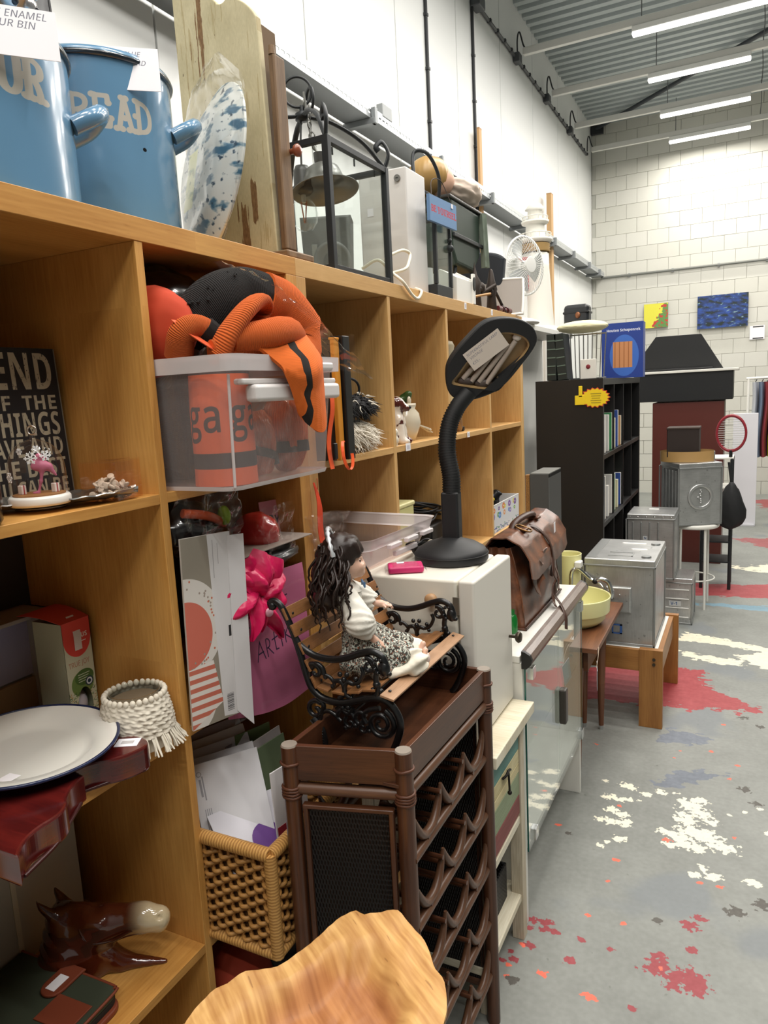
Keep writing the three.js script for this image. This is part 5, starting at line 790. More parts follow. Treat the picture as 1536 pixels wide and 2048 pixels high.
// ---------------------------------------------------------------- left column, second cubby: toy box, frame, macrame jar, plate on carved board
{
  const t = T('toy_carton', 'tall pale green toy carton with a red open top leaning on the shelf divider', 'carton', { p: [-0.158, Y2 + 0.0006, 0.391] });
  const Wf = 0.05, H = 0.163, D = 0.062, map = canvas(320, 1024, (c, w, h) => {
    c.fillStyle = '#c9c9ae'; c.fillRect(0, 0, w, h); c.fillStyle = '#d8473f'; c.beginPath(); c.moveTo(0, 0); c.lineTo(w, 0); c.lineTo(w, h * 0.14); c.quadraticCurveTo(w * 0.95, h * 0.33, w * 0.5, h * 0.34); c.quadraticCurveTo(w * 0.06, h * 0.32, 0, h * 0.16); c.fill();
    c.fillStyle = '#f2e6df'; c.font = 'bold 62px sans-serif'; c.fillText('IUS', w * 0.56, h * 0.17); c.fillRect(w * 0.62, h * 0.2, 60, 8); c.fillStyle = '#b0705a'; c.font = '58px sans-serif'; c.save(); c.translate(w * 0.1, h * 0.425); c.scale(1, 1.2); c.fillText('TRUE JOY', 0, 0); c.restore();
    c.fillStyle = '#6f8a4a'; c.beginPath(); c.ellipse(w * 0.52, h * 0.6, w * 0.4, h * 0.12, 0, 0, 7); c.fill(); c.fillStyle = '#4c6d38'; c.beginPath(); c.ellipse(w * 0.6, h * 0.545, w * 0.34, h * 0.075, 0, 0, 7); c.fill(); c.fillStyle = '#dfe6d2'; for (let i = 0; i < 4; i++) c.fillRect(w * 0.38, h * (0.51 + i * 0.022), w * (0.42 - i * 0.05), 6);
    for (let i = 0; i < 260; i++) { c.fillStyle = ['#54733d', '#7f9b58', '#9db277', '#3f5b3a', '#b98e4f'][i % 5]; c.save(); c.translate(rnd() * w, h * (0.66 + rnd() * 0.34)); c.rotate(rnd() * 3); c.fillRect(-12, -3, 24, 6); c.restore(); }
    c.fillStyle = '#1f3a4a'; c.beginPath(); c.arc(w * 0.76, h * 0.6, 46, 0, 7); c.fill(); c.fillStyle = '#dfe6ea'; c.beginPath(); c.arc(w * 0.76, h * 0.6, 34, 0, 7); c.fill(); c.fillStyle = '#1f3a4a'; c.beginPath(); c.arc(w * 0.76, h * 0.6, 19, 0, 7); c.fill();
  });
  const holeShape = new THREE.Shape(); holeShape.moveTo(0, 0); holeShape.lineTo(Wf, 0); holeShape.lineTo(Wf, H); holeShape.lineTo(0, H); const win = new THREE.Path(); for (let i = 0; i < 24; i++) { const a = (i / 24) * 6.2832; win[i ? 'lineTo' : 'moveTo'](Wf * 0.55 + 0.013 * Math.cos(a), 0.032 + 0.027 * Math.sin(a)); } holeShape.holes.push(win);
  const f = new THREE.ShapeGeometry(holeShape, 4), uv = f.attributes.uv, p = f.attributes.position; for (let i = 0; i < p.count; i++) uv.setXY(i, p.getX(i) / Wf, p.getY(i) / H);
  P(t, 'printed_front', f.rotateY(Math.PI / 2).translate(0, 0, Wf), M(0xffffff, 0.5, { map }));
  const cm = M(0xb9bca0, 0.6); P(t, 'side', BB(-D, 0, 0, H, Wf - 0.0006, Wf, 0), cm); P(t, 'side', BB(-D, 0, 0, H, 0, 0.0006, 0), cm); P(t, 'back', BB(-D, -D + 0.0006, 0, H, 0, Wf, 0), cm); P(t, 'bottom', BB(-D, 0, 0, 0.0006, 0, Wf, 0), cm);
  P(t, 'lid_flap', grid(8, 6, (u, v) => [-D * v * 1.15, H + 0.012 * Math.sin(v * 1.9), Wf * u + 0.016 * v * u], { thick: 0.0006 }), M(0xcf4a44, 0.5)); P(t, 'tape', grid(3, 8, (u, v) => [0.0008 - 0.03 * Math.max(0, 0.4 - v), H - 0.045 * v + 0.012 * Math.max(0, 0.5 - v), Wf * (0.36 + 0.26 * u)]), M(0xd9cfc9, 0.6));
  P(t, 'white_egg', SPH(0.019, -0.024, 0.03, Wf * 0.47, 1, 1.3, 1, 20), M(0xcdc8cf, 0.4)); 
  const fr = T('shadow_frame', 'grey-white shadow frame with a lavender picture at the back of the cubby', 'picture frame', { p: [-0.292, Y2 + 0.0006, 0.397] });
  P(fr, 'side_board', BB(0, 0.07, 0, 0.172, 0, 0.006, 0.001), M(0xb9b7b0, 0.6)); P(fr, 'backing', BB(0, 0.004, 0, 0.172, 0, 0.24, 0), M(0x9a938c, 0.7)); P(fr, 'top_board', BB(0, 0.07, 0.166, 0.172, 0, 0.24, 0.001), M(0x8d8379, 0.6)); P(fr, 'base_board', BB(0, 0.07, 0, 0.006, 0, 0.24, 0.001), M(0xb0aea8, 0.6));
  P(fr, 'lavender_picture', BB(0.004, 0.008, 0.06, 0.166, 0.006, 0.23, 0), M(0xffffff, 0.5, { map: tex(128, 128, (u, v) => (Math.abs(v - 0.45 - 0.1 * u) < 0.02 ? [90, 84, 120] : mix3([168, 158, 196], [214, 208, 226], clamp(0.5 + fbm(u * 5, v * 5, 4, 3) * 1.4)))) })); P(fr, 'beige_panel', BB(0.004, 0.012, 0.006, 0.056, 0.006, 0.23, 0.001), M(0xbd9b6f, 0.6));
  const pp = T('folded_papers', 'loose grey and white papers lying in front of the lavender frame', 'papers', { p: [-0.2, Y2 + 0.0006, 0.47] }); [[0, 0xc9c7c2, 0.1], [0.002, 0x8e8c88, -0.25], [0.004, 0xdad8d4, 0.3]].forEach(([y, c, r], i) => P(pp, 'sheet', B(0.075, 0.0012, 0.1, 0, y + 0.001, i * 0.012, 0), M(c, 0.7), { ry: r }));
}
{
  const t = T('macrame_jar', 'glass jar in a knotted white macrame cover with fringe', 'jar', { p: [-0.035, Y2 + 0.0006, 0.432] }), rope = M(0xddd6c6, 0.85);
  const prof = []; for (let i = 0; i <= 40; i++) { const q = i / 40; prof.push([lerp(0.049, 0.04, q) + 0.002 * Math.sin(q * 3), 0.024 + 0.05 * q]); }
  const g = new THREE.LatheGeometry(prof.map(([r, y]) => new THREE.Vector2(r, y)), 120); const p = g.attributes.position;
  for (let i = 0; i < p.count; i++) { const x = p.getX(i), y = p.getY(i), z = p.getZ(i), a = Math.atan2(z, x), row = Math.floor((y - 0.024) / 0.0071), n = 0.0026 * Math.abs(Math.sin(a * 11 + (row % 2) * 1.57 + 1.2 * noise(a * 3, row))) * (0.5 + 0.5 * Math.abs(Math.sin((y / 0.0071) * Math.PI))) + 0.0012 * noise(a * 24, y * 500), k = 1 + n / 0.04; p.setXYZ(i, x * k, y, z * k); } g.computeVertexNormals();
  P(t, 'knotted_cover', g, rope);
  for (let i = 0; i < 30; i++) { const a = (i / 30) * 6.2832; P(t, 'knot', SPH(0.0052, 0.0405 * Math.cos(a), 0.0745, 0.0405 * Math.sin(a), 0.8, 1, 0.8, 8), rope); }
  for (let i = 0; i < 34; i++) { const a = (i / 34) * 6.2832 + rr(-0.05, 0.05), st = []; for (let k = 0; k < 5; k++) { const b = a + rr(-0.07, 0.07), e = rr(0.055, 0.066); st.push(sweep([[0.047 * Math.cos(b), 0.028, 0.047 * Math.sin(b)], [(0.053 + rr(0, 0.004)) * Math.cos(b), 0.014, 0.053 * Math.sin(b)], [e * Math.cos(b + rr(-0.06, 0.06)), 0.0015, e * Math.sin(b)]], 0.0013, { rad: 5, seg: 7 })); } P(t, 'fringe_tassel', MG(st), rope); }
  P(t, 'glass_rim', LT([[0.033, 0.055], [0.034, 0.076], [0.0355, 0.079], [0.0335, 0.08], [0.032, 0.076]], 40), paneGlass); P(t, 'sand', CYL(0.032, 0.032, 0.004, 0, 0.064, 0, 30), M(0x6b5d48, 0.9)); P(t, 'jar_bottom', CYL(0.044, 0.044, 0.022, 0, 0.002, 0, 30), rope);
  const w = T('carved_board', 'dark red lacquered board with a scalloped edge under the enamel plate', 'board', { p: [0, Y2 + 0.0006, 0] });
  const o = new THREE.Shape(); o.moveTo(-0.2, -0.462); o.lineTo(0.012, -0.468); o.quadraticCurveTo(0.034, -0.474, 0.034, -0.49); o.quadraticCurveTo(0.03, -0.52, 0.012, -0.534); o.quadraticCurveTo(-0.004, -0.545, -0.004, -0.566); o.lineTo(0.016, -0.57); o.quadraticCurveTo(0.022, -0.6, 0.04, -0.615); o.quadraticCurveTo(0.064, -0.63, 0.06, -0.66); o.quadraticCurveTo(0.06, -0.69, 0.085, -0.71); o.lineTo(-0.2, -0.71); o.lineTo(-0.2, -0.462);
  P(w, 'board', EX(o, 0.034, 0.003, { bs: 2, cs: 16 }).rotateX(-Math.PI / 2).translate(0, 0.0172, 0), M(0xffffff, 0.22, { clearcoat: 0.7, clearcoatRoughness: 0.15, map: woodTex(0x5e1a16, 0x2e0a0c, { seed: 81, size: 0.3 }) }));
  const o2 = P(w, 'foot_bead', MG(sweep([[0.033, 0.003, 0.49], [0.012, 0.003, 0.532], [-0.003, 0.003, 0.564]], 0.0025, { rad: 6 }), sweep([[0.018, 0.003, 0.58], [0.04, 0.003, 0.616], [0.06, 0.003, 0.65], [0.075, 0.003, 0.7]], 0.0025, { rad: 6 })), M(0x35100f, 0.3));
  const e = T('enamel_plate', 'white enamel plate with a navy blue rim', 'plate', { p: [-0.084, Y2 + 0.0355, 0.566], rz: -0.05 }), wh = M(0xe6e5dd, 0.16, { clearcoat: 0.8, clearcoatRoughness: 0.08 });
  P(e, 'plate', LT([[0, 0.004], [0.062, 0.004], [0.074, 0.008], [0.082, 0.016], [0.104, 0.021], [0.107, 0.0215]], 64), wh); P(e, 'blue_underside', LT([[0, 0.0025], [0.062, 0.0025], [0.075, 0.006], [0.083, 0.0142], [0.106, 0.019]], 64), M(0x1d2748, 0.2)); P(e, 'blue_rim', mv(rot(new THREE.TorusGeometry(0.107, 0.0022, 8, 80), Math.PI / 2), 0, 0.0208, 0), M(0x1d2748, 0.2), { label: 'navy blue rim' }); P(e, 'foot', LT([[0.05, 0], [0.054, 0], [0.055, 0.003]], 40), M(0x1d2748, 0.2)); P(e, 'sticker', B(0.02, 0.0006, 0.018, 0.035, 0.0062, 0.055, 0), cardM, { rz: 0.12 });
  const s2 = T('paper_label', 'torn white paper label on the dark red board beside the plate', 'label', { p: [0.004, Y2 + 0.0352, 0.488] }); P(s2, 'paper', B(0.03, 0.0005, 0.022, 0, 0, 0, 0).rotateY(0.5), cardM); P(s2, 'print', B(0.016, 0.0004, 0.008, 0, 0.0004, 0, 0).rotateY(0.5), M(0xb9b6b6, 0.7));
}
// ---------------------------------------------------------------- left column, third cubby: horse head, wallet, white box
{
  const t = T('horse_head', 'glossy brown ceramic horse head bust with a cream muzzle', 'figurine', { p: [-0.178, Y3 + 0.0006, 0.512], ry: 0.506 });
  const R = 0.028, ms = (x, y, z) => { const muz = sstep(0.118, 0.16, x) * sstep(0.035, 0.06, y), n = noise(x * 40, y * 40, z * 40) * 0.12; return mixHex(mixHex(0x34150c, 0x5b2512, clamp(0.4 + n * 2 + (y < 0.04 ? 0.5 : 0))), 0xd2c09c, muz * 1.0 + n * muz); };
  const g = iso([
    cap([0.018, 0.012, 0], [0.03, 0.07, 0], 0.036, 0.03), cap([0.06, 0.01, 0], [0.05, 0.055, 0], 0.03, 0.027), cap([0.1, 0.006, 0], [0.06, 0.045, 0], 0.014, 0.024), cap([0.1, 0.006, 0], [0.165, 0.001, 0], 0.014, 0.004),
    ell([0.07, 0.068, 0], [0.034, 0.026, 0.024]), cap([0.06, 0.078, 0], [0.14, 0.078, 0], 0.022, 0.0165), cap([0.14, 0.078, 0], [0.163, 0.075, 0], 0.0175, 0.0165), cap([0.148, 0.07, 0], [0.162, 0.062, 0], 0.012, 0.0095), cap([0.07, 0.06, 0], [0.135, 0.066, 0], 0.02, 0.012), cap([0.09, 0.092, 0], [0.145, 0.088, 0], 0.0075, 0.006),
    cap([0.02, 0.09, 0.013], [-0.002, 0.128, 0.018], 0.009, 0.0022), cap([0.026, 0.092, -0.014], [0.008, 0.122, -0.02], 0.009, 0.0025), cap([0.034, 0.1, 0], [0.062, 0.098, 0], 0.009, 0.006), cap([0.0, 0.03, 0], [0.016, 0.094, 0], 0.012, 0.01), cap([0.068, 0.085, 0.017], [0.084, 0.082, 0.018], 0.0055, 0.004), cap([0.068, 0.085, -0.017], [0.084, 0.082, -0.018], 0.0055, 0.004),
    { ...ell([0.168, 0.083, 0.012], [0.004, 0.003, 0.004], 0.003), cut: 1 }, { ...ell([0.168, 0.083, -0.012], [0.004, 0.003, 0.004], 0.003), cut: 1 }, { ...cap([0.172, 0.0675, 0.016], [0.15, 0.0685, 0.018], 0.0014, 0.001, 0.002), cut: 1 }, { ...ell([0.08, -0.05, 0], [0.3, 0.05, 0.3], 0.002), cut: 1 },
  ], 0.0026, { k: 0.012, color: ms, bump: (x, y, z) => 0.0011 * Math.sin(y * 260 + x * 120) * sstep(0.05, 0.0, x) });
  P(t, 'bust', g, M(0xffffff, 0.12, { vertexColors: true, clearcoat: 1, clearcoatRoughness: 0.05 }));
  for (const s of [1, -1]) { P(t, 'eye', SPH(0.0042, 0.078, 0.084, s * 0.0205, 1, 1, 0.6, 12), M(0x0b0706, 0.1)); }
  for (const s of [1, -1]) P(t, 'bridle', sweep([[0.05, 0.096, s * 0.008], [0.058, 0.08, s * 0.0245], [0.07, 0.06, s * 0.0245], [0.1, 0.058, s * 0.0195], [0.128, 0.07, s * 0.0175]], 0.0019, { rad: 6, asp: 1.3 }), M(0x3a170d, 0.15, { clearcoat: 1 }));
  const p = T('green_wallet', 'dark green canvas wallet with brown leather edges and tab, at the bottom left', 'wallet', { p: [-0.036, Y3 + 0.0006, 0.514], ry: 0.05 });
  const gm = M(0x333a2a, 0.75), lm = M(0x7a3a24, 0.5), slab = (y, th, m, grow) => { const w = 0.19, d = 0.21, r = 0.022, s = new THREE.Shape(); s.moveTo(-w, 0); s.lineTo(-r, 0); s.quadraticCurveTo(grow, 0, grow, -r); s.lineTo(grow, -d); s.lineTo(-w, -d); s.lineTo(-w, 0); return EX(s, th, 0.0022).rotateX(-Math.PI / 2).translate(0, y, 0); };
  P(p, 'lower_cover', slab(0.004, 0.008, lm, 0.006), lm); P(p, 'pages', slab(0.0125, 0.01, gm, 0), M(0x201a14, 0.8)); P(p, 'upper_cover', slab(0.022, 0.009, gm, 0.001), gm);
  P(p, 'leather_piping', sweep([[-0.19, 0.0255, 0.001], [-0.022, 0.0255, 0.001], [-0.006, 0.0255, 0.006], [0.0, 0.0255, 0.022], [0.0, 0.0255, 0.2]], 0.0022, { rad: 6, seg: 60 }), lm);
  const tb = new THREE.Shape(); tb.moveTo(-0.018, 0.012); tb.lineTo(0.018, 0.012); tb.lineTo(0.018, -0.026); tb.quadraticCurveTo(0.016, -0.044, 0, -0.045); tb.quadraticCurveTo(-0.016, -0.044, -0.018, -0.026); tb.lineTo(-0.018, 0.012);
  const tab = P(p, 'leather_tab', EX(tb, 0.004, 0.0015).rotateX(-Math.PI / 2).translate(-0.085, 0.0288, 0.008), lm); P(tab, 'price_sticker', B(0.016, 0.0006, 0.027, -0.085, 0.0312, 0.03, 0), cardM); P(p, 'leather_patch', EX([[-0.03, -0.022], [0.03, -0.022], [0.03, 0.022], [-0.03, 0.022]], 0.0022, 0.0008).rotateX(-Math.PI / 2).translate(-0.04, 0.0272, 0.062), lm);
  const b = T('white_carton', 'pale glossy white carton at the back of the cubby behind the horse head', 'carton', { p: [-0.29, Y3 + 0.0006, 0.4] }); P(b, 'carton', BB(0, 0.06, 0, 0.2, 0.006, 0.3, 0.002), M(0xb5b2a6, 0.4)); P(b, 'edge_fold', BB(0.058, 0.0612, 0, 0.2, 0.118, 0.126, 0), M(0xd5cfb8, 0.5)); P(b, 'glossy_label', B(0.0006, 0.012, 0.03, 0.0604, 0.15, 0.08, 0), M(0xe5e3df, 0.3));
}

cubeUnits = false;

// ---------------------------------------------------------------- second column: tub of orange scarves and the party goods below
cubeUnits = true;
const milky = new THREE.MeshPhysicalMaterial({ color: 0xfbf3f1, roughness: 0.22, transmission: 0.86, thickness: 0, ior: 1.35, side: THREE.DoubleSide });
const milkyThick = new THREE.MeshPhysicalMaterial({ color: 0xeee8e8, roughness: 0.35, transmission: 0.35, thickness: 0, ior: 1.4, side: THREE.DoubleSide });
const knitBump = tex(128, 128, (u, v) => { const k = 128 + 90 * Math.sin(u * 2 * Math.PI * 16) + 30 * Math.sin(v * 2 * Math.PI * 24 + Math.sin(u * 100) * 2); return [k, k, k]; }, { data: true });
const knit = (color, q = {}) => M(color, 0.92, { bumpMap: (() => { const t = knitBump.clone(); t.repeat.set(q.rx || 4, q.ry || 6); t.needsUpdate = true; return t; })(), bumpScale: 0.003, sheen: 0.3, sheenRoughness: 0.6, sheenColor: new THREE.Color(color) });
const ORANGE = 0xe0681f, orangeKnit = knit(0xdb6420), blackKnit = knit(0x151211);
{
  // walls of a box with rounded, slightly flared corners: outline at height v
  const t = T('storage_tub', 'milky plastic storage tub overflowing with orange and black scarves', 'storage tub', { p: [0, Y1 + 0.0006, 0] });
  const x0 = -0.2, x1 = 0.104, z0 = 0.098, z1 = 0.35, flare = 0.014, H = 0.176;
  const ring = (f, r) => { const L = []; const c = [[x1 + f - r, z1 + f * 0.55 - r, 0], [x1 + f - r, z0 - f + r, -90], [x0 - f + r, z0 - f + r, -180], [x0 - f + r, z1 + f * 0.55 - r, -270]]; for (const [cx, cz, a] of c) for (let i = 0; i <= 5; i++) { const q = ((a + 90 - i * 18) * Math.PI) / 180; L.push([cx + r * Math.cos(q), cz + r * Math.sin(q)]); } return L; };
  const wall = (y0, y1, f0, f1, m, name, r = 0.02) => { const A = ring(f0, r), Bq = ring(f1, r), n = A.length; return P(t, name, grid(n, 4, (u, v) => { const i = Math.round(u * n) % n; return [lerp(A[i][0], Bq[i][0], v), lerp(y0, y1, v), lerp(A[i][1], Bq[i][1], v)]; }), m); };
  wall(0.004, H, 0, flare, milky, 'wall'); P(t, 'floor_plate', BB(x0 + 0.004, x1 - 0.004, 0.0015, 0.004, z0 + 0.004, z1 - 0.004, 0.001), milky);
  wall(0.0, 0.006, 0.0, 0.002, milkyThick, 'foot_rim'); wall(H, H + 0.004, flare, flare + 0.009, milkyThick, 'rim_ledge'); wall(H - 0.016, H + 0.006, flare + 0.009, flare + 0.01, milkyThick, 'rim_lip');
  const corner = P(t, 'corner_seam', sweep([[x1 - 0.003, 0.005, z1 - 0.006], [x1 + 0.006, H - 0.02, z1 + 0.0]], 0.0022, { raw: true, rad: 6 }), milkyThick);
  const grip = P(t, 'grip_handle', MG(BB(x1 + 0.006, x1 + 0.03, 0.118, 0.142, z0 + 0.0, z1 - 0.03, 0.006), BB(x1 + 0.003, x1 + 0.02, 0.142, 0.15, z0 - 0.004, z1 - 0.012, 0.003)), M(0xe6e3e1, 0.3, { transmission: 0.12, thickness: 0 }), { label: 'white clip-on grip handle' });
  P(grip, 'clip', MG(BB(x1 + 0.012, x1 + 0.026, H - 0.014, H - 0.002, z0 + 0.01, z0 + 0.06, 0.004), BB(x1 + 0.012, x1 + 0.026, H - 0.014, H - 0.002, z0 + 0.1, z0 + 0.13, 0.004)), M(0xe6e3e1, 0.3, { transmission: 0.12, thickness: 0 }));
}
{ // rolled scarf with letters, standing in the near corner of the tub
  const c = T('rolled_scarf', 'rolled orange scarf with dark letters ga, standing in the milky tub', 'scarf', { p: [0.055, Y1 + 0.0055, 0.302], ry: 0.75 });
  const map = canvas(1024, 512, (x, w, h) => { x.fillStyle = '#d9602c'; x.fillRect(0, 0, w, h); x.fillStyle = '#2c2426'; x.fillRect(0, h * 0.72, w, h * 0.13); x.fillStyle = '#33282a'; x.fillRect(0, 0, w, h * 0.07); x.font = 'bold 190px monospace'; for (const k of [0.02, 0.27, 0.52, 0.77]) x.fillText('ga', w * k, h * 0.54); });
  const g = new THREE.CylinderGeometry(0.042, 0.045, 0.165, 48, 8, true); P(c, 'outer_layer', mv(warp(g, (x, y, z) => [x * (1 + 0.05 * noise(x * 30, y * 12, z * 30)), y, z * (1 + 0.05 * noise(x * 30, y * 12 + 4, z * 30))]), 0, 0.083, 0), M(0xffffff, 0.9, { map }));
  const g2 = c.children[0].geometry, p = g2.attributes.position, uv = g2.attributes.uv; const n0 = g2.toNonIndexed(); { const q = n0.attributes.position, w = new Float32Array(q.count * 2); for (let i = 0; i < q.count; i += 3) { const a = [0, 1, 2].map((j) => Math.atan2(q.getX(i + j), q.getZ(i + j)) / 6.28319 + 0.5), mx = Math.max(...a); for (let j = 0; j < 3; j++) { w[2 * (i + j)] = mx - a[j] > 0.5 ? a[j] + 1 : a[j]; w[2 * (i + j) + 1] = q.getY(i + j) / 0.165; } } n0.setAttribute('uv', new THREE.BufferAttribute(w, 2)); n0.computeVertexNormals(); c.children[0].geometry = toCreasedNormals(n0, 1.2); }
  const spiral = []; for (let i = 0; i < 60; i++) { const a = i * 0.32, r = 0.006 + 0.00055 * i; spiral.push(V(r * Math.cos(a), 0.158, r * Math.sin(a))); } P(c, 'rolled_edge', sweep(spiral, 0.0026, { raw: true, rad: 6 }), orangeKnit);
  const lump = (name, label, cat, x, y, z, sx, sy, sz, m, sd, k = 0.2) => { const o = T(name, label, cat, { p: [x, Y1 + 0.006 + sy, z] }); P(o, 'cloth', warp(new THREE.SphereGeometry(1, 40, 26), (a, b, d) => { const n = 1 + k * fbm(a * 2.2 + sd, b * 2.2, d * 2.2, 4) + 0.04 * Math.sin((a + d) * 14); return [Math.sign(a) * Math.pow(Math.abs(a), 0.8) * sx * n, Math.sign(b) * Math.pow(Math.abs(b), 0.75) * sy * n, Math.sign(d) * Math.pow(Math.abs(d), 0.8) * sz * n]; }), m); return o; };
  const o1 = lump('folded_scarf', 'folded orange scarf with a dark stripe at the far end of the tub', 'scarf', 0.05, 0, 0.14, 0.034, 0.062, 0.032, orangeKnit, 3); P(o1, 'dark_stripe', warp(new THREE.CylinderGeometry(0.036, 0.037, 0.018, 30, 2, true), (a, b, d) => [a * (1 + 0.06 * noise(a * 30, b, d * 30)), b - 0.022, d]), blackKnit);
  const o2 = lump('folded_scarf', 'folded orange scarf with a dark stripe in the middle of the tub', 'scarf', 0.04, 0, 0.215, 0.034, 0.05, 0.03, orangeKnit, 9); P(o2, 'dark_stripe', warp(new THREE.CylinderGeometry(0.037, 0.038, 0.014, 30, 2, true), (a, b, d) => [a, b - 0.018 + 0.01 * d / 0.03, d]), blackKnit);
  const fb = T('film_bag', 'crumpled clear film bag lying between the scarves in the tub', 'film bag', { p: [0.06, Y1 + 0.006, 0.245] }); P(fb, 'film', grid(22, 26, (u, v) => [0.03 + 0.014 * fbm(u * 5, v * 5, 2, 3), v * 0.14, (u - 0.5) * 0.14 + 0.016 * fbm(u * 4, v * 6, 7, 3)]), plasticFilm); P(fb, 'film_fold', grid(16, 16, (u, v) => [0.015 + 0.02 * fbm(u * 4, v * 5, 12, 3), 0.01 + v * 0.1, 0.02 + (u - 0.5) * 0.1]), plasticFilm);
  lump('dark_scarf', 'dark scarf heaped in the back of the tub', 'scarf', -0.09, 0, 0.22, 0.1, 0.078, 0.1, blackKnit, 14);
  // ---- heap above the rim
  const strip = (pts, w, th, m, q = {}) => sweep(pts, w, { rad: 14, asp: th, seg: q.seg || 40, up: q.up, tw: q.tw });
  const a = T('knit_scarf', 'orange and black knitted scarf arching over the top of the heap, with black fringe', 'scarf', { p: [0, Y1, 0] });
  P(a, 'black_half', sweep([[0.0, 0.225, 0.3], [0.02, 0.262, 0.255], [0.03, 0.278, 0.21], [0.04, 0.28, 0.185], [0.045, 0.278, 0.165]], (q) => 0.036 + 0.006 * Math.sin(q * 3), { rad: 16, asp: 0.72, seg: 36, up: [0, 1, 0.2] }), blackKnit);
  P(a, 'orange_half', sweep([[0.045, 0.278, 0.166], [0.055, 0.268, 0.13], [0.066, 0.235, 0.098], [0.075, 0.205, 0.1], [0.08, 0.188, 0.12]], (q) => 0.04 - 0.008 * q, { rad: 16, asp: 0.75, seg: 40, up: [0, 1, 0.2] }), orangeKnit);
  const fr = []; for (let i = 0; i < 60; i++) { const q = rnd(), x = lerp(-0.005, 0.03, q) + rr(-0.01, 0.014), z = lerp(0.31, 0.215, q), y = lerp(0.245, 0.305, q); fr.push(sweep([[x, y - 0.03, z], [x + rr(-0.004, 0.012), y + rr(-0.012, 0.01), z + rr(0, 0.014)], [x + rr(0.004, 0.02), y + rr(-0.02, 0.006), z + rr(0.008, 0.03)]], 0.0017, { rad: 4, seg: 5 })); } P(a, 'black_fringe', MG(fr), blackKnit, { kind: 'stuff' });
  const b = T('knit_scarf', 'orange knitted scarf bent into a loop at the left of the heap', 'scarf', { p: [0, Y1, 0] });
  P(b, 'loop', sweep([[0.07, 0.186, 0.32], [0.085, 0.212, 0.312], [0.095, 0.242, 0.285], [0.09, 0.258, 0.25], [0.082, 0.248, 0.232], [0.076, 0.212, 0.238], [0.08, 0.19, 0.236]], (q) => 0.027 - 0.006 * q, { rad: 16, asp: 0.5, seg: 60, up: [1, 0.15, 0.3] }), orangeKnit);
  P(b, 'folded_end', sweep([[0.07, 0.185, 0.33], [0.09, 0.19, 0.28], [0.1, 0.2, 0.235], [0.11, 0.192, 0.21]], 0.02, { rad: 14, asp: 0.7, seg: 30 }), orangeKnit);
  const c3 = T('knit_scarf', 'orange knitted scarf end with a zigzag black stripe hanging over the tub rim', 'scarf', { p: [0, Y1, 0] });
  const zig = canvas(512, 512, (x, w, h) => { x.fillStyle = '#dc6a22'; x.fillRect(0, 0, w, h); x.strokeStyle = '#17120f'; x.lineWidth = 52; x.beginPath(); x.moveTo(w * 0.1, 0); for (let i = 0; i < 9; i++) { x.lineTo(w * (0.2 + 0.035 * i + (i % 2) * 0.05), h * (0.1 + i * 0.115)); } x.stroke(); x.fillStyle = 'rgba(90,30,0,0.14)'; for (let i = 0; i < 64; i++) x.fillRect(0, i * 8, w, 3); });
  P(c3, 'hanging_end', grid(22, 26, (u, v) => { const z = lerp(0.298, 0.168, u) - 0.035 * v * (0.6 - u) * 2 - 0.03 * v, bulge = 0.022 * Math.sin(u * Math.PI) * Math.sin(Math.min(1, v * 1.3 + 0.2) * Math.PI * 0.8), x = 0.1 + 0.038 * Math.min(1, v * 2.2) + bulge, y = 0.215 - 0.012 * Math.cos(u * 3.1) - 0.128 * Math.pow(v, 1.15) * (0.72 + 0.42 * Math.sin(u * 2.4 + 0.2)); return [x, y, z]; }, { thick: 0.006 }), M(0xffffff, 0.92, { map: zig }));
  P(c3, 'gathered_knot', sweep([[0.09, 0.205, 0.31], [0.115, 0.21, 0.27], [0.118, 0.216, 0.225], [0.105, 0.214, 0.185], [0.09, 0.2, 0.15]], (q) => 0.017 + 0.006 * Math.sin(q * 3.1), { rad: 14, seg: 40 }), orangeKnit);
  const d = T('knit_scarf', 'small orange and black scarf end poking out at the left of the heap', 'scarf', { p: [0, Y1, 0] }); P(d, 'end', sweep([[0.02, 0.185, 0.34], [0.035, 0.215, 0.345], [0.05, 0.222, 0.325], [0.06, 0.2, 0.3]], (q) => 0.02 - 0.004 * q, { rad: 12, seg: 24 }), orangeKnit); P(d, 'black_band', sweep([[0.052, 0.222, 0.322], [0.06, 0.206, 0.305], [0.064, 0.19, 0.296]], 0.0185, { rad: 12, seg: 14 }), blackKnit);
  const pb = T('plush_ball', 'pale orange plush ball with stitched seams in the clear bag on the heap', 'plush ball', { p: [-0.05, Y1 + 0.29, 0.13] }); P(pb, 'ball', SPH(0.043, 0, 0, 0, 1, 0.95, 1, 32), M(0xe38a63, 0.95)); P(pb, 'seam', MG(new THREE.TorusGeometry(0.0432, 0.0008, 5, 50).rotateX(0.5), new THREE.TorusGeometry(0.0432, 0.0008, 5, 50).rotateY(1.4).rotateX(0.3)), M(0x7a3b25, 0.9));
  const bb = T('black_bag', 'shiny black plastic bag pushed into the top of the cubby behind the plush ball', 'bag', { p: [-0.11, Y1 + 0.245, 0.235] }); P(bb, 'bag', warp(new THREE.SphereGeometry(1, 48, 30), (x, y, z) => { const n = 1 + 0.22 * fbm(x * 2, y * 2, z * 2 + 5, 4); return [x * 0.1 * n, y * 0.085 * n, z * 0.095 * n]; }), M(0x121214, 0.22, { clearcoat: 0.6 }));
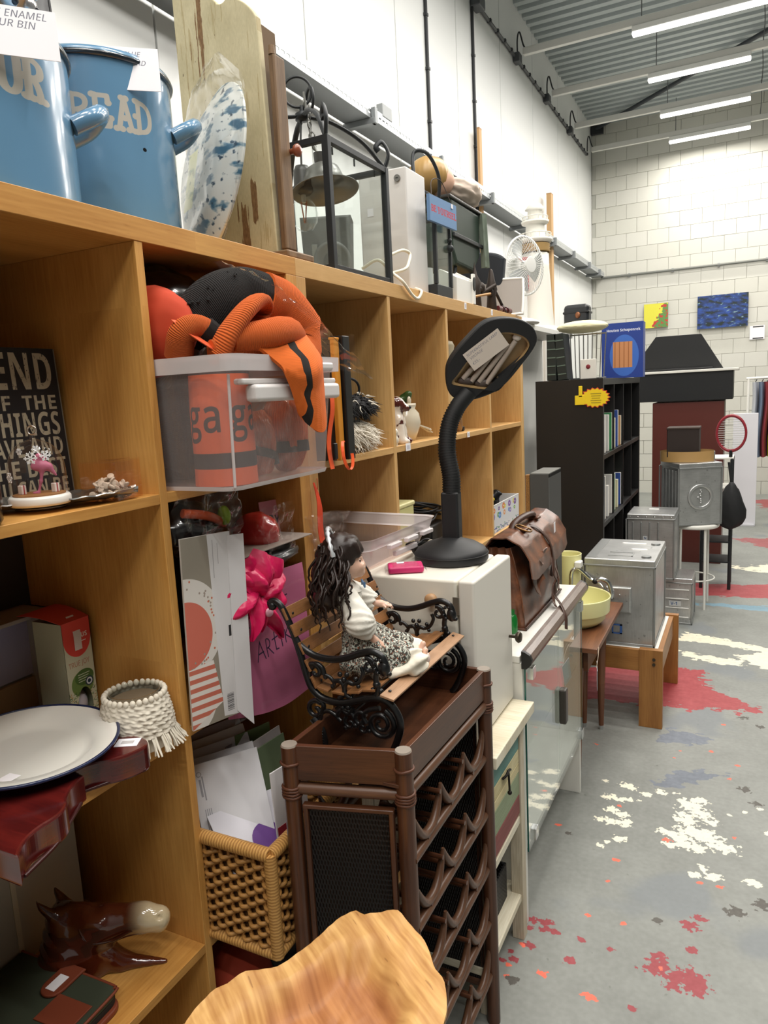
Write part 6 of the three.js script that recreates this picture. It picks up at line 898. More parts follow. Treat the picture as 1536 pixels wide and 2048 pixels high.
  const ro = T('red_cushion', 'dark orange-red cushion squeezed in the left of the cubby above the tub', 'cushion', { p: [-0.05, Y1 + 0.225, 0.322] }); P(ro, 'cushion', warp(new THREE.SphereGeometry(1, 36, 24), (x, y, z) => { const n = 1 + 0.08 * fbm(x * 3, y * 3, z * 3 + 2, 3); return [x * 0.085 * n, y * 0.065 * n, z * 0.038 * n]; }), M(0xb83c1c, 0.85));
  const st = T('orange_strap', 'flat orange strap slanting down into the left side of the tub', 'strap', { p: [0, Y1, 0] }); P(st, 'strap', grid(6, 12, (u, v) => [0.03 + v * 0.055, 0.232 - 0.05 * v, 0.36 - 0.03 * v - u * 0.012 + 0.004 * Math.sin(v * 4)], { thick: 0.0012 }), M(0xd8562a, 0.7));
  const pf = T('pink_cloth', 'pale orange cloth in clear film at the right end of the tub', 'cloth', { p: [0.03, Y1 + 0.205, 0.07] }); P(pf, 'cloth', warp(new THREE.SphereGeometry(1, 36, 24), (x, y, z) => { const n = 1 + 0.2 * fbm(x * 3, y * 3, z * 3 + 8, 4); return [x * 0.05 * n, y * 0.036 * n, z * 0.035 * n]; }), M(0xd98a6c, 0.9));
  const bag = T('clear_bag', 'large crinkled clear plastic bag draped from the heap over the right end of the tub', 'plastic bag', { p: [0, Y1, 0] });
  P(bag, 'film', grid(40, 44, (u, v) => { const s = v, x = -0.09 + 0.2 * u + 0.02 * s, y = 0.335 - 0.15 * Math.pow(s, 1.3) - 0.05 * u * u * (1 - s * 0.2), z = 0.2 - 0.235 * s + 0.05 * u * (1 - s); const n = 0.016 * fbm(u * 4, v * 5, 3, 3) + 0.006 * fbm(u * 15, v * 15, 6, 2); return [x + n, y + n * 0.8, z + n]; }), plasticFilm);
}
{ // ---- orange lanyard and bag at the tub's right, picture frames
  const f = T('picture_frame', 'thin frame with an orange edge standing beside the clear bag', 'picture frame', { p: [0, Y1 + 0.0006, -0.058] }), gm = M(0xd28a2a, 0.5), km = M(0x141314, 0.35);
  P(f, 'board', BB(-0.22, 0.026, 0, 0.228, -0.016, -0.004, 0.001), M(0x2a2421, 0.5)); P(f, 'orange_edge', BB(0.026, 0.036, 0, 0.228, -0.018, 0.0, 0.002), gm); P(f, 'corner_trim', BB(0.024, 0.0365, 0.224, 0.2285, -0.0185, 0.0005, 0.001), gm);
  const k = T('picture_frame', 'thin black frame in film standing to the right of the orange-edged frame', 'picture frame', { p: [0, Y1 + 0.0006, -0.084] }); P(k, 'frame', BB(-0.22, 0.042, 0, 0.232, -0.022, 0.004, 0.002), km); P(k, 'film', grid(10, 20, (u, v) => [-0.1 + 0.15 * u, v * 0.235, -0.026 - 0.005 * Math.abs(fbm(u * 6, v * 8, 2, 3))]), plasticFilm);
  const l = T('orange_lanyard', 'bright orange ribbon lanyard hanging over the shelf edge by the orange-edged frame', 'lanyard', { p: [0, Y1, 0] }), om = M(0xee5a22, 0.6);
  P(l, 'strap', grid(4, 30, (u, v) => [0.04 + 0.004 * Math.sin(v * 7), 0.15 - 0.16 * v, -0.012 - 0.006 * Math.sin(v * 5) - u * 0.014], { thick: 0.001 }), om); P(l, 'loop', grid(4, 40, (u, v) => { const a = v * 5.2 - 0.4; return [0.05 + 0.012 * Math.sin(a * 0.5) + u * 0.003, 0.012 + 0.026 * Math.cos(a), -0.04 + 0.017 * Math.sin(a) - u * 0.006]; }, { thick: 0.001 }), om); P(l, 'clip', B(0.006, 0.03, 0.012, 0.047, 0.022, -0.02, 0.002), black);
  const r = T('red_ribbon', 'bright red-orange ribbon hanging down in front of the shelf post', 'ribbon', { p: [0.012, 1.395, 0.005] }); P(r, 'ribbon', grid(4, 30, (u, v) => [0.004 * Math.sin(v * 6) + v * 0.01, -0.13 * v, (u - 0.5) * 0.018 * Math.min(1, 0.25 + v * 1.8) - 0.012 * v], { thick: 0.001 }), M(0xe8481f, 0.55)); P(r, 'ribbon_tip', grid(3, 6, (u, v) => [0.006 + 0.004 * u, 0.008 - v * 0.02, (u - 0.5) * 0.006], { thick: 0.001 }), M(0xd23a18, 0.55));
}
{ // ---- second cubby: placemat pack, satin rosette, paper banner, bags
  const t = T('tableware_pack', 'grey and white card pack of coral striped party tableware hanging out of the cubby', 'party pack', { p: [0.018, 1.075, 0.33], ry: 1.31, rz: -0.03, rx: 0.0, order: 'YXZ' });
  const W = 0.085, H = 0.285, map = canvas(512, 1500, (c, w, h) => {
    c.fillStyle = '#8d8679'; c.fillRect(0, 0, w, h); for (const [cx, cy, r] of [[0.0, 0.46, 0.75], [0.02, 0.86, 0.5]]) { c.fillStyle = '#d5d1cb'; c.beginPath(); c.arc(w * cx, h * cy, w * r, 0, 7); c.fill(); }
    c.save(); c.beginPath(); c.arc(0, h * 0.5, w * 0.52, 0, 7); c.clip(); c.fillStyle = '#c86a58'; c.fillRect(0, 0, w, h); c.restore(); for (let i = 0; i < 36; i++) { const a = rr(-1.5, 1.5), r = w * rr(0.55, 0.72); c.fillStyle = i % 3 ? '#9c8f85' : '#c4694f'; c.beginPath(); c.arc(r * Math.cos(a), h * 0.46 + r * Math.sin(a), 9, 0, 7); c.fill(); }
    c.save(); c.beginPath(); c.moveTo(0, h * 0.68); c.lineTo(w * 0.5, h * 0.66); c.lineTo(w * 0.66, h * 0.9); c.lineTo(0, h); c.clip(); for (let i = 0; i < 14; i++) { c.fillStyle = i % 2 ? '#c26d5a' : '#ded8d2'; c.fillRect(0, h * (0.66 + i * 0.024), w, h * 0.024); } c.restore();
    c.fillStyle = '#d6d5d6'; c.beginPath(); c.moveTo(w * 0.52, 0); c.lineTo(w, 0); c.lineTo(w, h); c.lineTo(w * 0.66, h * 0.985); c.lineTo(w * 0.6, h * 0.6); c.fill(); c.fillStyle = '#8e8d90'; c.fillRect(w * 0.62, h * 0.03, 5, h * 0.2); c.fillRect(w * 0.72, h * 0.05, 4, h * 0.11);
    c.fillStyle = '#2a2a2c'; c.fillRect(w * 0.86, h * 0.5, 26, 90); for (let i = 0; i < 17; i++) c.fillRect(w * 0.74, h * (0.87 + i * 0.0058), w * 0.14, 2 + (i * 7) % 5);
  });
  P(t, 'card', B(W, H, 0.004, 0, H / 2, 0, 0.0005), M(0xb8b5b0, 0.6)); P(t, 'printed_face', new THREE.PlaneGeometry(W, H).translate(0, H / 2, 0.0022), M(0xffffff, 0.4, { map, clearcoat: 0.5, clearcoatRoughness: 0.2 }));
  P(t, 'side_flap', grid(4, 10, (u, v) => [W / 2 - 0.006 + 0.026 * u, H * (0.02 + 0.96 * v) - 0.03 * u * (1 - v), 0.003 + 0.006 * u], { thick: 0.0006 }), M(0xd3d2d4, 0.5));
  const satin = M(0xd8205c, 0.32, { sheen: 0.6, sheenRoughness: 0.3, sheenColor: new THREE.Color(0xff5a94) }), ro = T('satin_rosette', 'large hot-pink satin rosette with pointed tails and a pale button', 'rosette', { p: [0.03, 1.245, 0.228], ry: 1.35 });
  const petal = (a, len, w, tip, dz) => grid(14, 16, (u, v) => { const s = (u - 0.5) * 2, ww = w * (tip ? (1 - v * 0.9) : 0.55 + 0.45 * Math.sin(v * 2.2)); const x = s * ww, y = v * len, z = dz + 0.016 * Math.sin(v * 3.1) * (1 - s * s) + 0.006 * Math.sin(s * 5 + v * 4); return [x * Math.cos(a) - y * Math.sin(a), x * Math.sin(a) + y * Math.cos(a), z]; }, { thick: 0.0008 });
  [[0.5, 0.062, 0.03, 0, 0], [-0.5, 0.068, 0.034, 0, 0.004], [1.7, 0.064, 0.032, 0, 0.008], [-1.6, 0.06, 0.032, 0, 0.002], [2.75, 0.072, 0.026, 1, 0.012], [-2.7, 0.09, 0.03, 1, 0.01], [0.05, 0.045, 0.03, 0, 0.012], [3.1, 0.06, 0.028, 1, 0.006]].forEach(([a, l, w, tip, dz]) => P(ro, tip ? 'tail' : 'petal', petal(a, l, w, tip, dz), satin)); P(ro, 'button', LT([[0, 0.004], [0.006, 0.0035], [0.0075, 0.001], [0.0075, 0]], 20).rotateX(Math.PI / 2).translate(0.002, -0.025, 0.028), M(0xe0a8b8, 0.3)); P(ro, 'film_corner', grid(8, 8, (u, v) => [0.0 + 0.03 * u, 0.006 + 0.03 * v, 0.026 + 0.004 * fbm(u * 5, v * 5, 3, 2)]), plasticFilm);
  const pa = T('paper_banner', 'pink paper sheet with handwritten letters FEES and ARti, tucked behind the rosette', 'paper sign', { p: [0.024, 1.04, 0.19], ry: 1.44, rx: -0.06, order: 'YXZ' });
  const pm = canvas(700, 700, (c, w, h) => { c.fillStyle = '#c06c8e'; c.fillRect(0, 0, w, h); c.strokeStyle = '#2b2240'; c.lineWidth = 7; c.lineCap = 'round'; const L = (...p) => { c.beginPath(); p.forEach(([x, y], i) => (i ? c.lineTo(x, y) : c.moveTo(x, y))); c.stroke(); };
    const F = (x, y) => { L([x, y], [x - 6, y + 96]); L([x - 20, y + 2], [x + 48, y - 12]); L([x, y + 46], [x + 40, y + 40]); }, E = (x, y) => { F(x, y); L([x - 6, y + 96], [x + 42, y + 84]); }; F(196, 205); E(270, 188); E(344, 172); c.beginPath(); c.arc(440, 178, 24, 5.6, 2.6, true); c.stroke(); c.beginPath(); c.arc(436, 224, 24, 4.9, 2.2); c.stroke(); L([486, 150], [552, 140]); L([520, 146], [516, 240]);
    L([262, 430], [300, 335], [330, 425]); L([276, 396], [322, 388]); L([352, 332], [350, 420]); c.beginPath(); c.arc(358, 354, 24, 4.7, 1.6); c.stroke(); L([362, 376], [396, 414]); L([424, 310], [424, 400], [444, 400]); L([404, 346], [450, 336]); L([474, 340], [476, 396]); L([474, 312], [475, 316]); L([510, 320], [508, 384]); L([546, 300], [510, 344], [556, 378]); });
  P(pa, 'sheet', grid(20, 20, (u, v) => [(u - 0.5) * 0.21, v * 0.225 - 0.028 * (1 - v) * Math.sin(u * 2.2) + 0.02 * (1 - v), 0.004 * Math.sin(u * 5 + v * 3) + 0.006 * fbm(u * 3, v * 3, 4, 3)], { thick: 0.0006 }), M(0xffffff, 0.55, { map: pm }));
  P(pa, 'sheet_film', grid(14, 14, (u, v) => [(u - 0.5) * 0.2, 0.01 + v * 0.2, 0.009 + 0.004 * fbm(u * 5, v * 5, 9, 3)]), plasticFilm);
  const bk = T('black_garment', 'black satin garment folded on top of the rosette in the cubby', 'garment', { p: [-0.02, 1.285, 0.15] }); P(bk, 'fold', warp(new THREE.SphereGeometry(1, 44, 26), (x, y, z) => { const n = 1 + 0.12 * fbm(x * 3, y * 3, z * 3 + 3, 4); return [x * 0.05 * n, y * 0.02 * n, z * 0.105 * n]; }), M(0x131418, 0.4, { clearcoat: 0.3 })); P(bk, 'card_edge', B(0.12, 0.002, 0.2, -0.01, 0.024, 0, 0.0005), M(0x9a8f86, 0.6));
  const pile = (name, label, cat, p, s, m, sd, k = 0.2, q = {}) => { const o = T(name, label, cat, { p, ...q }); P(o, 'body', warp(new THREE.SphereGeometry(1, 40, 26), (x, y, z) => { const n = 1 + k * fbm(x * 2.4 + sd, y * 2.4, z * 2.4, 4); return [x * s[0] * n, y * s[1] * n, z * s[2] * n]; }), m); return o; };
  const b1 = pile('party_bag', 'dark clear bag of party goods at the top left of the cubby', 'party bag', [-0.06, 1.362, 0.29], [0.06, 0.045, 0.065], M(0x1a1718, 0.25, { clearcoat: 0.8 }), 2); P(b1, 'orange_item', sweep([[0.05, 0.03, 0.04], [0.062, 0.02, 0.0], [0.05, 0.0, -0.05]], 0.007, { rad: 8 }), M(0xc2552e, 0.4)); P(b1, 'green_item', SPH(0.012, 0.06, 0.014, -0.04, 1, 1.3, 0.6, 12), M(0x8fae3a, 0.4)); P(b1, 'film', grid(24, 24, (u, v) => [0.062 + 0.02 * fbm(u * 4, v * 4, 3, 3), -0.055 + 0.11 * v, -0.08 + 0.15 * u]), plasticFilm);
  const b2 = pile('red_balloons', 'bag of red party balloons in the middle of the cubby', 'balloon bag', [-0.03, 1.325, 0.135], [0.045, 0.036, 0.034], M(0xc0332f, 0.2, { clearcoat: 1 }), 6, 0.12); P(b2, 'film', grid(20, 20, (u, v) => [0.05 + 0.014 * fbm(u * 4, v * 4, 6, 3), -0.035 + 0.085 * v, -0.045 + 0.09 * u]), plasticFilm);
  const cb = T('christmas_card', 'pink card with the hand lettering RY CHRIST behind the red balloons', 'card', { p: [-0.045, 1.262, 0.02], ry: 1.35, rx: -0.1, order: 'YXZ' });
  const cm = canvas(512, 512, (c, w, h) => { c.fillStyle = '#d08a98'; c.fillRect(0, 0, w, h); c.fillStyle = '#1f1a2e'; c.font = 'bold 104px sans-serif'; c.save(); c.translate(40, 190); c.rotate(0.12); c.fillText('MERRY', -180, 0); c.restore(); c.fillStyle = '#8e2430'; c.save(); c.translate(36, 330); c.rotate(0.2); c.font = 'bold 92px sans-serif'; c.fillText('CHRISTMAS', 0, 0); c.restore(); c.strokeStyle = '#d79a3c'; c.lineWidth = 12; for (let i = 0; i < 4; i++) { const a = i * 0.785; c.beginPath(); c.moveTo(330 - 40 * Math.cos(a), 150 - 40 * Math.sin(a)); c.lineTo(330 + 40 * Math.cos(a), 150 + 40 * Math.sin(a)); c.stroke(); } });
  P(cb, 'card', B(0.11, 0.11, 0.001, 0, 0.05, 0, 0), M(0xcc8896, 0.6)); P(cb, 'lettering', new THREE.PlaneGeometry(0.11, 0.11).translate(0, 0.05, 0.0008), M(0xffffff, 0.5, { map: cm })); 
  const ce = T('cellophane', 'crumpled clear cellophane sticking up in front of the shelf post behind the doll', 'cellophane', { p: [0.02, 1.24, -0.012], ry: 1.1 }); for (let i = 0; i < 3; i++) P(ce, 'film', grid(20, 20, (u, v) => { const s = (u - 0.5) * (0.04 + 0.06 * v); return [s, 0.095 * v, 0.012 * (i - 1) + 0.02 * fbm(u * 4 + i * 3, v * 4, i * 5, 3) + 0.007 * fbm(u * 14, v * 14, i, 2)]; }), plasticFilm);
}
{ // ---- third cubby: wicker basket of envelopes, ball below
  const t = T('wicker_basket', 'square honey-coloured wicker basket holding envelopes and cards', 'basket', { p: [0, Y3 + 0.0006, 0] }), wk = M(0xffffff, 0.6, { map: woodTex(0xc08f4d, 0x74491c, { seed: 91, size: 0.12 }) }), wd = M(0x9a6a32, 0.65), rimM = M(0xffffff, 0.55, { map: tex(256, 64, (u, v) => { const k = 0.5 + 0.5 * Math.sin(u * 2 * Math.PI * 24); return mix3([206, 160, 92], [140, 92, 42], k * 0.7 + noise(u * 60, v * 10) * 0.2); }, { size: 0.12 }) });
  const x0 = -0.17, x1 = 0.122, z0 = 0.15, z1 = 0.362, H = 0.176, inner = M(0x6e4820, 0.8);
  const face = (a, b) => { // woven wall from a to b: stakes with strands going over and under
    const L = Math.hypot(b[0] - a[0], b[1] - a[1]), d = [(b[0] - a[0]) / L, (b[1] - a[1]) / L], n = [d[1], -d[0]], cols = Math.round(L / 0.0155), rows = 15, out = { s: [], w: [] };
    for (let r = 0; r < rows; r++) { const y = 0.02 + r * ((H - 0.038) / rows), pts = []; for (let k = 0; k <= cols * 4; k++) { const s = (k / (cols * 4)) * L, off = 0.0052 * Math.sin((k / 4) * Math.PI + (r % 2) * Math.PI); pts.push(V(a[0] + d[0] * s + n[0] * off, y + 0.0012 * noise(s * 90, r * 3), a[1] + d[1] * s + n[1] * off)); } out.w.push(sweep(pts, 0.0037, { raw: true, rad: 5 })); }
    for (let c = 0; c <= cols; c++) { const s = (c / cols) * L, x = a[0] + d[0] * s, z = a[1] + d[1] * s; out.s.push(rod([x, 0.01, z], [x, H - 0.008, z], 0.0026, 5)); }
    return out;
  };
  for (const [a, b] of [[[x0, z1], [x1, z1]], [[x1, z1], [x1, z0]], [[x1, z0], [x0, z0]], [[x0, z0], [x0, z1]]]) { const f = face(a, b); for (const g of f.w) P(t, 'strand', g, wk); P(t, 'stakes', MG(f.s), wd, { kind: 'stuff' }); P(t, 'rim', uvm(rod([a[0], H - 0.006, a[1]], [b[0], H - 0.006, b[1]], 0.0105, 10)), rimM); P(t, 'base_rim', uvm(rod([a[0], 0.009, a[1]], [b[0], 0.009, b[1]], 0.009, 10)), rimM); P(t, 'corner_post', uvm(rod([b[0], 0.006, b[1]], [b[0], H - 0.004, b[1]], 0.0098, 10), 1, 1), rimM); }
  P(t, 'lining', MG(BB(x0 + 0.008, x1 - 0.008, 0.004, 0.008, z0 + 0.008, z1 - 0.008, 0), BB(x0 + 0.006, x1 - 0.006, 0.008, H - 0.016, z1 - 0.009, z1 - 0.007, 0), BB(x1 - 0.009, x1 - 0.007, 0.008, H - 0.016, z0 + 0.006, z1 - 0.008, 0)), inner);
  const env = (label, x, z, w, h, ry, rx, y, c, extra) => { const o = T('envelope', label, 'envelope', { p: [x, Y3 + y, z], ry, rx, order: 'YXZ', rz: extra?.rz || 0 }); P(o, 'paper', B(w, h, 0.0024, 0, h / 2, 0, 0.0006), M(c, 0.65)); return o; };
  const e1 = env('large white envelope with small grey print, frontmost in the wicker basket', 0.045, 0.318, 0.11, 0.2, 0.72, -0.42, 0.07, 0xd9d9dd, { rz: 0.12 });
  const ep = canvas(256, 512, (c, w, h) => { c.fillStyle = '#d9d9dd'; c.fillRect(0, 0, w, h); c.fillStyle = '#9a9ba2'; c.fillRect(22, 60, 8, 70); c.fillRect(34, 50, 5, 96); c.beginPath(); c.arc(26, 40, 9, 0, 7); c.stroke(); c.fillRect(34, 330, 34, 44); for (let i = 0; i < 4; i++) c.fillRect(24 + i * 7, 180, 3, 90); }); P(e1, 'print', new THREE.PlaneGeometry(0.108, 0.198).translate(0, 0.1, 0.0014), M(0xffffff, 0.6, { map: ep }));
  for (const [i, c] of [[0, 0xd2d1d4], [1, 0xc5c3c6], [2, 0xdad7d2], [3, 0xb9b6bb]].values()) env(['white envelope directly behind the frontmost one in the basket', 'greyish envelope third from the front in the basket', 'cream envelope fourth from the front in the basket', 'grey envelope fifth from the front in the basket'][i], 0.03 - i * 0.012, 0.308 - i * 0.014, 0.118, 0.2, 0.72, -0.45 - i * 0.03, 0.072 + i * 0.008, c, { rz: 0.14 + i * 0.03 });
  env('dark red card leaning at the back left of the basket', -0.04, 0.262, 0.11, 0.19, 0.75, -0.62, 0.09, 0x7d1426, { rz: 0.22 }); env('magenta paper peeping out at the left of the envelopes', -0.01, 0.28, 0.12, 0.17, 0.72, -0.6, 0.085, 0x8a1c3c, { rz: 0.2 });
  const wc = env('white folded card with a red band at the right of the basket', 0.085, 0.245, 0.075, 0.17, 1.4, -0.05, 0.075, 0xdad7d8); P(wc, 'red_band', B(0.07, 0.045, 0.0006, 0, 0.055, 0.0016, 0), M(0x96202f, 0.6));
  const low = env('postcards and leaflets lying low in the front of the basket', 0.075, 0.3, 0.13, 0.1, 1.15, -0.9, 0.115, 0xcfced6); P(low, 'purple_print', new THREE.CircleGeometry(0.026, 24).translate(0.01, 0.03, 0.002), M(0x5b2f7c, 0.6)); for (let i = 0; i < 5; i++) P(low, 'leaflet', B(0.12, 0.1, 0.0012, 0.004 * i, 0.047 - 0.003 * i, -0.004 * (i + 1), 0), M([0xd8d8de, 0xb6b4c8, 0xe0ddda, 0xc9c7d2, 0xb9c0cc][i], 0.6), { rz: 0.05 * (i - 2) });
  const gc = [0x5f6f52, 0xa39c9a, 0x8c2a34, 0xd0cccc, 0x6d7f4f, 0x94898c, 0xb7b1b0, 0x7c2030, 0xc8c4c2, 0x4c4a4c]; for (let i = 0; i < 10; i++) { const x = 0.03 - i * 0.013; env(['green', 'grey', 'red', 'pale', 'leaf green', 'mauve', 'light', 'crimson', 'white', 'dark'][i] + ' greeting card in the row at the back of the basket', x, 0.2 + rr(-0.014, 0.014), 0.07, 0.12 + rr(0, 0.05), 1.4 + rr(-0.25, 0.25), -0.12 + rr(-0.15, 0.1), 0.09 + rr(0, 0.03), gc[i]); }
  const bl = T('orange_ball_bag', 'red-orange and black cloth bundle in the bottom cubby under the basket', 'cloth bundle', { p: [-0.03, Y3 - 0.145, 0.285] }); P(bl, 'orange_cloth', warp(new THREE.SphereGeometry(1, 40, 28), (x, y, z) => { const n = 1 + 0.1 * fbm(x * 3, y * 3, z * 3, 4); return [x * 0.07 * n, y * 0.06 * n, z * 0.06 * n]; }), M(0xa3381f, 0.8)); P(bl, 'black_cloth', warp(new THREE.SphereGeometry(1, 36, 24), (x, y, z) => { const n = 1 + 0.14 * fbm(x * 3 + 4, y * 3, z * 3, 4); return [0.045 + x * 0.055 * n, -0.01 + y * 0.05 * n, -0.07 + z * 0.06 * n]; }), M(0x141213, 0.5));
  const gs = T('stacked_papers', 'pale papers stacked on the bottom shelf under the cloth bundle', 'papers', { p: [-0.06, Y_BASE + 0.0316, 0.2] }); for (let i = 0; i < 9; i++) P(gs, 'sheaf', B(0.15, 0.016, 0.2, rr(-0.01, 0.01), 0.008 + i * 0.0165, rr(-0.01, 0.01), 0.001), M([0x6b6669, 0x8d888a, 0x55504f][i % 3], 0.7));
}
{ // ---- right unit: feather boas, ceramic dogs, figure, flowered box
  const fluff = (m, n, f, len, w) => { const o = []; for (let i = 0; i < n; i++) { const [x, y, z, dx, dy, dz] = f(i / n); o.push(sweep([[x, y, z], [x + dx * len * 0.5 + rr(-w, w), y + dy * len * 0.5 + rr(-w, w), z + dz * len * 0.5 + rr(-w, w)], [x + dx * len + rr(-w, w) * 2, y + dy * len - rr(0, w) * 2, z + dz * len + rr(-w, w) * 2]], (q) => 0.0022 * (1.05 - q), { rad: 4, seg: 5 })); } return MG(o); };
  const shell = (cx, cy, cz, a, b, c) => () => { const ph = rnd() * 6.283, ct = rr(-0.75, 1), st = Math.sqrt(1 - ct * ct), x = st * Math.cos(ph), z = st * Math.sin(ph); return [cx + a * x, cy + b * ct, cz + c * z, x, ct * 0.6 - 0.35, z]; };
  const wh = T('white_boa', 'white fluffy feather boa coiled on the shelf under the black one', 'boa', { p: [0.0, Y1 + 0.0006, 0] }), wm = M(0xd9d1c2, 0.9); P(wh, 'core', warp(new THREE.SphereGeometry(1, 36, 22), (x, y, z) => { const n = 1 + 0.12 * fbm(x * 4, y * 4, z * 4, 3); return [-0.07 + x * 0.062 * n, 0.036 + y * 0.034 * n, -0.24 + z * 0.098 * n]; }), wm); P(wh, 'feathers', fluff(wm, 900, shell(-0.07, 0.036, -0.24, 0.06, 0.03, 0.094), 0.024, 0.005), wm, { kind: 'stuff' });
  const bl = T('black_boa', 'black feather boa with white specks coiled on top of the white boa', 'boa', { p: [0.0, Y1 + 0.0006, 0] }), bm = M(0x141315, 0.8); P(bl, 'core', warp(new THREE.SphereGeometry(1, 36, 22), (x, y, z) => { const n = 1 + 0.14 * fbm(x * 4, y * 4, z * 4 + 3, 3); return [-0.065 + x * 0.055 * n, 0.098 + y * 0.026 * n, -0.25 + z * 0.095 * n]; }), bm); P(bl, 'feathers', fluff(bm, 600, shell(-0.065, 0.098, -0.25, 0.053, 0.024, 0.09), 0.017, 0.005), bm, { kind: 'stuff' }); P(bl, 'white_specks', fluff(wm, 46, shell(-0.06, 0.102, -0.25, 0.057, 0.026, 0.094), 0.014, 0.004), wm, { kind: 'stuff' }); P(bl, 'hanger_loop', new THREE.TorusGeometry(0.022, 0.0028, 8, 30).rotateY(0.9).translate(-0.05, 0.135, -0.262), black);
  const fz = T('crumpled_film', 'crumpled clear film lying on the left end of the boas', 'film', { p: [-0.05, Y1 + 0.118, -0.15] }); P(fz, 'film', grid(18, 18, (u, v) => [(u - 0.5) * 0.06, 0.02 * Math.sin(u * 3) * Math.sin(v * 3) + 0.014 * fbm(u * 6, v * 6, 3, 3), (v - 0.5) * 0.07]), plasticFilm); P(fz, 'film_fold', grid(12, 12, (u, v) => [(u - 0.5) * 0.04, 0.012 + 0.016 * fbm(u * 6, v * 6, 8, 3), (v - 0.5) * 0.05]), plasticFilm);
  const spot = (x, y, z) => { const n = noise(x * 46, y * 46, z * 46) + (y > 0.085 ? 0.5 : 0) * (Math.abs(z) > 0.006 ? 1 : -0.5); return n > 0.26 ? 0x51231b : 0xe4d9cb; };
  const dogAt = (label, p, ry, s) => { const o = T('ceramic_dog', label, 'figurine', { p, ry }); const g = iso([cap([0, 0.02, 0], [0.004, 0.06, 0], 0.024, 0.018), cap([0.016, 0.055, 0.01], [0.022, 0.006, 0.012], 0.009, 0.008), cap([0.016, 0.055, -0.01], [0.022, 0.006, -0.012], 0.009, 0.008), cap([0.02, 0.006, 0.012], [0.034, 0.005, 0.013], 0.007, 0.006), cap([0.02, 0.006, -0.012], [0.034, 0.005, -0.013], 0.007, 0.006), ell([-0.004, 0.016, 0.02], [0.02, 0.016, 0.012]), ell([-0.004, 0.016, -0.02], [0.02, 0.016, 0.012]), cap([0.004, 0.07, 0], [0.008, 0.09, 0], 0.014, 0.018), cap([0.014, 0.088, 0], [0.032, 0.08, 0], 0.011, 0.008), cap([0.0, 0.1, 0.017], [-0.002, 0.072, 0.022], 0.006, 0.007), cap([0.0, 0.1, -0.017], [-0.002, 0.072, -0.022], 0.006, 0.007), { ...ell([0, -0.02, 0], [0.1, 0.02, 0.1], 0.002), cut: 1 }].map((q) => q), 0.0028, { k: 0.009, color: spot }); P(o, 'body', g.scale(s, s, s), M(0xffffff, 0.15, { vertexColors: true, clearcoat: 0.8 })); P(o, 'nose', SPH(0.004 * s, 0.039 * s, 0.082 * s, 0, 1, 1, 1, 8), black); return o; };
  dogAt('white and brown glossy ceramic dog with long ears sitting on the shelf', [-0.045, Y1 + 0.0006, -0.462], 0.2, 1.05);
  const sm = T('white_figurine', 'small round white figurine half hidden by the shelf divider beside the ceramic dog', 'figurine', { p: [-0.016, Y1 + 0.0006, -0.4], s: 1 }); P(sm, 'body', iso([ell([0, 0.016, 0], [0.014, 0.017, 0.013]), ell([0.002, 0.04, 0], [0.011, 0.012, 0.011]), cap([0, 0.05, 0.006], [0, 0.056, 0.008], 0.004, 0.002), cap([0, 0.05, -0.006], [0, 0.056, -0.008], 0.004, 0.002)], 0.0024, { k: 0.006 }), M(0xded6c6, 0.3, { clearcoat: 0.4 })); P(sm, 'foot_ring', CYL(0.012, 0.011, 0.002, 0, 0, 0, 16), M(0xd0c6b4, 0.4));
  const v = T('fish_vase', 'cream ceramic fish vase with a ruffled tail and a little green frog on its top', 'vase', { p: [-0.062, Y1 + 0.0006, -0.57] }), vm = M(0xd6ccb6, 0.2, { clearcoat: 0.6 }); P(v, 'body', LT([[0, 0], [0.022, 0], [0.03, 0.02], [0.038, 0.044], [0.034, 0.068], [0.024, 0.08], [0.027, 0.088], [0.027, 0.094], [0, 0.094]], 40), vm); P(v, 'ruffled_tail', grid(24, 10, (a, b) => { const q = (a - 0.5) * 2; return [0.0 + 0.02 * b + 0.008 * Math.sin(a * 16) * b, 0.02 - 0.015 * b + 0.03 * (1 - b) * 0.5 + Math.abs(q) * 0.012 * b, -0.024 - 0.05 * b - 0.01 * Math.cos(q * 2)]; }, { thick: 0.002 }).translate(0.01, 0.008, 0), vm); P(v, 'green_frog', iso([ell([0, 0.108, 0], [0.016, 0.012, 0.014]), ell([0.01, 0.118, 0.002], [0.01, 0.008, 0.01]), cap([-0.006, 0.104, 0.016], [-0.012, 0.098, 0.026], 0.007, 0.004), cap([-0.006, 0.104, -0.016], [-0.012, 0.098, -0.026], 0.007, 0.004)], 0.0026, { k: 0.006 }), M(0x3f5a2b, 0.35)); P(v, 'white_leaf', SPH(0.01, 0.016, 0.1, 0.012, 0.5, 1.2, 0.8, 12), vm);
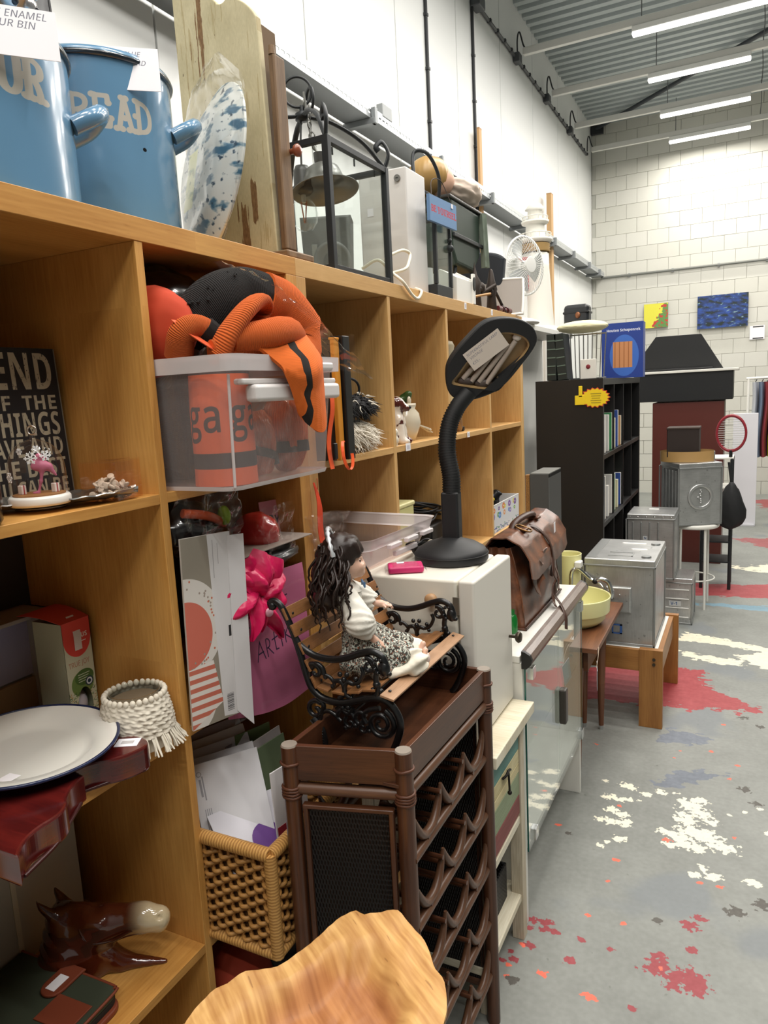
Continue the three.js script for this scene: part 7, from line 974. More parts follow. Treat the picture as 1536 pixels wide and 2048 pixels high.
  const gf = T('beige_figure', 'beige and brown ceramic figure half hidden behind the neck of the black lamp', 'figurine', { p: [-0.05, Y1 + 0.0006, -0.86] }); P(gf, 'body', iso([cap([0, 0.01, 0.03], [0.01, 0.14, 0.0], 0.016, 0.012), cap([0, 0.01, -0.05], [0.008, 0.1, -0.02], 0.014, 0.016), cap([0.01, 0.14, 0], [0.03, 0.165, 0.012], 0.012, 0.01), ell([0, 0.09, -0.012], [0.02, 0.03, 0.03]), { ...ell([0, -0.03, 0], [0.1, 0.03, 0.12], 0.002), cut: 1 }], 0.0032, { k: 0.012, color: (x, y, z) => (z < -0.025 ? 0x8a6436 : 0xd8c496) }), M(0xffffff, 0.25, { vertexColors: true, clearcoat: 0.6 })); P(gf, 'cream_hat', LT([[0, 0.262], [0.02, 0.258], [0.026, 0.245], [0.016, 0.2], [0.014, 0.16], [0, 0.16]], 20).translate(0.0, 0, 0.03), M(0xb9ad92, 0.5)); P(gf, 'dark_base', BB(-0.012, 0.016, 0, 0.014, -0.066, -0.052, 0.003), black);
  const fb = T('flowered_box', 'open white cardboard box printed with coloured flowers, holding small toys', 'box', { p: [0, Y2 + 0.0006, -1.235] });
  const fm = canvas(512, 256, (c, w, h) => { c.fillStyle = '#dcdde2'; c.fillRect(0, 0, w, h); const col = ['#8a5fa8', '#7fb04a', '#e2874c', '#5f8fd0', '#e0d65a', '#9a86c0', '#7d5a9a', '#e0a070']; for (let i = 0; i < 15; i++) { const x = 20 + (i * 97) % (w - 40), y = 40 + ((i * 61) % 120), r = 15 + (i % 3) * 5; c.fillStyle = col[i % 8]; for (let k = 0; k < 6; k++) { c.beginPath(); c.ellipse(x + r * 0.6 * Math.cos(k * 1.047), y + r * 0.8 * Math.sin(k * 1.047), r * 0.45, r * 0.6, k * 1.047, 0, 7); c.fill(); } c.fillStyle = '#f2efe6'; c.beginPath(); c.arc(x, y, r * 0.3, 0, 7); c.fill(); } for (let i = 0; i < 90; i++) { c.fillStyle = ['#6b78b8', '#5f9a6c', '#8f94b0', '#4f5f9a'][i % 4]; c.fillRect(rnd() * w, h - 8 - rnd() * 50, 18, 7); } });
  const wm2 = M(0xe4e3e2, 0.6); P(fb, 'printed_front', BB(-0.012, -0.01, 0, 0.093, -0.158, 0.154, 0), M(0xffffff, 0.5, { map: (() => { fm.repeat.set(1 / 0.312, 1 / 0.093); fm.wrapS = fm.wrapT = THREE.RepeatWrapping; return fm; })() })); { const g = fb.children[0].geometry, p = g.attributes.position, uv = g.attributes.uv; for (let i = 0; i < p.count; i++) uv.setXY(i, -(p.getZ(i) - 0.154), p.getY(i)); }
  P(fb, 'back', BB(-0.222, -0.22, 0, 0.093, -0.158, 0.154, 0), wm2); P(fb, 'side', BB(-0.222, -0.01, 0, 0.093, 0.152, 0.154, 0), wm2); P(fb, 'side', BB(-0.222, -0.01, 0, 0.093, -0.158, -0.156, 0), wm2); P(fb, 'bottom', BB(-0.222, -0.01, 0, 0.002, -0.158, 0.154, 0), wm2); P(fb, 'rim_edge', BB(-0.0125, -0.0095, 0.091, 0.094, -0.158, 0.154, 0.0005), wm2);
  const toy = (name, label, x, y, z, r, c) => { const o = T(name, label, 'toy', { p: [x, Y2 + 0.003 + y, z] }); P(o, 'body', iso([ell([0, 0, 0], [r, r * 0.8, r]), ell([r * 0.5, r * 0.6, 0], [r * 0.6, r * 0.55, r * 0.6]), cap([r * 0.9, r * 0.6, 0], [r * 1.35, r * 0.5, 0], r * 0.25, r * 0.15)], r / 7, { k: r * 0.4 }), M(c, 0.4)); P(o, 'eye', SPH(r * 0.12, r * 0.85, r * 0.85, r * 0.35, 1, 1, 1, 8), black); P(o, 'base', B(r * 1.6, 0.06, r * 1.6, 0, -0.03 - r * 0.3, 0, 0.004), M(c, 0.5)); };
  toy('toy_duck', 'yellow toy duck in the flowered box', -0.07, 0.088, -1.15, 0.034, 0xe8cf2a); toy('toy_bird', 'blue and black toy behind the yellow duck in the flowered box', -0.09, 0.092, -1.24, 0.026, 0x3f79b4); toy('toy_figure', 'black toy at the right end of the flowered box', -0.08, 0.088, -1.31, 0.024, 0x1b1b1d);
}
cubeUnits = false;

// ---------------------------------------------------------------- toy bench and doll on the bottle rack
{
  const ironB = M(0x0f1012, 0.33, { metalness: 0.25, clearcoat: 0.35, clearcoatRoughness: 0.3 }), slatM = M(0xffffff, 0.45, { map: woodTex(0x9a6a42, 0x62401f, { seed: 101, size: 0.25, pore: 0.8 }) }), slatL = M(0xffffff, 0.5, { map: woodTex(0xb48e6e, 0x8d6a4c, { seed: 103, size: 0.25, pore: 0.9 }) });
  const t = T('toy_bench', 'small garden bench with black cast-iron scroll ends and brown slats on the bottle rack', 'toy bench', { p: [0, 0.8595, 0] }), Y0 = 0.8595;
  const side = (z, name) => {
    const s = new THREE.Group(); s.name = name; t.add(s); const L = (pts, r, q = {}) => sweep(pts.map(([x, y]) => [x, y - Y0, z]), r, { rad: 10, seg: q.seg || 30, asp: q.asp || 1.15, up: [0, 0, 1] });
    const rail = P(t, 'iron_side', MG(
      L([[-0.113, 1.141], [-0.118, 1.15], [-0.108, 1.156], [-0.094, 1.149], [-0.081, 1.127], [-0.066, 1.092], [-0.054, 1.054], [-0.044, 1.016], [-0.032, 0.985], [-0.008, 0.967], [0.034, 0.964], [0.077, 0.977], [0.111, 0.986], [0.137, 0.98], [0.155, 0.957], [0.158, 0.932], [0.147, 0.898], [0.131, 0.868], [0.124, 0.8605]], (q) => 0.0068 - 0.0012 * Math.abs(q - 0.35), { seg: 90 }),
      L([[-0.063, 1.085], [-0.05, 1.068], [-0.02, 1.053], [0.018, 1.05], [0.05, 1.057], [0.083, 1.07], [0.107, 1.076], [0.126, 1.069], [0.134, 1.055]], 0.0062, { seg: 50 }),
      SPH(0.0095, -0.112, 1.146 - Y0, z, 1, 1, 0.9, 14)));
    rail.name = 'iron_side'; s.removeFromParent();
    P(rail, 'lion_head', MG(SPH(0.0125, 0.131, 1.046 - Y0, z, 0.95, 1.3, 0.8, 14), SPH(0.007, 0.139, 1.037 - Y0, z, 1, 0.8, 0.8, 10), ...Array.from({ length: 7 }, (_, i) => SPH(0.0042, 0.122 + 0.011 * Math.cos(i * 0.8 + 1.2), 1.05 - Y0 + 0.014 * Math.sin(i * 0.8 + 1.2), z + 0.004, 1, 1, 1, 8))), ironB);
    const sp = (cx, cy, r0, turns, a0, dir = 1, th = 0.0036) => { const p = []; const n = Math.round(turns * 16); for (let i = 0; i <= n; i++) { const q = i / n, a = a0 + dir * q * turns * 6.283, r = r0 * (1 - 0.82 * q); p.push(V(cx + r * Math.cos(a), cy - Y0 + r * Math.sin(a), z)); } return sweep(p, (q) => th * (1.1 - 0.45 * q), { raw: true, rad: 8 }); };
    const ball = (x, y, r = 0.005) => SPH(r, x, y - Y0, z, 1, 1, 0.9, 10);
    P(rail, 'upper_scroll', MG(sp(0.098, 1.047, 0.0165, 1.1, 1.9, -1, 0.005), L([[0.1, 1.062], [0.113, 1.04], [0.112, 1.02], [0.116, 1.004], [0.112, 0.988]], 0.0052), ball(0.113, 1.012, 0.008), ball(0.105, 1.0, 0.006), ball(0.121, 1.0, 0.006),
      sp(-0.022, 1.02, 0.0175, 0.9, 2.6, -1, 0.0055), L([[-0.038, 1.0], [-0.034, 1.022], [-0.02, 1.036], [-0.006, 1.03], [-0.002, 1.017]], 0.0048), L([[-0.002, 1.017], [0.012, 1.012], [0.02, 1.002], [0.016, 0.995]], 0.0036), ball(0.016, 0.995), ball(0.001, 1.012),
      L([[0.02, 1.006], [0.034, 1.008], [0.041, 0.998], [0.04, 0.982], [0.03, 0.973]], 0.0042), L([[0.062, 1.006], [0.05, 1.008], [0.043, 0.998], [0.045, 0.982], [0.056, 0.976]], 0.0042), ball(0.03, 0.973), ball(0.056, 0.977), ball(0.034, 1.022, 0.0052), ball(0.049, 1.023, 0.0052), ball(0.042, 1.012, 0.006), L([[0.062, 1.006], [0.075, 1.012], [0.085, 1.03], [0.082, 1.043]], 0.0036), ball(0.068, 1.017, 0.005), ball(0.073, 1.003, 0.0045)), ironB);
    P(rail, 'lower_scroll', MG(sp(0.117, 0.934, 0.031, 1.9, 1.2, -1, 0.0052), L([[0.117, 0.966], [0.092, 0.958], [0.08, 0.944], [0.086, 0.93]], 0.0042), L([[0.088, 0.948], [0.07, 0.95], [0.062, 0.936], [0.07, 0.926], [0.078, 0.932]], 0.0038), L([[0.062, 0.936], [0.048, 0.95], [0.03, 0.948], [0.022, 0.934], [0.03, 0.926]], 0.0038), sp(0.05, 0.925, 0.013, 1, 2.2, 1, 0.0036), sp(0.078, 0.92, 0.012, 1, 0.6, -1, 0.0036), L([[0.03, 0.964], [0.036, 0.95], [0.048, 0.944], [0.058, 0.956]], 0.004), ball(0.036, 0.955, 0.006), ball(0.048, 0.957, 0.006), ball(0.062, 0.922, 0.006), ball(0.092, 0.916, 0.005), ball(0.04, 0.914, 0.005), L([[0.022, 0.934], [0.004, 0.942], [-0.012, 0.936], [-0.018, 0.922]], 0.004)), ironB);
    const leg = P(rail, 'rear_leg', MG(sp(-0.026, 0.94, 0.021, 1.15, 0.9, 1, 0.0052), L([[-0.02, 0.966], [-0.008, 0.952], [-0.014, 0.936], [-0.022, 0.944]], 0.0046), L([[-0.034, 0.922], [-0.02, 0.905], [-0.012, 0.884], [-0.01, 0.8605]], (q) => 0.0085 - 0.003 * q), ...Array.from({ length: 6 }, (_, i) => mv(rot(new THREE.TorusGeometry(0.0068 - i * 0.0004, 0.0016, 6, 14), 1.45), -0.0165 + i * 0.0012, 0.898 - i * 0.0056 - Y0, z))), ironB);
    rail.material = ironB; return rail;
  };
  side(-0.008, 'iron_side'); side(-0.352, 'iron_side');
  const zc = -0.18, len = 0.358; [[-0.086, 1.136], [-0.069, 1.104], [-0.053, 1.07], [-0.041, 1.036], [-0.03, 1.003]].forEach(([x, y]) => { const g = B(0.005, 0.0255, len, 0, 0, 0, 0.0012, 2); g.rotateZ(0.44); P(t, 'back_slat', g, slatM, { p: [x + 0.006, y - Y0 - 0.004, zc] }); });
  [[-0.004, 0.98, 0.2], [0.03, 0.977, 0.02], [0.064, 0.983, -0.14], [0.098, 0.992, -0.12]].forEach(([x, y, r]) => { const g = B(0.027, 0.005, len, 0, 0, 0, 0.0012, 2); g.rotateZ(-r); P(t, 'seat_slat', g, slatM, { p: [x, y - Y0 + 0.008, zc] }); });
  const g = B(0.029, 0.005, len + 0.016, 0, 0, 0, 0.0012, 2); g.rotateZ(-0.22); P(t, 'front_slat', g, slatL, { p: [0.14, 0.994 - Y0 + 0.001, zc] });
  for (const z of [-0.016, -0.344]) { for (const [x, y] of [[-0.078, 1.135], [-0.061, 1.103], [-0.046, 1.07], [-0.034, 1.036], [-0.022, 1.003]]) P(t, 'screw', SPH(0.0032, x + 0.008, y - Y0 - 0.003, z, 0.5, 1, 1, 8), black); P(t, 'screw', SPH(0.0035, 0.136, 1.0 - Y0, z, 1, 0.5, 1, 8), black); }
  P(t, 'tie_rod', rod([0.06, 0.95 - Y0, -0.008], [0.06, 0.95 - Y0, -0.352], 0.003, 6), ironB); P(t, 'tie_rod', rod([0.02, 0.95 - Y0, -0.008], [0.02, 0.95 - Y0, -0.352], 0.003, 6), ironB);
}
{
  const t = T('porcelain_doll', 'porcelain doll with long dark curls, floral dress and blue bow sitting on the toy bench', 'doll', { p: [0.02, 1.0005, -0.1], ry: 0.47 });
  // local: x forward, y up, z towards the doll's right
  const skin = M(0xe2b7a0, 0.38, { clearcoat: 0.25 });
  const hand = (x, y, z, dx, dy, dz) => { // palm, four bent fingers of unequal length and a thumb from the side of the palm
    const d = V(dx, dy, dz).normalize(), s = V(0, 1, 0).cross(d).normalize(), up = d.clone().cross(s), at = (a, b, c) => [x + d.x * a + s.x * b + up.x * c, y + d.y * a + s.y * b + up.y * c, z + d.z * a + s.z * b + up.z * c];
    const o = [cap(at(0, 0, 0), at(0.012, 0, 0), 0.0062, 0.0068)]; [[-0.0058, 0.011], [-0.0019, 0.014], [0.002, 0.013], [0.0056, 0.0095]].forEach(([b, l]) => { o.push({ ...cap(at(0.014, b, 0.001), at(0.014 + l * 0.55, b * 1.15, 0.001), 0.0021, 0.0019), k: 0.0012 }, { ...cap(at(0.014 + l * 0.55, b * 1.15, 0.001), at(0.013 + l, b * 1.15, -0.0035), 0.0019, 0.0014), k: 0.0012 }); });
    o.push({ ...cap(at(0.004, -0.006, -0.001), at(0.012, -0.0105, -0.003), 0.0025, 0.0018), k: 0.0015 }); return o;
  };
  const body = iso([
    ell([-0.012, 0.232, 0], [0.033, 0.039, 0.0305]), ell([0.0, 0.212, 0], [0.025, 0.024, 0.0235], 0.014), ell([0.0225, 0.2125, 0], [0.0055, 0.0062, 0.0055], 0.009), ell([0.0185, 0.198, 0], [0.008, 0.0065, 0.0085], 0.009), ell([0.016, 0.214, 0.0125], [0.0085, 0.009, 0.009], 0.008), ell([0.016, 0.214, -0.0125], [0.0085, 0.009, 0.009], 0.008),
    { ...ell([0.0222, 0.2245, 0.0118], [0.0052, 0.004, 0.006], 0.004), cut: 1 }, { ...ell([0.0222, 0.2245, -0.0118], [0.0052, 0.004, 0.006], 0.004), cut: 1 }, ell([-0.012, 0.222, 0.0315], [0.004, 0.007, 0.003], 0.003), ell([-0.012, 0.222, -0.0315], [0.004, 0.007, 0.003], 0.003),
    { ...ell([0.0228, 0.2045, 0], [0.0012, 0.0016, 0.0052], 0.001), k: 0.002 }, { ...cap([0.0275, 0.206, -0.004], [0.0275, 0.206, 0.004], 0.0005, 0.0005, 0.001), cut: 1 },
    cap([-0.012, 0.19, 0], [-0.012, 0.165, 0], 0.0105, 0.013), cap([-0.012, 0.155, 0], [0.01, 0.07, 0], 0.027, 0.024), cap([-0.012, 0.16, 0.02], [-0.012, 0.16, -0.02], 0.018, 0.018),
    cap([-0.01, 0.158, 0.036], [0.012, 0.11, 0.05], 0.014, 0.0105), cap([0.012, 0.11, 0.05], [0.04, 0.072, 0.046], 0.0095, 0.0065), ...hand(0.042, 0.069, 0.045, 0.75, -0.6, -0.15),
    cap([-0.01, 0.158, -0.036], [0.015, 0.122, -0.052], 0.014, 0.0105), cap([0.015, 0.122, -0.052], [0.053, 0.118, -0.048], 0.0095, 0.0065), ...hand(0.056, 0.118, -0.047, 0.9, -0.25, 0.1),
    cap([0.012, 0.04, 0.017], [0.085, 0.032, 0.022], 0.02, 0.014), cap([0.085, 0.032, 0.022], [0.135, 0.018, 0.02], 0.012, 0.008), cap([0.135, 0.018, 0.02], [0.14, 0.036, 0.021], 0.0085, 0.006), cap([0.012, 0.04, -0.017], [0.085, 0.032, -0.02], 0.02, 0.014), cap([0.085, 0.032, -0.02], [0.132, 0.018, -0.018], 0.012, 0.008), cap([0.132, 0.018, -0.018], [0.138, 0.036, -0.019], 0.0085, 0.006),
  ], 0.0021, { k: 0.008 });
  const bm = P(t, 'body', body, skin);
  for (const s of [1, -1]) { P(bm, 'eye', SPH(0.0048, 0.0172, 0.2245, s * 0.0112, 0.75, 1, 1, 14), M(0x23150f, 0.08, { clearcoat: 1 })); P(bm, 'eyebrow', sweep([[0.0175, 0.2335, s * 0.0185], [0.021, 0.2365, s * 0.012], [0.0225, 0.2348, s * 0.006]], 0.0007, { rad: 5 }), M(0x3a2318, 0.8)); P(bm, 'cheek', SPH(0.0075, 0.0165, 0.2125, s * 0.0135, 0.55, 0.85, 0.9, 12), M(0xdf9f8c, 0.45)); }
  P(bm, 'lips', SPH(0.0042, 0.0226, 0.2043, 0, 0.4, 0.5, 1, 12), M(0xb25a52, 0.35)); P(bm, 'shoe', MG(SPH(0.0098, 0.142, 0.02, 0.021, 0.75, 1.3, 0.85, 12), SPH(0.0098, 0.139, 0.02, -0.018, 0.75, 1.3, 0.85, 12)), M(0xe6cfc6, 0.5));
  const hairM = M(0x20120c, 0.42, { sheen: 0.3, sheenColor: new THREE.Color(0x4a2a1c) }), curls = [];
  curls.push(iso([ell([-0.02, 0.24, 0], [0.04, 0.042, 0.039]), ell([-0.042, 0.195, 0.0], [0.034, 0.05, 0.05]), ell([-0.05, 0.158, 0.012], [0.028, 0.03, 0.052]), cap([0.004, 0.257, 0.022], [0.016, 0.243, 0.024], 0.013, 0.007), cap([0.006, 0.26, 0], [0.021, 0.2445, 0], 0.013, 0.006), cap([0.004, 0.257, -0.022], [0.016, 0.243, -0.024], 0.013, 0.007), { ...ell([0.022, 0.214, 0], [0.03, 0.027, 0.026], 0.006), cut: 1 }], 0.0034, { k: 0.014, bump: (x, y, z) => 0.005 * fbm(x * 70, y * 46, z * 70, 3) }));
  for (let i = 0; i < 150; i++) { const a = Math.PI + rr(-1.95, 1.95), q = rnd(), y0 = lerp(0.262, 0.2, q), r0 = 0.036 + 0.008 * q; const x = -0.022 + r0 * Math.cos(a), z = r0 * 1.05 * Math.sin(a), L = rr(0.05, 0.11), rc = rr(0.003, 0.0058), out = rr(0.1, 0.5), pts = [], n = 16, ph = rnd() * 6; for (let k = 0; k <= n; k++) { const s = k / n, w = ph + s * rr(9, 11); pts.push([x + Math.cos(a) * (out * L * 0.55 * Math.sin(s * 2.2)) + rc * Math.cos(w), y0 - L * s, z + Math.sin(a) * (out * L * 0.75 * Math.sin(s * 2.2)) + rc * Math.sin(w)]); } if (pts[n][0] > 0.008) continue; curls.push(sweep(pts, (s) => 0.0036 * (1 - 0.6 * s), { rad: 5, seg: 22 })); }
  for (let i = 0; i < 34; i++) { const z = lerp(-0.027, 0.027, i / 33); curls.push(sweep([[-0.012, 0.276 - 6 * z * z, z * 0.7], [0.008, 0.266 - 6 * z * z, z], [0.0195 - 8 * z * z, 0.2425 + rr(-0.003, 0.002), z * 1.08]], (s) => 0.0024 * (1 - 0.5 * s), { rad: 5, seg: 8 })); }
  P(t, 'hair', MG(curls), hairM);
  P(t, 'hair_band', sweep(Array.from({ length: 15 }, (_, i) => { const a = lerp(-1.5, 1.5, i / 14); return [-0.03 - 0.012 * Math.cos(a), 0.24 + 0.05 * Math.cos(a), 0.05 * Math.sin(a)]; }), (s) => 0.0042 + 0.0012 * Math.sin(s * 60), { rad: 6, seg: 70 }), M(0xc9cdd0, 0.35, { metalness: 0.4 }));
  const print = tex(512, 512, (u, v) => { const wrap = (s, f, k) => fbm(u * f, v * f, k, 3) * s; let c = [58, 50, 44]; const a = wrap(1, 22, 3), b = wrap(1, 30, 7), d = wrap(1, 26, 12), e = wrap(1, 40, 17); if (a > 0.05) c = [186, 190, 178]; if (b > 0.2) c = [226, 222, 208]; if (d > 0.26) c = [176, 96, 66]; if (e > 0.24) c = [110, 138, 132]; if (a < -0.3) c = [92, 66, 48]; return c; }, { size: 0.11 });
  const fabric = M(0xffffff, 0.85, { map: print }), blouse = M(0xdfdbd0, 0.8), lace = M(0xe6dfce, 0.85);
  const bod = uvm(iso([cap([-0.013, 0.152, 0], [0.008, 0.085, 0], 0.0285, 0.03), cap([0.008, 0.09, 0], [0.014, 0.07, 0], 0.031, 0.034), { ...ell([0.018, 0.165, 0], [0.024, 0.03, 0.02], 0.006), cut: 1 }], 0.0026, { k: 0.01 }), 1, 1);
  P(t, 'bodice', bod, fabric); P(t, 'belt', sweep(Array.from({ length: 20 }, (_, i) => [0.008 + 0.033 * Math.cos(i * 0.314), 0.092, 0.032 * Math.sin(i * 0.314)]), 0.0018, { closed: true, rad: 5 }), M(0xc9b48a, 0.6));
  const fold = (x, y, z) => 0.0042 * Math.sin(Math.atan2(z, x - 0.01) * 15 + y * 40) * sstep(0.01, 0.07, Math.hypot(x - 0.01, z)) + 0.003 * fbm(x * 46, y * 46, z * 46, 3);
  P(t, 'skirt', uvm(iso([ell([0.014, 0.066, 0], [0.04, 0.034, 0.046]), cap([0.02, 0.048, 0.024], [0.094, 0.034, 0.034], 0.033, 0.026), cap([0.02, 0.048, -0.024], [0.094, 0.034, -0.03], 0.033, 0.024), cap([-0.006, 0.024, 0.04], [0.06, 0.014, 0.066], 0.024, 0.016), cap([-0.012, 0.02, 0.0], [-0.006, 0.016, -0.052], 0.02, 0.014), cap([0.06, 0.02, -0.05], [0.02, 0.02, -0.06], 0.016, 0.014), { ...ell([0.05, -0.04, 0], [0.4, 0.04, 0.4], 0.002), cut: 1 }, { ...ell([0.185, 0.03, 0], [0.07, 0.1, 0.12], 0.004), cut: 1 }], 0.003, { k: 0.022, bump: fold }), 1, 0), fabric);
  const ruf = (x, y, z) => 0.0035 * Math.sin(Math.atan2(z, y - 0.02) * 13 + x * 90) + 0.0036 * fbm(x * 60, y * 60, z * 60, 3);
  P(t, 'petticoat', iso([cap([0.1, 0.026, 0.032], [0.122, 0.022, 0.038], 0.024, 0.022), cap([0.1, 0.026, -0.026], [0.122, 0.022, -0.03], 0.023, 0.02), cap([0.07, 0.012, 0.062], [0.108, 0.01, 0.056], 0.0135, 0.012), { ...ell([0.05, -0.04, 0], [0.4, 0.04, 0.4], 0.002), cut: 1 }, { ...cap([0.128, 0.02, 0.02], [0.18, 0.02, 0.02], 0.012, 0.014, 0.003), cut: 1 }, { ...cap([0.126, 0.02, -0.018], [0.18, 0.02, -0.018], 0.012, 0.014, 0.003), cut: 1 }], 0.003, { k: 0.014, bump: ruf }), lace);
  for (const s of [1, -1]) { const a = s > 0 ? [[-0.008, 0.158, 0.034], [0.014, 0.112, 0.054], [0.026, 0.094, 0.051]] : [[-0.008, 0.158, -0.034], [0.012, 0.13, -0.056], [0.034, 0.122, -0.054]]; P(t, 'sleeve', iso([cap(a[0], a[1], 0.02, 0.0275), cap(a[1], a[2], 0.0275, 0.02), { ...cap(a[2], a[2].map((q, i) => q + (a[2][i] - a[1][i]) * 1.4), 0.014, 0.02, 0.003), cut: 1 }], 0.0027, { k: 0.012, bump: (x, y, z) => 0.0026 * fbm(x * 70, y * 40, z * 70, 3) + 0.0012 * Math.sin(Math.atan2(y - a[1][1], z - a[1][2]) * 12) }), blouse); }
  P(t, 'collar', MG(...[1, -1].map((s) => grid(8, 8, (u, v) => { const q = s * (0.1 + u * 1.9); return [-0.012 + (0.014 + 0.017 * v) * Math.cos(q), 0.182 - 0.014 * v - 0.006 * v * Math.cos(q), (0.014 + 0.018 * v) * Math.sin(q)]; }, { thick: 0.001 }))), blouse); P(t, 'blouse_front', SPH(0.02, 0.004, 0.155, 0, 0.75, 1.1, 0.9, 16), blouse);
  const bow = M(0x4d6f96, 0.6); P(t, 'bow', MG(...[1, -1].map((s) => EX([[0, -0.0015], [s * 0.012, -0.0065], [s * 0.013, 0.0055], [0, 0.0018]], 0.004, 0.001)), SPH(0.0028, 0, 0, 0.001, 1, 1, 1, 10)).rotateY(Math.PI / 2 + 0.25).translate(0.0225, 0.176, 0.0), bow); P(t, 'pearl', SPH(0.0016, 0.0258, 0.176, 0.0008, 1, 1, 1, 8), M(0xf0ece4, 0.2));
}
// ---------------------------------------------------------------- lamp, packet, flat tub, cables
{
  const mb = M(0x17181a, 0.55), mb2 = M(0x0e0f10, 0.6), t = T('desk_lamp', 'large black goose-neck desk lamp with a paddle-shaped head and a price card on it', 'desk lamp', { p: [0.035, 1.1108, -0.605] });
  P(t, 'base', LT([[0, 0.062], [0.028, 0.06], [0.034, 0.056], [0.066, 0.046], [0.088, 0.033], [0.096, 0.022], [0.097, 0.006], [0.094, 0.001], [0.088, 0], [0, 0]], 56), mb); P(t, 'base_ring', mv(rot(new THREE.TorusGeometry(0.0966, 0.0014, 6, 60), Math.PI / 2), 0, 0.02, 0), mb2);
  P(t, 'post', B(0.046, 0.13, 0.042, 0.002, 0.115, -0.01, 0.006).rotateY(0.1), mb);
  const neck = smooth([[0.002, 0.175, -0.012], [0.0, 0.22, -0.018], [-0.012, 0.285, -0.026], [-0.008, 0.35, -0.04], [0.01, 0.396, -0.056], [0.036, 0.432, -0.075]], 200); P(t, 'neck', sweep(neck, (q) => 0.0235 + 0.0013 * Math.sin(q * 6.2832 * 40) * sstep(0.86, 0.8, q) - 0.002 * q, { raw: true, rad: 18 }), mb2);
  const h = new THREE.Group(); h.name = 'lamp_head'; t.add(h); h.position.set(0.098, 0.51, -0.088);
  const r = V(0.894, -0.05, -0.4455).normalize(), n0 = V(0.4475, 0.1607, 0.8797).normalize(), n = n0.clone().multiplyScalar(0.93).add(V(0, -0.36, 0)).normalize(), u = n.clone().cross(r).normalize(), r2 = u.clone().cross(n); h.quaternion.setFromRotationMatrix(new THREE.Matrix4().makeBasis(r2, u, n));
  const px = (L) => L.map(([x, y]) => [((620 + x / 3.2) - 985) * 0.001284, (720 - (560 + y / 3.2)) * 0.001284 * 1.05]);
  const smoothShape = (L) => { const c = new THREE.CatmullRomCurve3(px(L).map(([x, y]) => V(x, y, 0)), true, 'catmullrom', 0.5).getSpacedPoints(72); return new THREE.Shape(c.map((p) => new THREE.Vector2(p.x, p.y))); };
  const outer = [[878, 610], [888, 540], [930, 470], [1005, 385], [1095, 300], [1180, 270], [1300, 272], [1392, 310], [1432, 372], [1420, 435], [1350, 535], [1265, 640], [1190, 700], [1080, 742], [1000, 752], [930, 735], [893, 690]], inner = [[908, 655], [945, 598], [1005, 515], [1090, 415], [1150, 365], [1240, 345], [1335, 362], [1392, 402], [1388, 452], [1300, 572], [1215, 692], [1120, 692], [1000, 676]];
  const so = smoothShape(outer), si = smoothShape(inner); so.holes.push(new THREE.Path(si.getPoints()));
  P(h, 'shade_rim', new THREE.ExtrudeGeometry(so, { depth: 0.014, bevelEnabled: true, bevelSize: 0.003, bevelThickness: 0.004, bevelSegments: 2 }).translate(0, 0, -0.014), mb); const back = new THREE.ExtrudeGeometry(smoothShape(outer), { depth: 0.012, bevelEnabled: true, bevelSize: 0.006, bevelThickness: 0.016, bevelOffset: -0.006, bevelSegments: 5 }).translate(0, 0, -0.048); P(h, 'shade_back', back, mb); P(h, 'shade_seam', new THREE.ExtrudeGeometry(so, { depth: 0.003, bevelEnabled: false }).translate(0, 0, -0.02), M(0x3a3c3f, 0.4));
  P(h, 'reflector', new THREE.ShapeGeometry(si).translate(0, 0, -0.019), M(0x9a805c, 0.3, { metalness: 0.3 })); const siRim = new THREE.Shape(si.getPoints()); const c0 = si.getPoints().map((p) => new THREE.Vector2(p.x * 0.94 + 0.002, p.y * 0.94)); siRim.holes.push(new THREE.Path(c0)); P(h, 'cream_rim', new THREE.ExtrudeGeometry(siRim, { depth: 0.016, bevelEnabled: false }).translate(0, 0, -0.018), M(0xb9996a, 0.4));
  const q = (x, y, z) => { const [[a, b]] = px([[x, y]]); return [a, b, z]; }, tubeM = M(0xa89c90, 0.25), tubes = [[985, 630, 1165, 420], [1040, 645, 1205, 430], [1090, 650, 1265, 415], [1140, 660, 1310, 400]]; for (const [x0, y0, x1, y1] of tubes) P(h, 'lamp_tube', rod(q(x0, y0, -0.008), q(x1, y1, -0.008), 0.0068, 12), tubeM); for (const [x, y] of [[1010, 645], [1120, 660]]) P(h, 'tube_socket', SPH(0.02, ...q(x, y, -0.012), 1.2, 0.6, 0.5, 16), M(0x4b403a, 0.5)); P(h, 'tube_clip', SPH(0.012, ...q(1318, 378, -0.008), 1, 0.8, 0.5, 10), M(0xd8d0c6, 0.4)); P(h, 'screw', SPH(0.004, ...q(1212, 628, -0.017), 1, 1, 0.6, 8), M(0x6e5a3c, 0.4));
  const ct = T('handwritten_card', 'white handwritten price card stuck across the head of the desk lamp', 'price card', { p: [0.035 + 0.098, 1.1108 + 0.51, -0.605 - 0.088] }); ct.quaternion.copy(h.quaternion);
  const [ax, ay] = px([[1118, 447]])[0], ang = Math.atan2(305 - 480, 225) * -1.0; const cg = new THREE.Group(); const cw = 0.108, ch = 0.052; const cm = card(cw, ch, [['SUPERNOTIFUL LAMP', 0.05, 0.24], ['VINTAGE', 0.08, 0.46], ['\u20ac35,-', 0.06, 0.74]], { fs: 46, bg: '#cfc6ba' });
  for (const [nm, g, m] of [['paper', B(cw, ch, 0.0006, 0, 0, 0, 0), M(0xcfc6ba, 0.7)], ['writing', new THREE.PlaneGeometry(cw, ch).translate(0, 0, 0.0006), cardMat(cm)]]) P(ct, nm, g.rotateZ(ang).translate(ax, ay, 0.006), m);
}
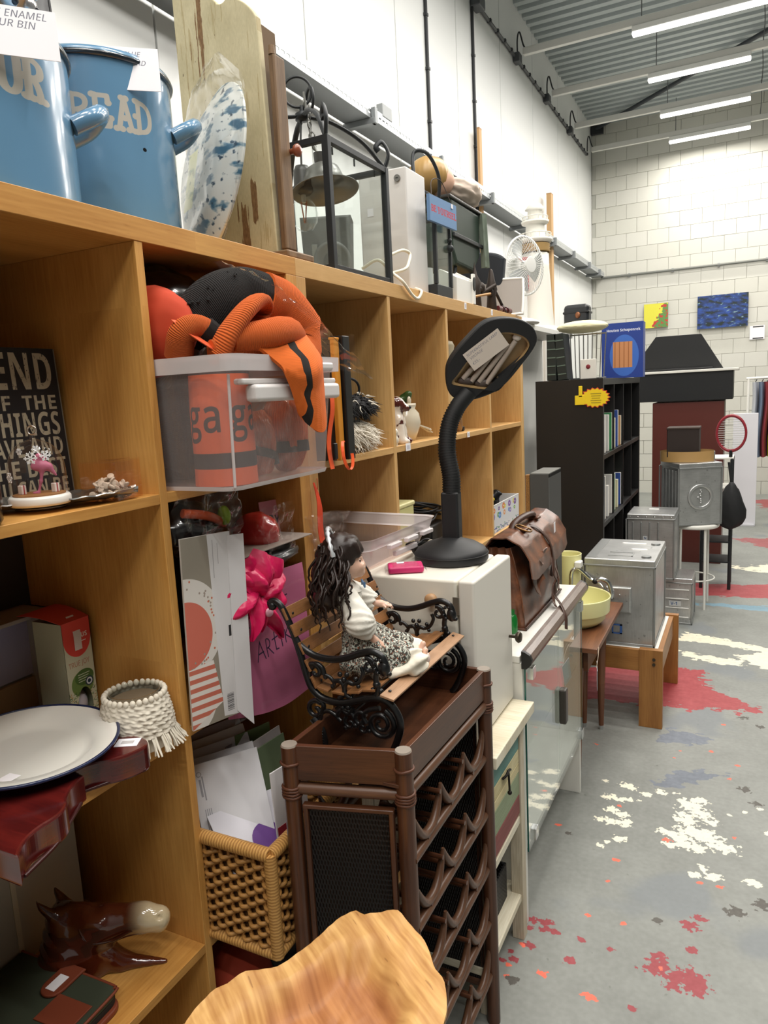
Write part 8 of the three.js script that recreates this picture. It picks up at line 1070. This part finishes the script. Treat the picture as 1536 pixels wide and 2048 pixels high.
{
  const t = T('pink_packet', 'flat pink packet in clear film lying on the white cabinet beside the lamp base', 'packet', { p: [-0.032, 1.1108, -0.462], ry: 0.5 }); P(t, 'contents', warp(new RoundedBoxGeometry(0.088, 0.017, 0.06, 4, 0.006), (x, y, z) => [x, y + 0.009 + 0.0012 * noise(x * 60, y * 20, z * 60), z]), M(0xc9286a, 0.45)); P(t, 'film', grid(20, 16, (u, v) => { const x = (u - 0.5) * 0.104, z = (v - 0.5) * 0.068; return [x, 0.0185 - 0.014 * Math.pow(Math.abs(u - 0.5) * 2, 6) + 0.0022 * fbm(u * 8, v * 8, 3, 3), z]; }), plasticFilm); P(t, 'white_label', B(0.018, 0.0006, 0.014, -0.012, 0.0192, -0.012, 0), cardM);
  const b = T('flat_tub', 'low clear plastic tub with clip edges standing in the cubby behind the doll', 'storage tub', { p: [-0.255, 1.113, -0.565], ry: -0.06 }), hw = 0.188, hd = 0.195, H = 0.088;
  const ring = (w, d, r) => { const L = []; for (const [sx, sz, a] of [[1, 1, 0], [1, -1, -90], [-1, -1, -180], [-1, 1, -270]]) for (let i = 0; i <= 5; i++) { const q = ((a + 90 - i * 18) * Math.PI) / 180; L.push([sx * (w - r) + r * Math.cos(q), sz * (d - r) + r * Math.sin(q)]); } return L; };
  const wall = (name, y0, y1, i0, i1, m) => { const A = ring(hw - i0, hd - i0, 0.035), Bq = ring(hw - i1, hd - i1, 0.035), n = A.length; return P(b, name, grid(n, 3, (u, v) => { const i = Math.round(u * n) % n; return [lerp(A[i][0], Bq[i][0], v), lerp(y0, y1, v), lerp(A[i][1], Bq[i][1], v)]; }), m); };
  wall('wall', 0.002, H - 0.028, 0.042, 0.02, milky); wall('rim_wall', H - 0.028, H, 0.012, 0.004, milkyThick); wall('rim_ledge', H - 0.03, H - 0.028, 0.024, 0.01, milkyThick); wall('rim_edge', H - 0.002, H + 0.002, 0.006, 0.001, milkyThick); P(b, 'floor_plate', B((hw - 0.05) * 2, 0.002, (hd - 0.05) * 2, 0, 0.002, 0, 0), milky); for (const z of [-0.11, -0.02, 0.07]) P(b, 'clip', B(0.014, 0.012, 0.06, hw + 0.002, H - 0.03, z, 0.003), milkyThick); P(b, 'side_grip', B(0.012, 0.014, 0.12, hw - 0.006, H - 0.056, 0.0, 0.003), milkyThick);
  const bx = T('carton', 'plain brown carton in the cubby under the low clear tub', 'carton', { p: [-0.42, 0.9432, -0.58] }); P(bx, 'carton', BB(-0.13, 0.19, 0, 0.168, -0.19, 0.19, 0.002), M(0x5d4a38, 0.8)); P(bx, 'tape', BB(-0.13, 0.191, 0.167, 0.1685, -0.02, 0.02, 0), M(0x8a7a62, 0.5));
  const yb = T('yellow_box', 'pale yellow box behind the corner of the low clear tub', 'box', { p: [-0.3, 0.9432, -0.9] }); P(yb, 'box', BB(-0.06, 0.07, 0, 0.26, -0.07, 0.07, 0.012), M(0xcfc98a, 0.4)); P(yb, 'lid', BB(-0.062, 0.072, 0.25, 0.266, -0.072, 0.072, 0.006), M(0xd8d29a, 0.4));
  const cab = M(0x101012, 0.45), c = T('cable_bundle', 'coiled black cable with a pale tie between the lamp base and the shelves', 'cable', { p: [-0.06, 1.1108, -0.66] }); const coil = []; for (let i = 0; i < 90; i++) { const a = i * 0.42; coil.push([0.034 * Math.cos(a) * (1 + 0.2 * noise(i * 0.2)), 0.02 + 0.014 * Math.sin(a * 0.5 + i) * 0.6 + 0.012 * noise(i * 0.3, 4), 0.05 * Math.sin(a)]); } P(c, 'coil', sweep(coil, 0.0032, { rad: 6, seg: 320 }), cab); P(c, 'plug', MG(B(0.022, 0.02, 0.03, -0.024, 0.03, 0.05, 0.006), rod([-0.024, 0.03, 0.065], [-0.024, 0.03, 0.078], 0.002, 6)), cab); P(c, 'cable_tie', new THREE.TorusGeometry(0.012, 0.0016, 6, 20).translate(0.02, 0.028, 0.01), M(0xd8cfb8, 0.6));
  const c2 = T('cable_bundle', 'tangle of black cables on the shelf to the right of the lamp post', 'cable', { p: [-0.3, 0.9432, -1.2] }); const co2 = []; for (let i = 0; i < 80; i++) { const a = i * 0.5; co2.push([0.05 * Math.cos(a * 1.1) + 0.02 * noise(i * 0.4), 0.2 + 0.05 * Math.sin(a * 0.7) * noise(i * 0.15, 2) * 1.6, 0.08 * Math.sin(a)]); } P(c2, 'tangle', sweep(co2, 0.004, { rad: 6, seg: 300 }), cab); P(c2, 'loose_loop', sweep([[0.03, 0.2, -0.06], [0.06, 0.17, -0.14], [0.06, 0.14, -0.18], [0.04, 0.12, -0.12], [0.02, 0.13, -0.02]], 0.0036, { rad: 6 }), cab); P(c2, 'adapter', B(0.12, 0.15, 0.16, 0, 0.076, 0, 0.012), cab);
}
// ---------------------------------------------------------------- on the display cabinet and the table
const leather = M(0xffffff, 0.36, { map: tex(512, 512, (u, v) => { const n = fbm(u * 5, v * 5, 3, 4), f = fbm(u * 40, v * 40, 7, 3), c = fbm(u * 14, v * 60, 11, 3); return mix3([126, 76, 48], [58, 30, 18], clamp(0.45 + n * 1.1 + f * 0.3 + (c > 0.3 ? 0.3 : 0))); }, { size: 0.3 }), clearcoat: 0.25, clearcoatRoughness: 0.35 }), leatherD = M(0x3d2216, 0.45);
{
  const t = T('leather_satchel', 'worn brown leather satchel with a buckled flap and loose straps on the display cabinet', 'satchel', { p: [0.07, 0.8205, -1.15] });
  const z1 = 0.215, z0 = -0.235, H = 0.255;
  const gus = (z, s) => grid(16, 14, (u, v) => { const w = lerp(0.066, 0.036, v * v), x = (u - 0.5) * 2 * w - 0.01 * v; return [x, 0.004 + v * (H - 0.005), z + s * (0.014 * Math.abs(Math.sin(u * 9.42)) * (0.4 + 0.8 * v) - 0.006)]; }, { thick: 0.002 });
  P(t, 'side_gusset', uvm(gus(z1, 1), 1, 1), leather); P(t, 'side_gusset', uvm(gus(z0, -1), 1, 1), leather);
  const pan = (s) => grid(26, 18, (u, v) => { const z = lerp(z1, z0, u), x = s * lerp(0.066, 0.036, v * v) - 0.01 * v + s * 0.012 * Math.sin(u * 3.14) * Math.sin(v * 3) + 0.004 * fbm(u * 5, v * 5, s * 3, 3); return [x, 0.003 + v * (H - 0.004 - (s > 0 ? 0.012 * Math.sin(u * 3.1) : 0)), z]; }, { thick: 0.003 });
  P(t, 'front_panel', uvm(pan(1), 1, 1), leather); P(t, 'back_panel', uvm(pan(-1), 1, 1), leather); P(t, 'base', uvm(BB(-0.07, 0.07, 0, 0.008, z0 - 0.006, z1 + 0.008, 0.004), 1, 2), leather); P(t, 'base_seam', sweep([[0.07, 0.008, z1 + 0.008], [0.073, 0.01, 0], [0.07, 0.008, z0]], 0.004, { rad: 6 }), leatherD); P(t, 'inner_pocket', grid(10, 8, (u, v) => [0.02 - 0.02 * v, 0.12 + v * 0.12, lerp(z1 - 0.015, z0, u)], { thick: 0.002 }), leatherD);
  P(t, 'flap', uvm(grid(34, 26, (u, v) => { const z = lerp(z1 + 0.03, z0 - 0.03, u) - 0.016 * Math.sin(v * 3.1); const pts = [[-0.052, 0.246], [-0.03, 0.275], [0.01, 0.272], [0.05, 0.246], [0.078, 0.2], [0.084, 0.15]], f = v * 5, i = Math.min(4, Math.floor(f)), k = f - i, s = k * k * (3 - 2 * k); let x = lerp(pts[i][0], pts[i + 1][0], s), y = lerp(pts[i][1], pts[i + 1][1], s); const near = sstep(0.5, 0.0, u); x += 0.012 * near * v; y += 0.018 * near * v * (1 - v) + 0.02 * Math.pow(Math.abs(2 * u - 1), 6) * v - 0.012 * u * (1 - v) + 0.028 * u * (1 - v); return [x + 0.004 * fbm(u * 6, v * 6, 4, 3), y + 0.004 * fbm(u * 5, v * 7, 9, 3), z]; }, { thick: 0.0035 }), 1, 2), leather);
  P(t, 'flap_fold', uvm(grid(14, 14, (u, v) => [0.085 - 0.02 * Math.sin(v * 3) + 0.006 * Math.sin(u * 7), 0.2 - 0.1 * v - 0.02 * Math.sin(u * 5), 0.12 - 0.09 * u + 0.02 * v], { thick: 0.003 }), 1, 1), leather);
  P(t, 'handle', sweep([[-0.02, 0.272, 0.06], [-0.014, 0.296, 0.03], [0.0, 0.308, -0.03], [0.006, 0.304, -0.1], [-0.006, 0.28, -0.14]], 0.009, { rad: 10, asp: 1.5, seg: 40 }), leatherD); const hs = P(t, 'handle_tab', MG(B(0.05, 0.01, 0.04, 0.006, 0.278, 0.05, 0.004), B(0.05, 0.01, 0.04, 0.0, 0.286, -0.13, 0.004)), leather); P(t, 'buckle', MG(sweep([[0.0, 0.29, 0.035], [0.04, 0.276, 0.035], [0.04, 0.276, 0.07], [0.0, 0.29, 0.07]], 0.003, { closed: true, rad: 6 })), M(0x7a5a32, 0.35, { metalness: 0.8 }));
  const strap = (pts) => sweep(pts, 0.0025, { rad: 8, asp: 4.4, seg: 50, up: [0.8, 0.5, 0] }); P(t, 'strap', strap([[-0.03, 0.274, -0.03], [0.03, 0.272, -0.04], [0.075, 0.225, -0.05], [0.088, 0.16, -0.055], [0.086, 0.11, -0.03]]), leatherD); P(t, 'strap', strap([[0.088, 0.165, -0.05], [0.098, 0.12, -0.02], [0.1, 0.09, -0.05], [0.096, 0.05, -0.03], [0.12, 0.024, -0.01], [0.146, -0.002, 0.03], [0.152, -0.04, 0.05]]), leatherD); P(t, 'strap', strap([[0.08, 0.13, -0.1], [0.086, 0.08, -0.13], [0.08, 0.05, -0.09], [0.088, 0.02, -0.05], [0.1, 0.008, -0.03]]), leather); P(t, 'small_buckle', MG(sweep([[0.098, 0.085, -0.06], [0.1, 0.06, -0.06], [0.104, 0.06, -0.03], [0.102, 0.085, -0.03]], 0.002, { closed: true, rad: 6 })), M(0x9c958a, 0.3, { metalness: 0.8 })); P(t, 'paper_tag', B(0.0008, 0.035, 0.02, 0.072, 0.235, -0.17, 0).rotateX(0.1), cardM);
  const g = T('green_bottle', 'small green plastic bottle on the display cabinet behind the white door', 'bottle', { p: [0.106, 0.8205, -0.9] }); const gm = M(0x0f8a34, 0.25, { transmission: 0.4, thickness: 0 }); P(g, 'body', LT([[0, 0], [0.014, 0.001], [0.016, 0.006], [0.016, 0.045], [0.012, 0.056], [0.007, 0.06], [0, 0.06]], 24), gm); P(g, 'cap', CYL(0.008, 0.008, 0.012, 0, 0.06, 0, 16), M(0x0b6a28, 0.3));
  const ye = M(0xe6e2a4, 0.32), b = T('yellow_bowl', 'large pale yellow mixing bowl with a stepped foot on the brown table', 'bowl', { p: [0.1, 0.5805, -1.78] }); P(b, 'bowl', LT([[0, 0.006], [0.098, 0.006], [0.112, 0.01], [0.126, 0.026], [0.128, 0.044], [0.136, 0.05], [0.143, 0.056], [0.146, 0.112], [0.1475, 0.116], [0.144, 0.118], [0.141, 0.112], [0.138, 0.06], [0.12, 0.03], [0.1, 0.014], [0, 0.012]], 64), ye); P(b, 'foot', LT([[0, 0], [0.1, 0], [0.1, 0.006], [0, 0.006]], 40), ye); P(b, 'inner_floor', LT([[0, 0.018], [0.06, 0.017], [0.08, 0.0145], [0.1, 0.0142]], 40), M(0xe0dc92, 0.35));
  const j = T('yellow_jug', 'tall pale yellow container behind the mixing bowl', 'container', { p: [0.02, 0.5805, -2.04] }); P(j, 'body', LT([[0, 0], [0.052, 0], [0.056, 0.004], [0.06, 0.225], [0.0575, 0.228], [0.055, 0.222], [0.052, 0.01], [0, 0.008]], 44), ye); P(j, 'rim', mv(rot(new THREE.TorusGeometry(0.0585, 0.002, 6, 44), Math.PI / 2), 0, 0.227, 0), ye);
  const k = T('chrome_mixer_arm', 'curved chrome arm with a black joint between the bowl and the front aluminium case', 'mixer arm', { p: [0.045, 0.5805, -1.985] }); P(k, 'stand', MG(LT([[0, 0], [0.03, 0], [0.03, 0.01], [0.008, 0.014], [0.008, 0.1], [0, 0.1]], 20)), chrome); P(k, 'arm', sweep([[0, 0.1, 0], [0.005, 0.16, 0.0], [0.03, 0.172, -0.01], [0.075, 0.13, -0.02], [0.1, 0.118, -0.02]], 0.0085, { rad: 12, seg: 50 }), chrome); P(k, 'bent_arm', sweep([[0.1, 0.118, -0.02], [0.125, 0.128, -0.025], [0.155, 0.112, -0.03], [0.168, 0.07, -0.03], [0.166, 0.045, -0.028]], 0.0095, { rad: 12, seg: 50 }), chrome); P(k, 'joint', SPH(0.013, 0.1, 0.118, -0.02), black); P(k, 'white_clip', B(0.03, 0.03, 0.05, 0.03, 0.19, -0.02, 0.006), M(0xe4e4e0, 0.4));
}
{ // ---- carved wooden bowl in the foreground and the plinth under it
  const out = [[0.03, 0.47], [0.03, 0.41], [0.055, 0.362], [0.092, 0.33], [0.108, 0.28], [0.132, 0.195], [0.148, 0.176], [0.168, 0.18], [0.19, 0.162], [0.214, 0.152], [0.252, 0.172], [0.287, 0.197], [0.318, 0.236], [0.343, 0.258], [0.366, 0.315], [0.366, 0.42], [0.31, 0.5], [0.2, 0.55], [0.09, 0.54]];
  const C = new THREE.CatmullRomCurve3(out.map(([x, z]) => V(x, 0, z)), true, 'catmullrom', 0.4).getSpacedPoints(120).slice(0, 120), cx = 0.21, cz = 0.37, n = 120;
  const t = T('carved_bowl', 'rough carved wooden bowl with a pale live-edge rim and a brown hollow in the foreground', 'bowl', { p: [cx, 0.61, cz] });
  const pos = (u, v) => { const p = C[Math.round(u * n) % n], k = v, x = (p.x - cx) * k, z = (p.z - cz) * k, hollow = sstep(0.72, 0.42, k + 0.06 * noise(x * 20, z * 20)); return [x, 0.072 - 0.038 * hollow + 0.006 * fbm(x * 22, z * 22, 3, 3) + 0.004 * sstep(0.9, 1, k) * noise(u * 50) + 0.012 * (k - 0.5) * noise(u * 9 + 2), z]; };
  const map = tex(1024, 1024, (u, v) => { const x = (u - 0.5) * 0.5, z = (v - 0.5) * 0.5, r = Math.hypot(x * 1.15, z), a = x * 0.82 + z * 0.57, b = -x * 0.57 + z * 0.82; const gr = fbm(a * 6, b * 60, 4, 4), fine = fbm(a * 20, b * 190, 6, 2), hol = sstep(0.118, 0.09, r + 0.03 * fbm(x * 16, z * 16, 2, 3)); let c = mix3([214, 168, 104], [164, 112, 58], clamp(0.35 + gr * 1.2 + fine * 0.5)); c = mix3(c, mix3([186, 126, 76], [140, 84, 46], clamp(0.4 + gr + fine * 0.4)), hol * 0.85); if (fine > 0.38) c = mix3(c, [120, 78, 40], 0.4); return c; });
  const wood = M(0xffffff, 0.62, { map }); const top = grid(n, 26, (u, v) => pos(u, v < 0.5 ? v * 1.5 + 0.0001 : 0.75 + (v - 0.5) * 0.5)); const setUV = (g) => { const p = g.attributes.position, uv = g.attributes.uv; for (let i = 0; i < p.count; i++) uv.setXY(i, 0.5 + p.getX(i) / 0.5, 0.5 + p.getZ(i) / 0.5); return g; };
  P(t, 'hollow_top', setUV(top), wood); P(t, 'bark_edge', setUV(grid(n, 8, (u, v) => { const [x, y, z] = pos(u, 1), k = 1 - 0.28 * Math.pow(v, 1.6) + 0.02 * Math.sin(v * 5) + 0.012 * noise(u * 40, v * 5); return [x * k, lerp(y, 0, v), z * k]; })), wood); P(t, 'underside', grid(n, 1, (u, v) => { const [x, , z] = pos(u, 1); return [x * 0.72 * v, 0, z * 0.72 * v]; }), wood);
  const s = T('dark_stool', 'plain dark stool hidden under the carved wooden bowl', 'stool', { p: [0.21, 0, 0.39] }), sm = M(0x17130f, 0.7); P(s, 'seat', B(0.2, 0.03, 0.2, 0, 0.5945, 0, 0.006), sm); for (const [x, z] of [[-0.08, -0.08], [0.08, -0.08], [-0.08, 0.08], [0.08, 0.08]]) P(s, 'leg', B(0.03, 0.58, 0.03, x, 0.29, z, 0.004), sm);
}

// ---------------------------------------------------------------- far part of the hall
{
  const bt = tex(256, 160, (u, v) => { const n = fbm(u * 6 + v * 3, v * 9, 3, 4), m = fbm(u * 12 - v * 7, v * 14, 8, 4); let c = mix3([22, 38, 70], [40, 74, 150], clamp(0.5 + n * 2)); if (m > 0.18) c = mix3(c, [150, 180, 170], clamp((m - 0.18) * 4)); if (n < -0.2) c = [24, 40, 36]; return c; });
  const yt = tex(128, 128, (u, v) => { const n = fbm(u * 7, v * 7, 5, 3); let c = [222, 216, 70]; if (u + (1 - v) * 0.5 + n * 0.4 > 0.86) c = n > 0.1 ? [196, 52, 48] : [96, 140, 74]; return c; });
  const paint = (lab, x0, x1, y0, y1, map) => { const t = T('wall_painting', lab, 'painting', { p: [(x0 + x1) / 2, (y0 + y1) / 2, Z_BACK + 0.016] }); P(t, 'canvas', B(x1 - x0, y1 - y0, 0.03, 0, 0, 0.016, 0.002), M(0x8f8f88, 0.7)); P(t, 'picture', new THREE.PlaneGeometry(x1 - x0, y1 - y0).translate(0, 0, 0.0316), M(0xffffff, 0.6, { map })); };
  paint('small yellow and green abstract painting with red flecks on the block wall', -0.569, -0.265, 2.25, 2.565, yt); paint('larger dark blue swirling abstract painting on the block wall', 0.095, 0.69, 2.184, 2.6, bt);
  const n = T('wall_notice', 'white paper notice with black bars on the block wall', 'notice', { p: [0.8, 2.09, Z_BACK + 0.018] }); P(n, 'paper', B(0.17, 0.17, 0.002, 0, 0, 0, 0), cardM); for (const y of [0.072, -0.072]) P(n, 'bar', B(0.12, 0.014, 0.002, 0.01, y, 0.002, 0), black);
  const sg = T('starburst_sign', 'yellow starburst sign with a thumbs-up on the side of the black bookcase', 'sign', { p: [-0.035, 1.505, -2.838] }); const st = []; for (let i = 0; i < 36; i++) { const a = (i / 36) * 6.2832, r = i % 2 ? 0.84 : 1; st.push([0.075 * r * Math.cos(a), 0.05 * r * Math.sin(a)]); }
  const ym = M(0xe8c81c, 0.5), rm = M(0xc9402a, 0.5); P(sg, 'burst_edge', EX(st.map(([x, y]) => [x * 1.08, y * 1.1]), 0.002).translate(0.03, -0.03, 0), rm); P(sg, 'burst', EX(st, 0.003).translate(0.03, -0.03, 0.001), ym);
  P(sg, 'thumb', MG(B(0.05, 0.05, 0.004, -0.05, -0.04, 0.002, 0.012), B(0.02, 0.06, 0.004, -0.045, 0.005, 0.002, 0.009)), ym); for (let i = 0; i < 5; i++) P(sg, 'print_line', B(0.055 - 0.006 * (i % 3), 0.003, 0.001, 0.035, -0.008 - i * 0.012, 0.0032, 0), M(0x9a8a20, 0.6));
  const bx = T('blue_kit_box', 'blue box with an orange wooden gate picture and the words Houten Schapenrek', 'box', { p: [0.03, 1.576, -3.75] }); const bm = canvas(256, 320, (c, w, h) => { c.fillStyle = '#26408f'; c.fillRect(0, 0, w, h); c.fillStyle = '#3f6cc0'; c.beginPath(); c.ellipse(140, 190, 90, 120, 0, 0, 7); c.fill(); c.fillStyle = '#c98a5c'; c.fillRect(70, 110, 120, 150); c.fillStyle = '#a5673d'; for (let i = 0; i < 4; i++) c.fillRect(80 + i * 28, 110, 6, 150); c.fillStyle = '#e8e8ee'; c.font = 'bold 22px sans-serif'; c.fillText('Houten Schapenrek', 30, 50); }); P(bx, 'box', BB(-0.15, 0.1, 0, 0.34, -0.05, 0.05, 0.002), M(0x26408f, 0.4)); P(bx, 'printed_front', new THREE.PlaneGeometry(0.25, 0.34).translate(-0.025, 0.17, 0.0505), M(0xffffff, 0.4, { map: bm }));
  [['dark folder with green spine bands, left of two', -0.25, 0], ['dark folder with green spine bands, leaning right of its twin', -0.19, 0.09]].forEach(([l, x, r]) => { const f = T('ring_binder', l + ' on the black bookcase', 'binder', { p: [x, 1.576, -2.95], rz: -r * -1 }); P(f, 'cover', BB(-0.022, 0.03, 0, 0.25, -0.09, 0.06, 0.003), M(0x18201c, 0.5)); for (let i = 0; i < 5; i++) P(f, 'spine_band', BB(-0.018, 0.026, 0.03 + i * 0.045, 0.036 + i * 0.045, 0.06, 0.062, 0), M(0x5b6a5e, 0.5)); });
  const pf = T('white_photo_frame', 'small white photo frame with a red flower standing on the black bookcase', 'picture frame', { p: [-0.06, 1.576, -2.95] }); P(pf, 'frame', B(0.085, 0.105, 0.012, 0, 0.053, 0, 0.003), M(0xdedbd2, 0.5)); P(pf, 'flower', SPH(0.012, 0, 0.065, 0.007, 1, 1, 0.3, 10), M(0x7c2028, 0.6));
  const cu = T('cream_cushion', 'cream plush cushion lying on top of the wire baskets above the bookcase', 'cushion', { p: [-0.12, 1.865, -3.1] }); P(cu, 'cushion', warp(new THREE.SphereGeometry(1, 32, 20), (x, y, z) => { const k = 1 + 0.1 * fbm(x * 4, y * 4, z * 4, 3); return [x * 0.14 * k, y * 0.035 * k, z * 0.1 * k]; }), M(0xe2dcb8, 0.9)); P(cu, 'piping', mv(rot(new THREE.TorusGeometry(0.13, 0.004, 6, 40).scale(1, 0.75, 1), Math.PI / 2), 0, 0, 0), M(0xd6cfa6, 0.9));
  const wb = T('wire_basket', 'upright chrome wire basket carrying the cream cushion', 'basket', { p: [-0.1, 1.576, -3.15] }); for (let i = 0; i < 9; i++) P(wb, 'wire', rod([-0.09 + i * 0.022, 0, 0], [-0.1 + i * 0.025, 0.255, 0], 0.003, 6), chrome); for (const y of [0.005, 0.25]) P(wb, 'frame_wire', rod([-0.1, y, 0], [0.1, y, 0], 0.004, 6), chrome);
  const book = [0xe6e4e0, 0xcfcdc8, 0x3f8f5a, 0xd8d2a8, 0x2f4f9a, 0xc89a62, 0x8f9094]; for (let i = 0; i < 12; i++) { const z = -3.0 - (i % 6) * 0.11, y = i < 6 ? 1.1655 : 0.7905; const b = T('shelf_book', ['white', 'grey', 'green', 'cream', 'blue', 'tan', 'silver'][i % 7] + ' book standing on the ' + (i < 6 ? 'upper' : 'middle') + ' bookcase shelf, number ' + (i % 6 + 1) + ' from the near end', 'book', { p: [0.0, y, z] }); const h = rr(0.15, 0.25); P(b, 'cover', BB(-0.2, 0.02, 0, h, -0.015, 0.015, 0.002), M(book[i % 7], 0.6)); P(b, 'pages', BB(-0.195, 0.0205, 0.004, h + 0.0006, -0.011, 0.011, 0), M(0xe6e2d6, 0.8)); }
  const wd = T('red_wardrobe', 'dark red wooden cabinet under a black shelf in the far aisle', 'cabinet', { p: [0.25, 0, -5.6] }); P(wd, 'body', BB(-0.25, 0.3, 0, 1.36, -0.2, 0.2, 0.004), M(0x54241c, 0.4)); P(wd, 'black_shelf', BB(-0.4, 0.36, 1.37, 1.6, -0.25, 0.22, 0.004), black); P(wd, 'white_top', BB(-0.42, 0.4, 1.6, 1.62, -0.27, 0.24, 0.004), white(0xdad8cf));
  const bh = T('black_screen', 'large black angular panel standing on the far shelf below the paintings', 'panel', { p: [0.15, 1.621, -5.7] }); P(bh, 'panel', EX([[-0.38, 0], [0.38, 0], [0.2, 0.3], [-0.16, 0.3]], 0.03, 0.003), black); P(bh, 'foot', BB(-0.3, 0.3, 0, 0.02, -0.06, 0.06, 0.003), black);
  const cloth = [[0xc8e81c, 'neon yellow', 0.98], [0x5a2a30, 'maroon', 1.12], [0x6d7c92, 'grey blue', 0.86], [0x8a3038, 'dark red', 0.91], [0xb9bcc2, 'pale grey', 0.8], [0x3a2c34, 'plum', 1.2]]; const rk = T('clothes_rail', 'white clothes rail with garments in the far right of the aisle', 'clothes rail', { p: [0, 0, -7.5] }); P(rk, 'rail', rod([0.7, 1.52, 0], [1.9, 1.52, 0], 0.014, 8), white()); for (const x of [0.72, 1.85]) P(rk, 'upright', rod([x, 0, 0], [x, 1.52, 0], 0.014, 8), white());
  for (const [c, nm, x] of cloth) { const g = T('garment', nm + ' garment hanging on the far clothes rail', 'garment', { p: [x, 0.7, -7.5] }); P(g, 'cloth', grid(10, 16, (u, v) => [(u - 0.5) * (0.09 + 0.03 * v) + 0.01 * Math.sin(v * 6), 0.78 * (1 - v), 0.16 * Math.sin(u * 6.28) * (0.6 + 0.3 * v)]), M(c, 0.85)); P(g, 'hanger', sweep([[-0.02, 0.77, 0], [0, 0.81, 0], [0.01, 0.83, 0.0]], 0.004, { rad: 6 }), black); }
  const wp = T('white_panel', 'tall white panel standing on the floor near the clothes rail', 'panel', { p: [0.7, 0, -7.22] }); P(wp, 'panel', BB(-0.11, 0.12, 0, 1.17, -0.03, 0.03, 0.003), M(0xdcdbe0, 0.5)); P(wp, 'foot', BB(-0.1, 0.11, 0, 0.02, -0.06, 0.06, 0.002), M(0xcfced3, 0.5));
  const rc = T('red_racket', 'red-framed racket with pale strings standing on the dark rack', 'racket', { p: [0.62, 0.98, -4.6], ry: -0.1 }); P(rc, 'frame', new THREE.TorusGeometry(0.1, 0.009, 8, 44).scale(0.95, 1.25, 1).translate(0, 0.17, 0), M(0x8f2430, 0.4)); for (let i = 0; i < 14; i++) { const y = 0.06 + i * 0.016, w = 0.095 * Math.sqrt(Math.max(0, 1 - Math.pow((y - 0.17) / 0.125, 2))); P(rc, 'string', rod([-w, y, 0], [w, y, 0], 0.002, 5), M(0xb9b9b6, 0.6)); } P(rc, 'throat', rod([0, 0.0, 0], [0, 0.05, 0], 0.012, 8), black);
  const dr = T('dark_rack', 'dark metal rack with shelves behind the round white stool', 'rack', { p: [0.58, 0, -4.62] }); for (const [x, z] of [[0.05, 0.02], [-0.14, 0.02], [0.05, -0.2], [-0.14, -0.2]]) P(dr, 'upright', rod([x, 0, z], [x, 0.97, z], 0.012, 8), iron); for (const y of [0.2, 0.35, 0.5, 0.75, 0.965]) P(dr, 'shelf', BB(-0.15, 0.06, y, y + 0.012, -0.21, 0.03, 0.002), y > 0.7 ? white() : iron);
  const bb = T('black_shopping_bag', 'black cloth bag hanging from the dark metal rack', 'bag', { p: [0.63, 0.5, -4.54] }); P(bb, 'bag', warp(new THREE.SphereGeometry(1, 28, 18), (x, y, z) => { const k = 1 + 0.15 * fbm(x * 3, y * 3, z * 3, 3); return [x * 0.09 * k * (1 - 0.45 * y), 0.14 + y * 0.17 * k, z * 0.05 * k]; }), blackSat); P(bb, 'strap', rod([0, 0.3, 0], [-0.02, 0.45, 0], 0.008, 6), blackSat);
  const hb = T('wicker_cube', 'dark brown woven cube box on the tall aluminium case', 'box', { p: [0.34, 1.03, -4.15] }); P(hb, 'box', B(0.2, 0.2, 0.18, 0, 0.1, 0, 0.008), M(0x2c211c, 0.8)); P(hb, 'rim', B(0.206, 0.014, 0.186, 0, 0.195, 0, 0.004), M(0x382a22, 0.8));
  const bl = T('tan_belt', 'wide tan leather belt coiled on the tall aluminium case', 'belt', { p: [0.36, 1.001, -4.15] }); P(bl, 'band', new THREE.CylinderGeometry(0.17, 0.17, 0.07, 48, 1, true).scale(1, 1, 0.7).translate(0, 0.036, 0), M(0xb18d58, 0.5)); P(bl, 'buckle', B(0.012, 0.06, 0.03, 0.168, 0.036, 0, 0.003), steel);
}
renderer.render(scene, camera);
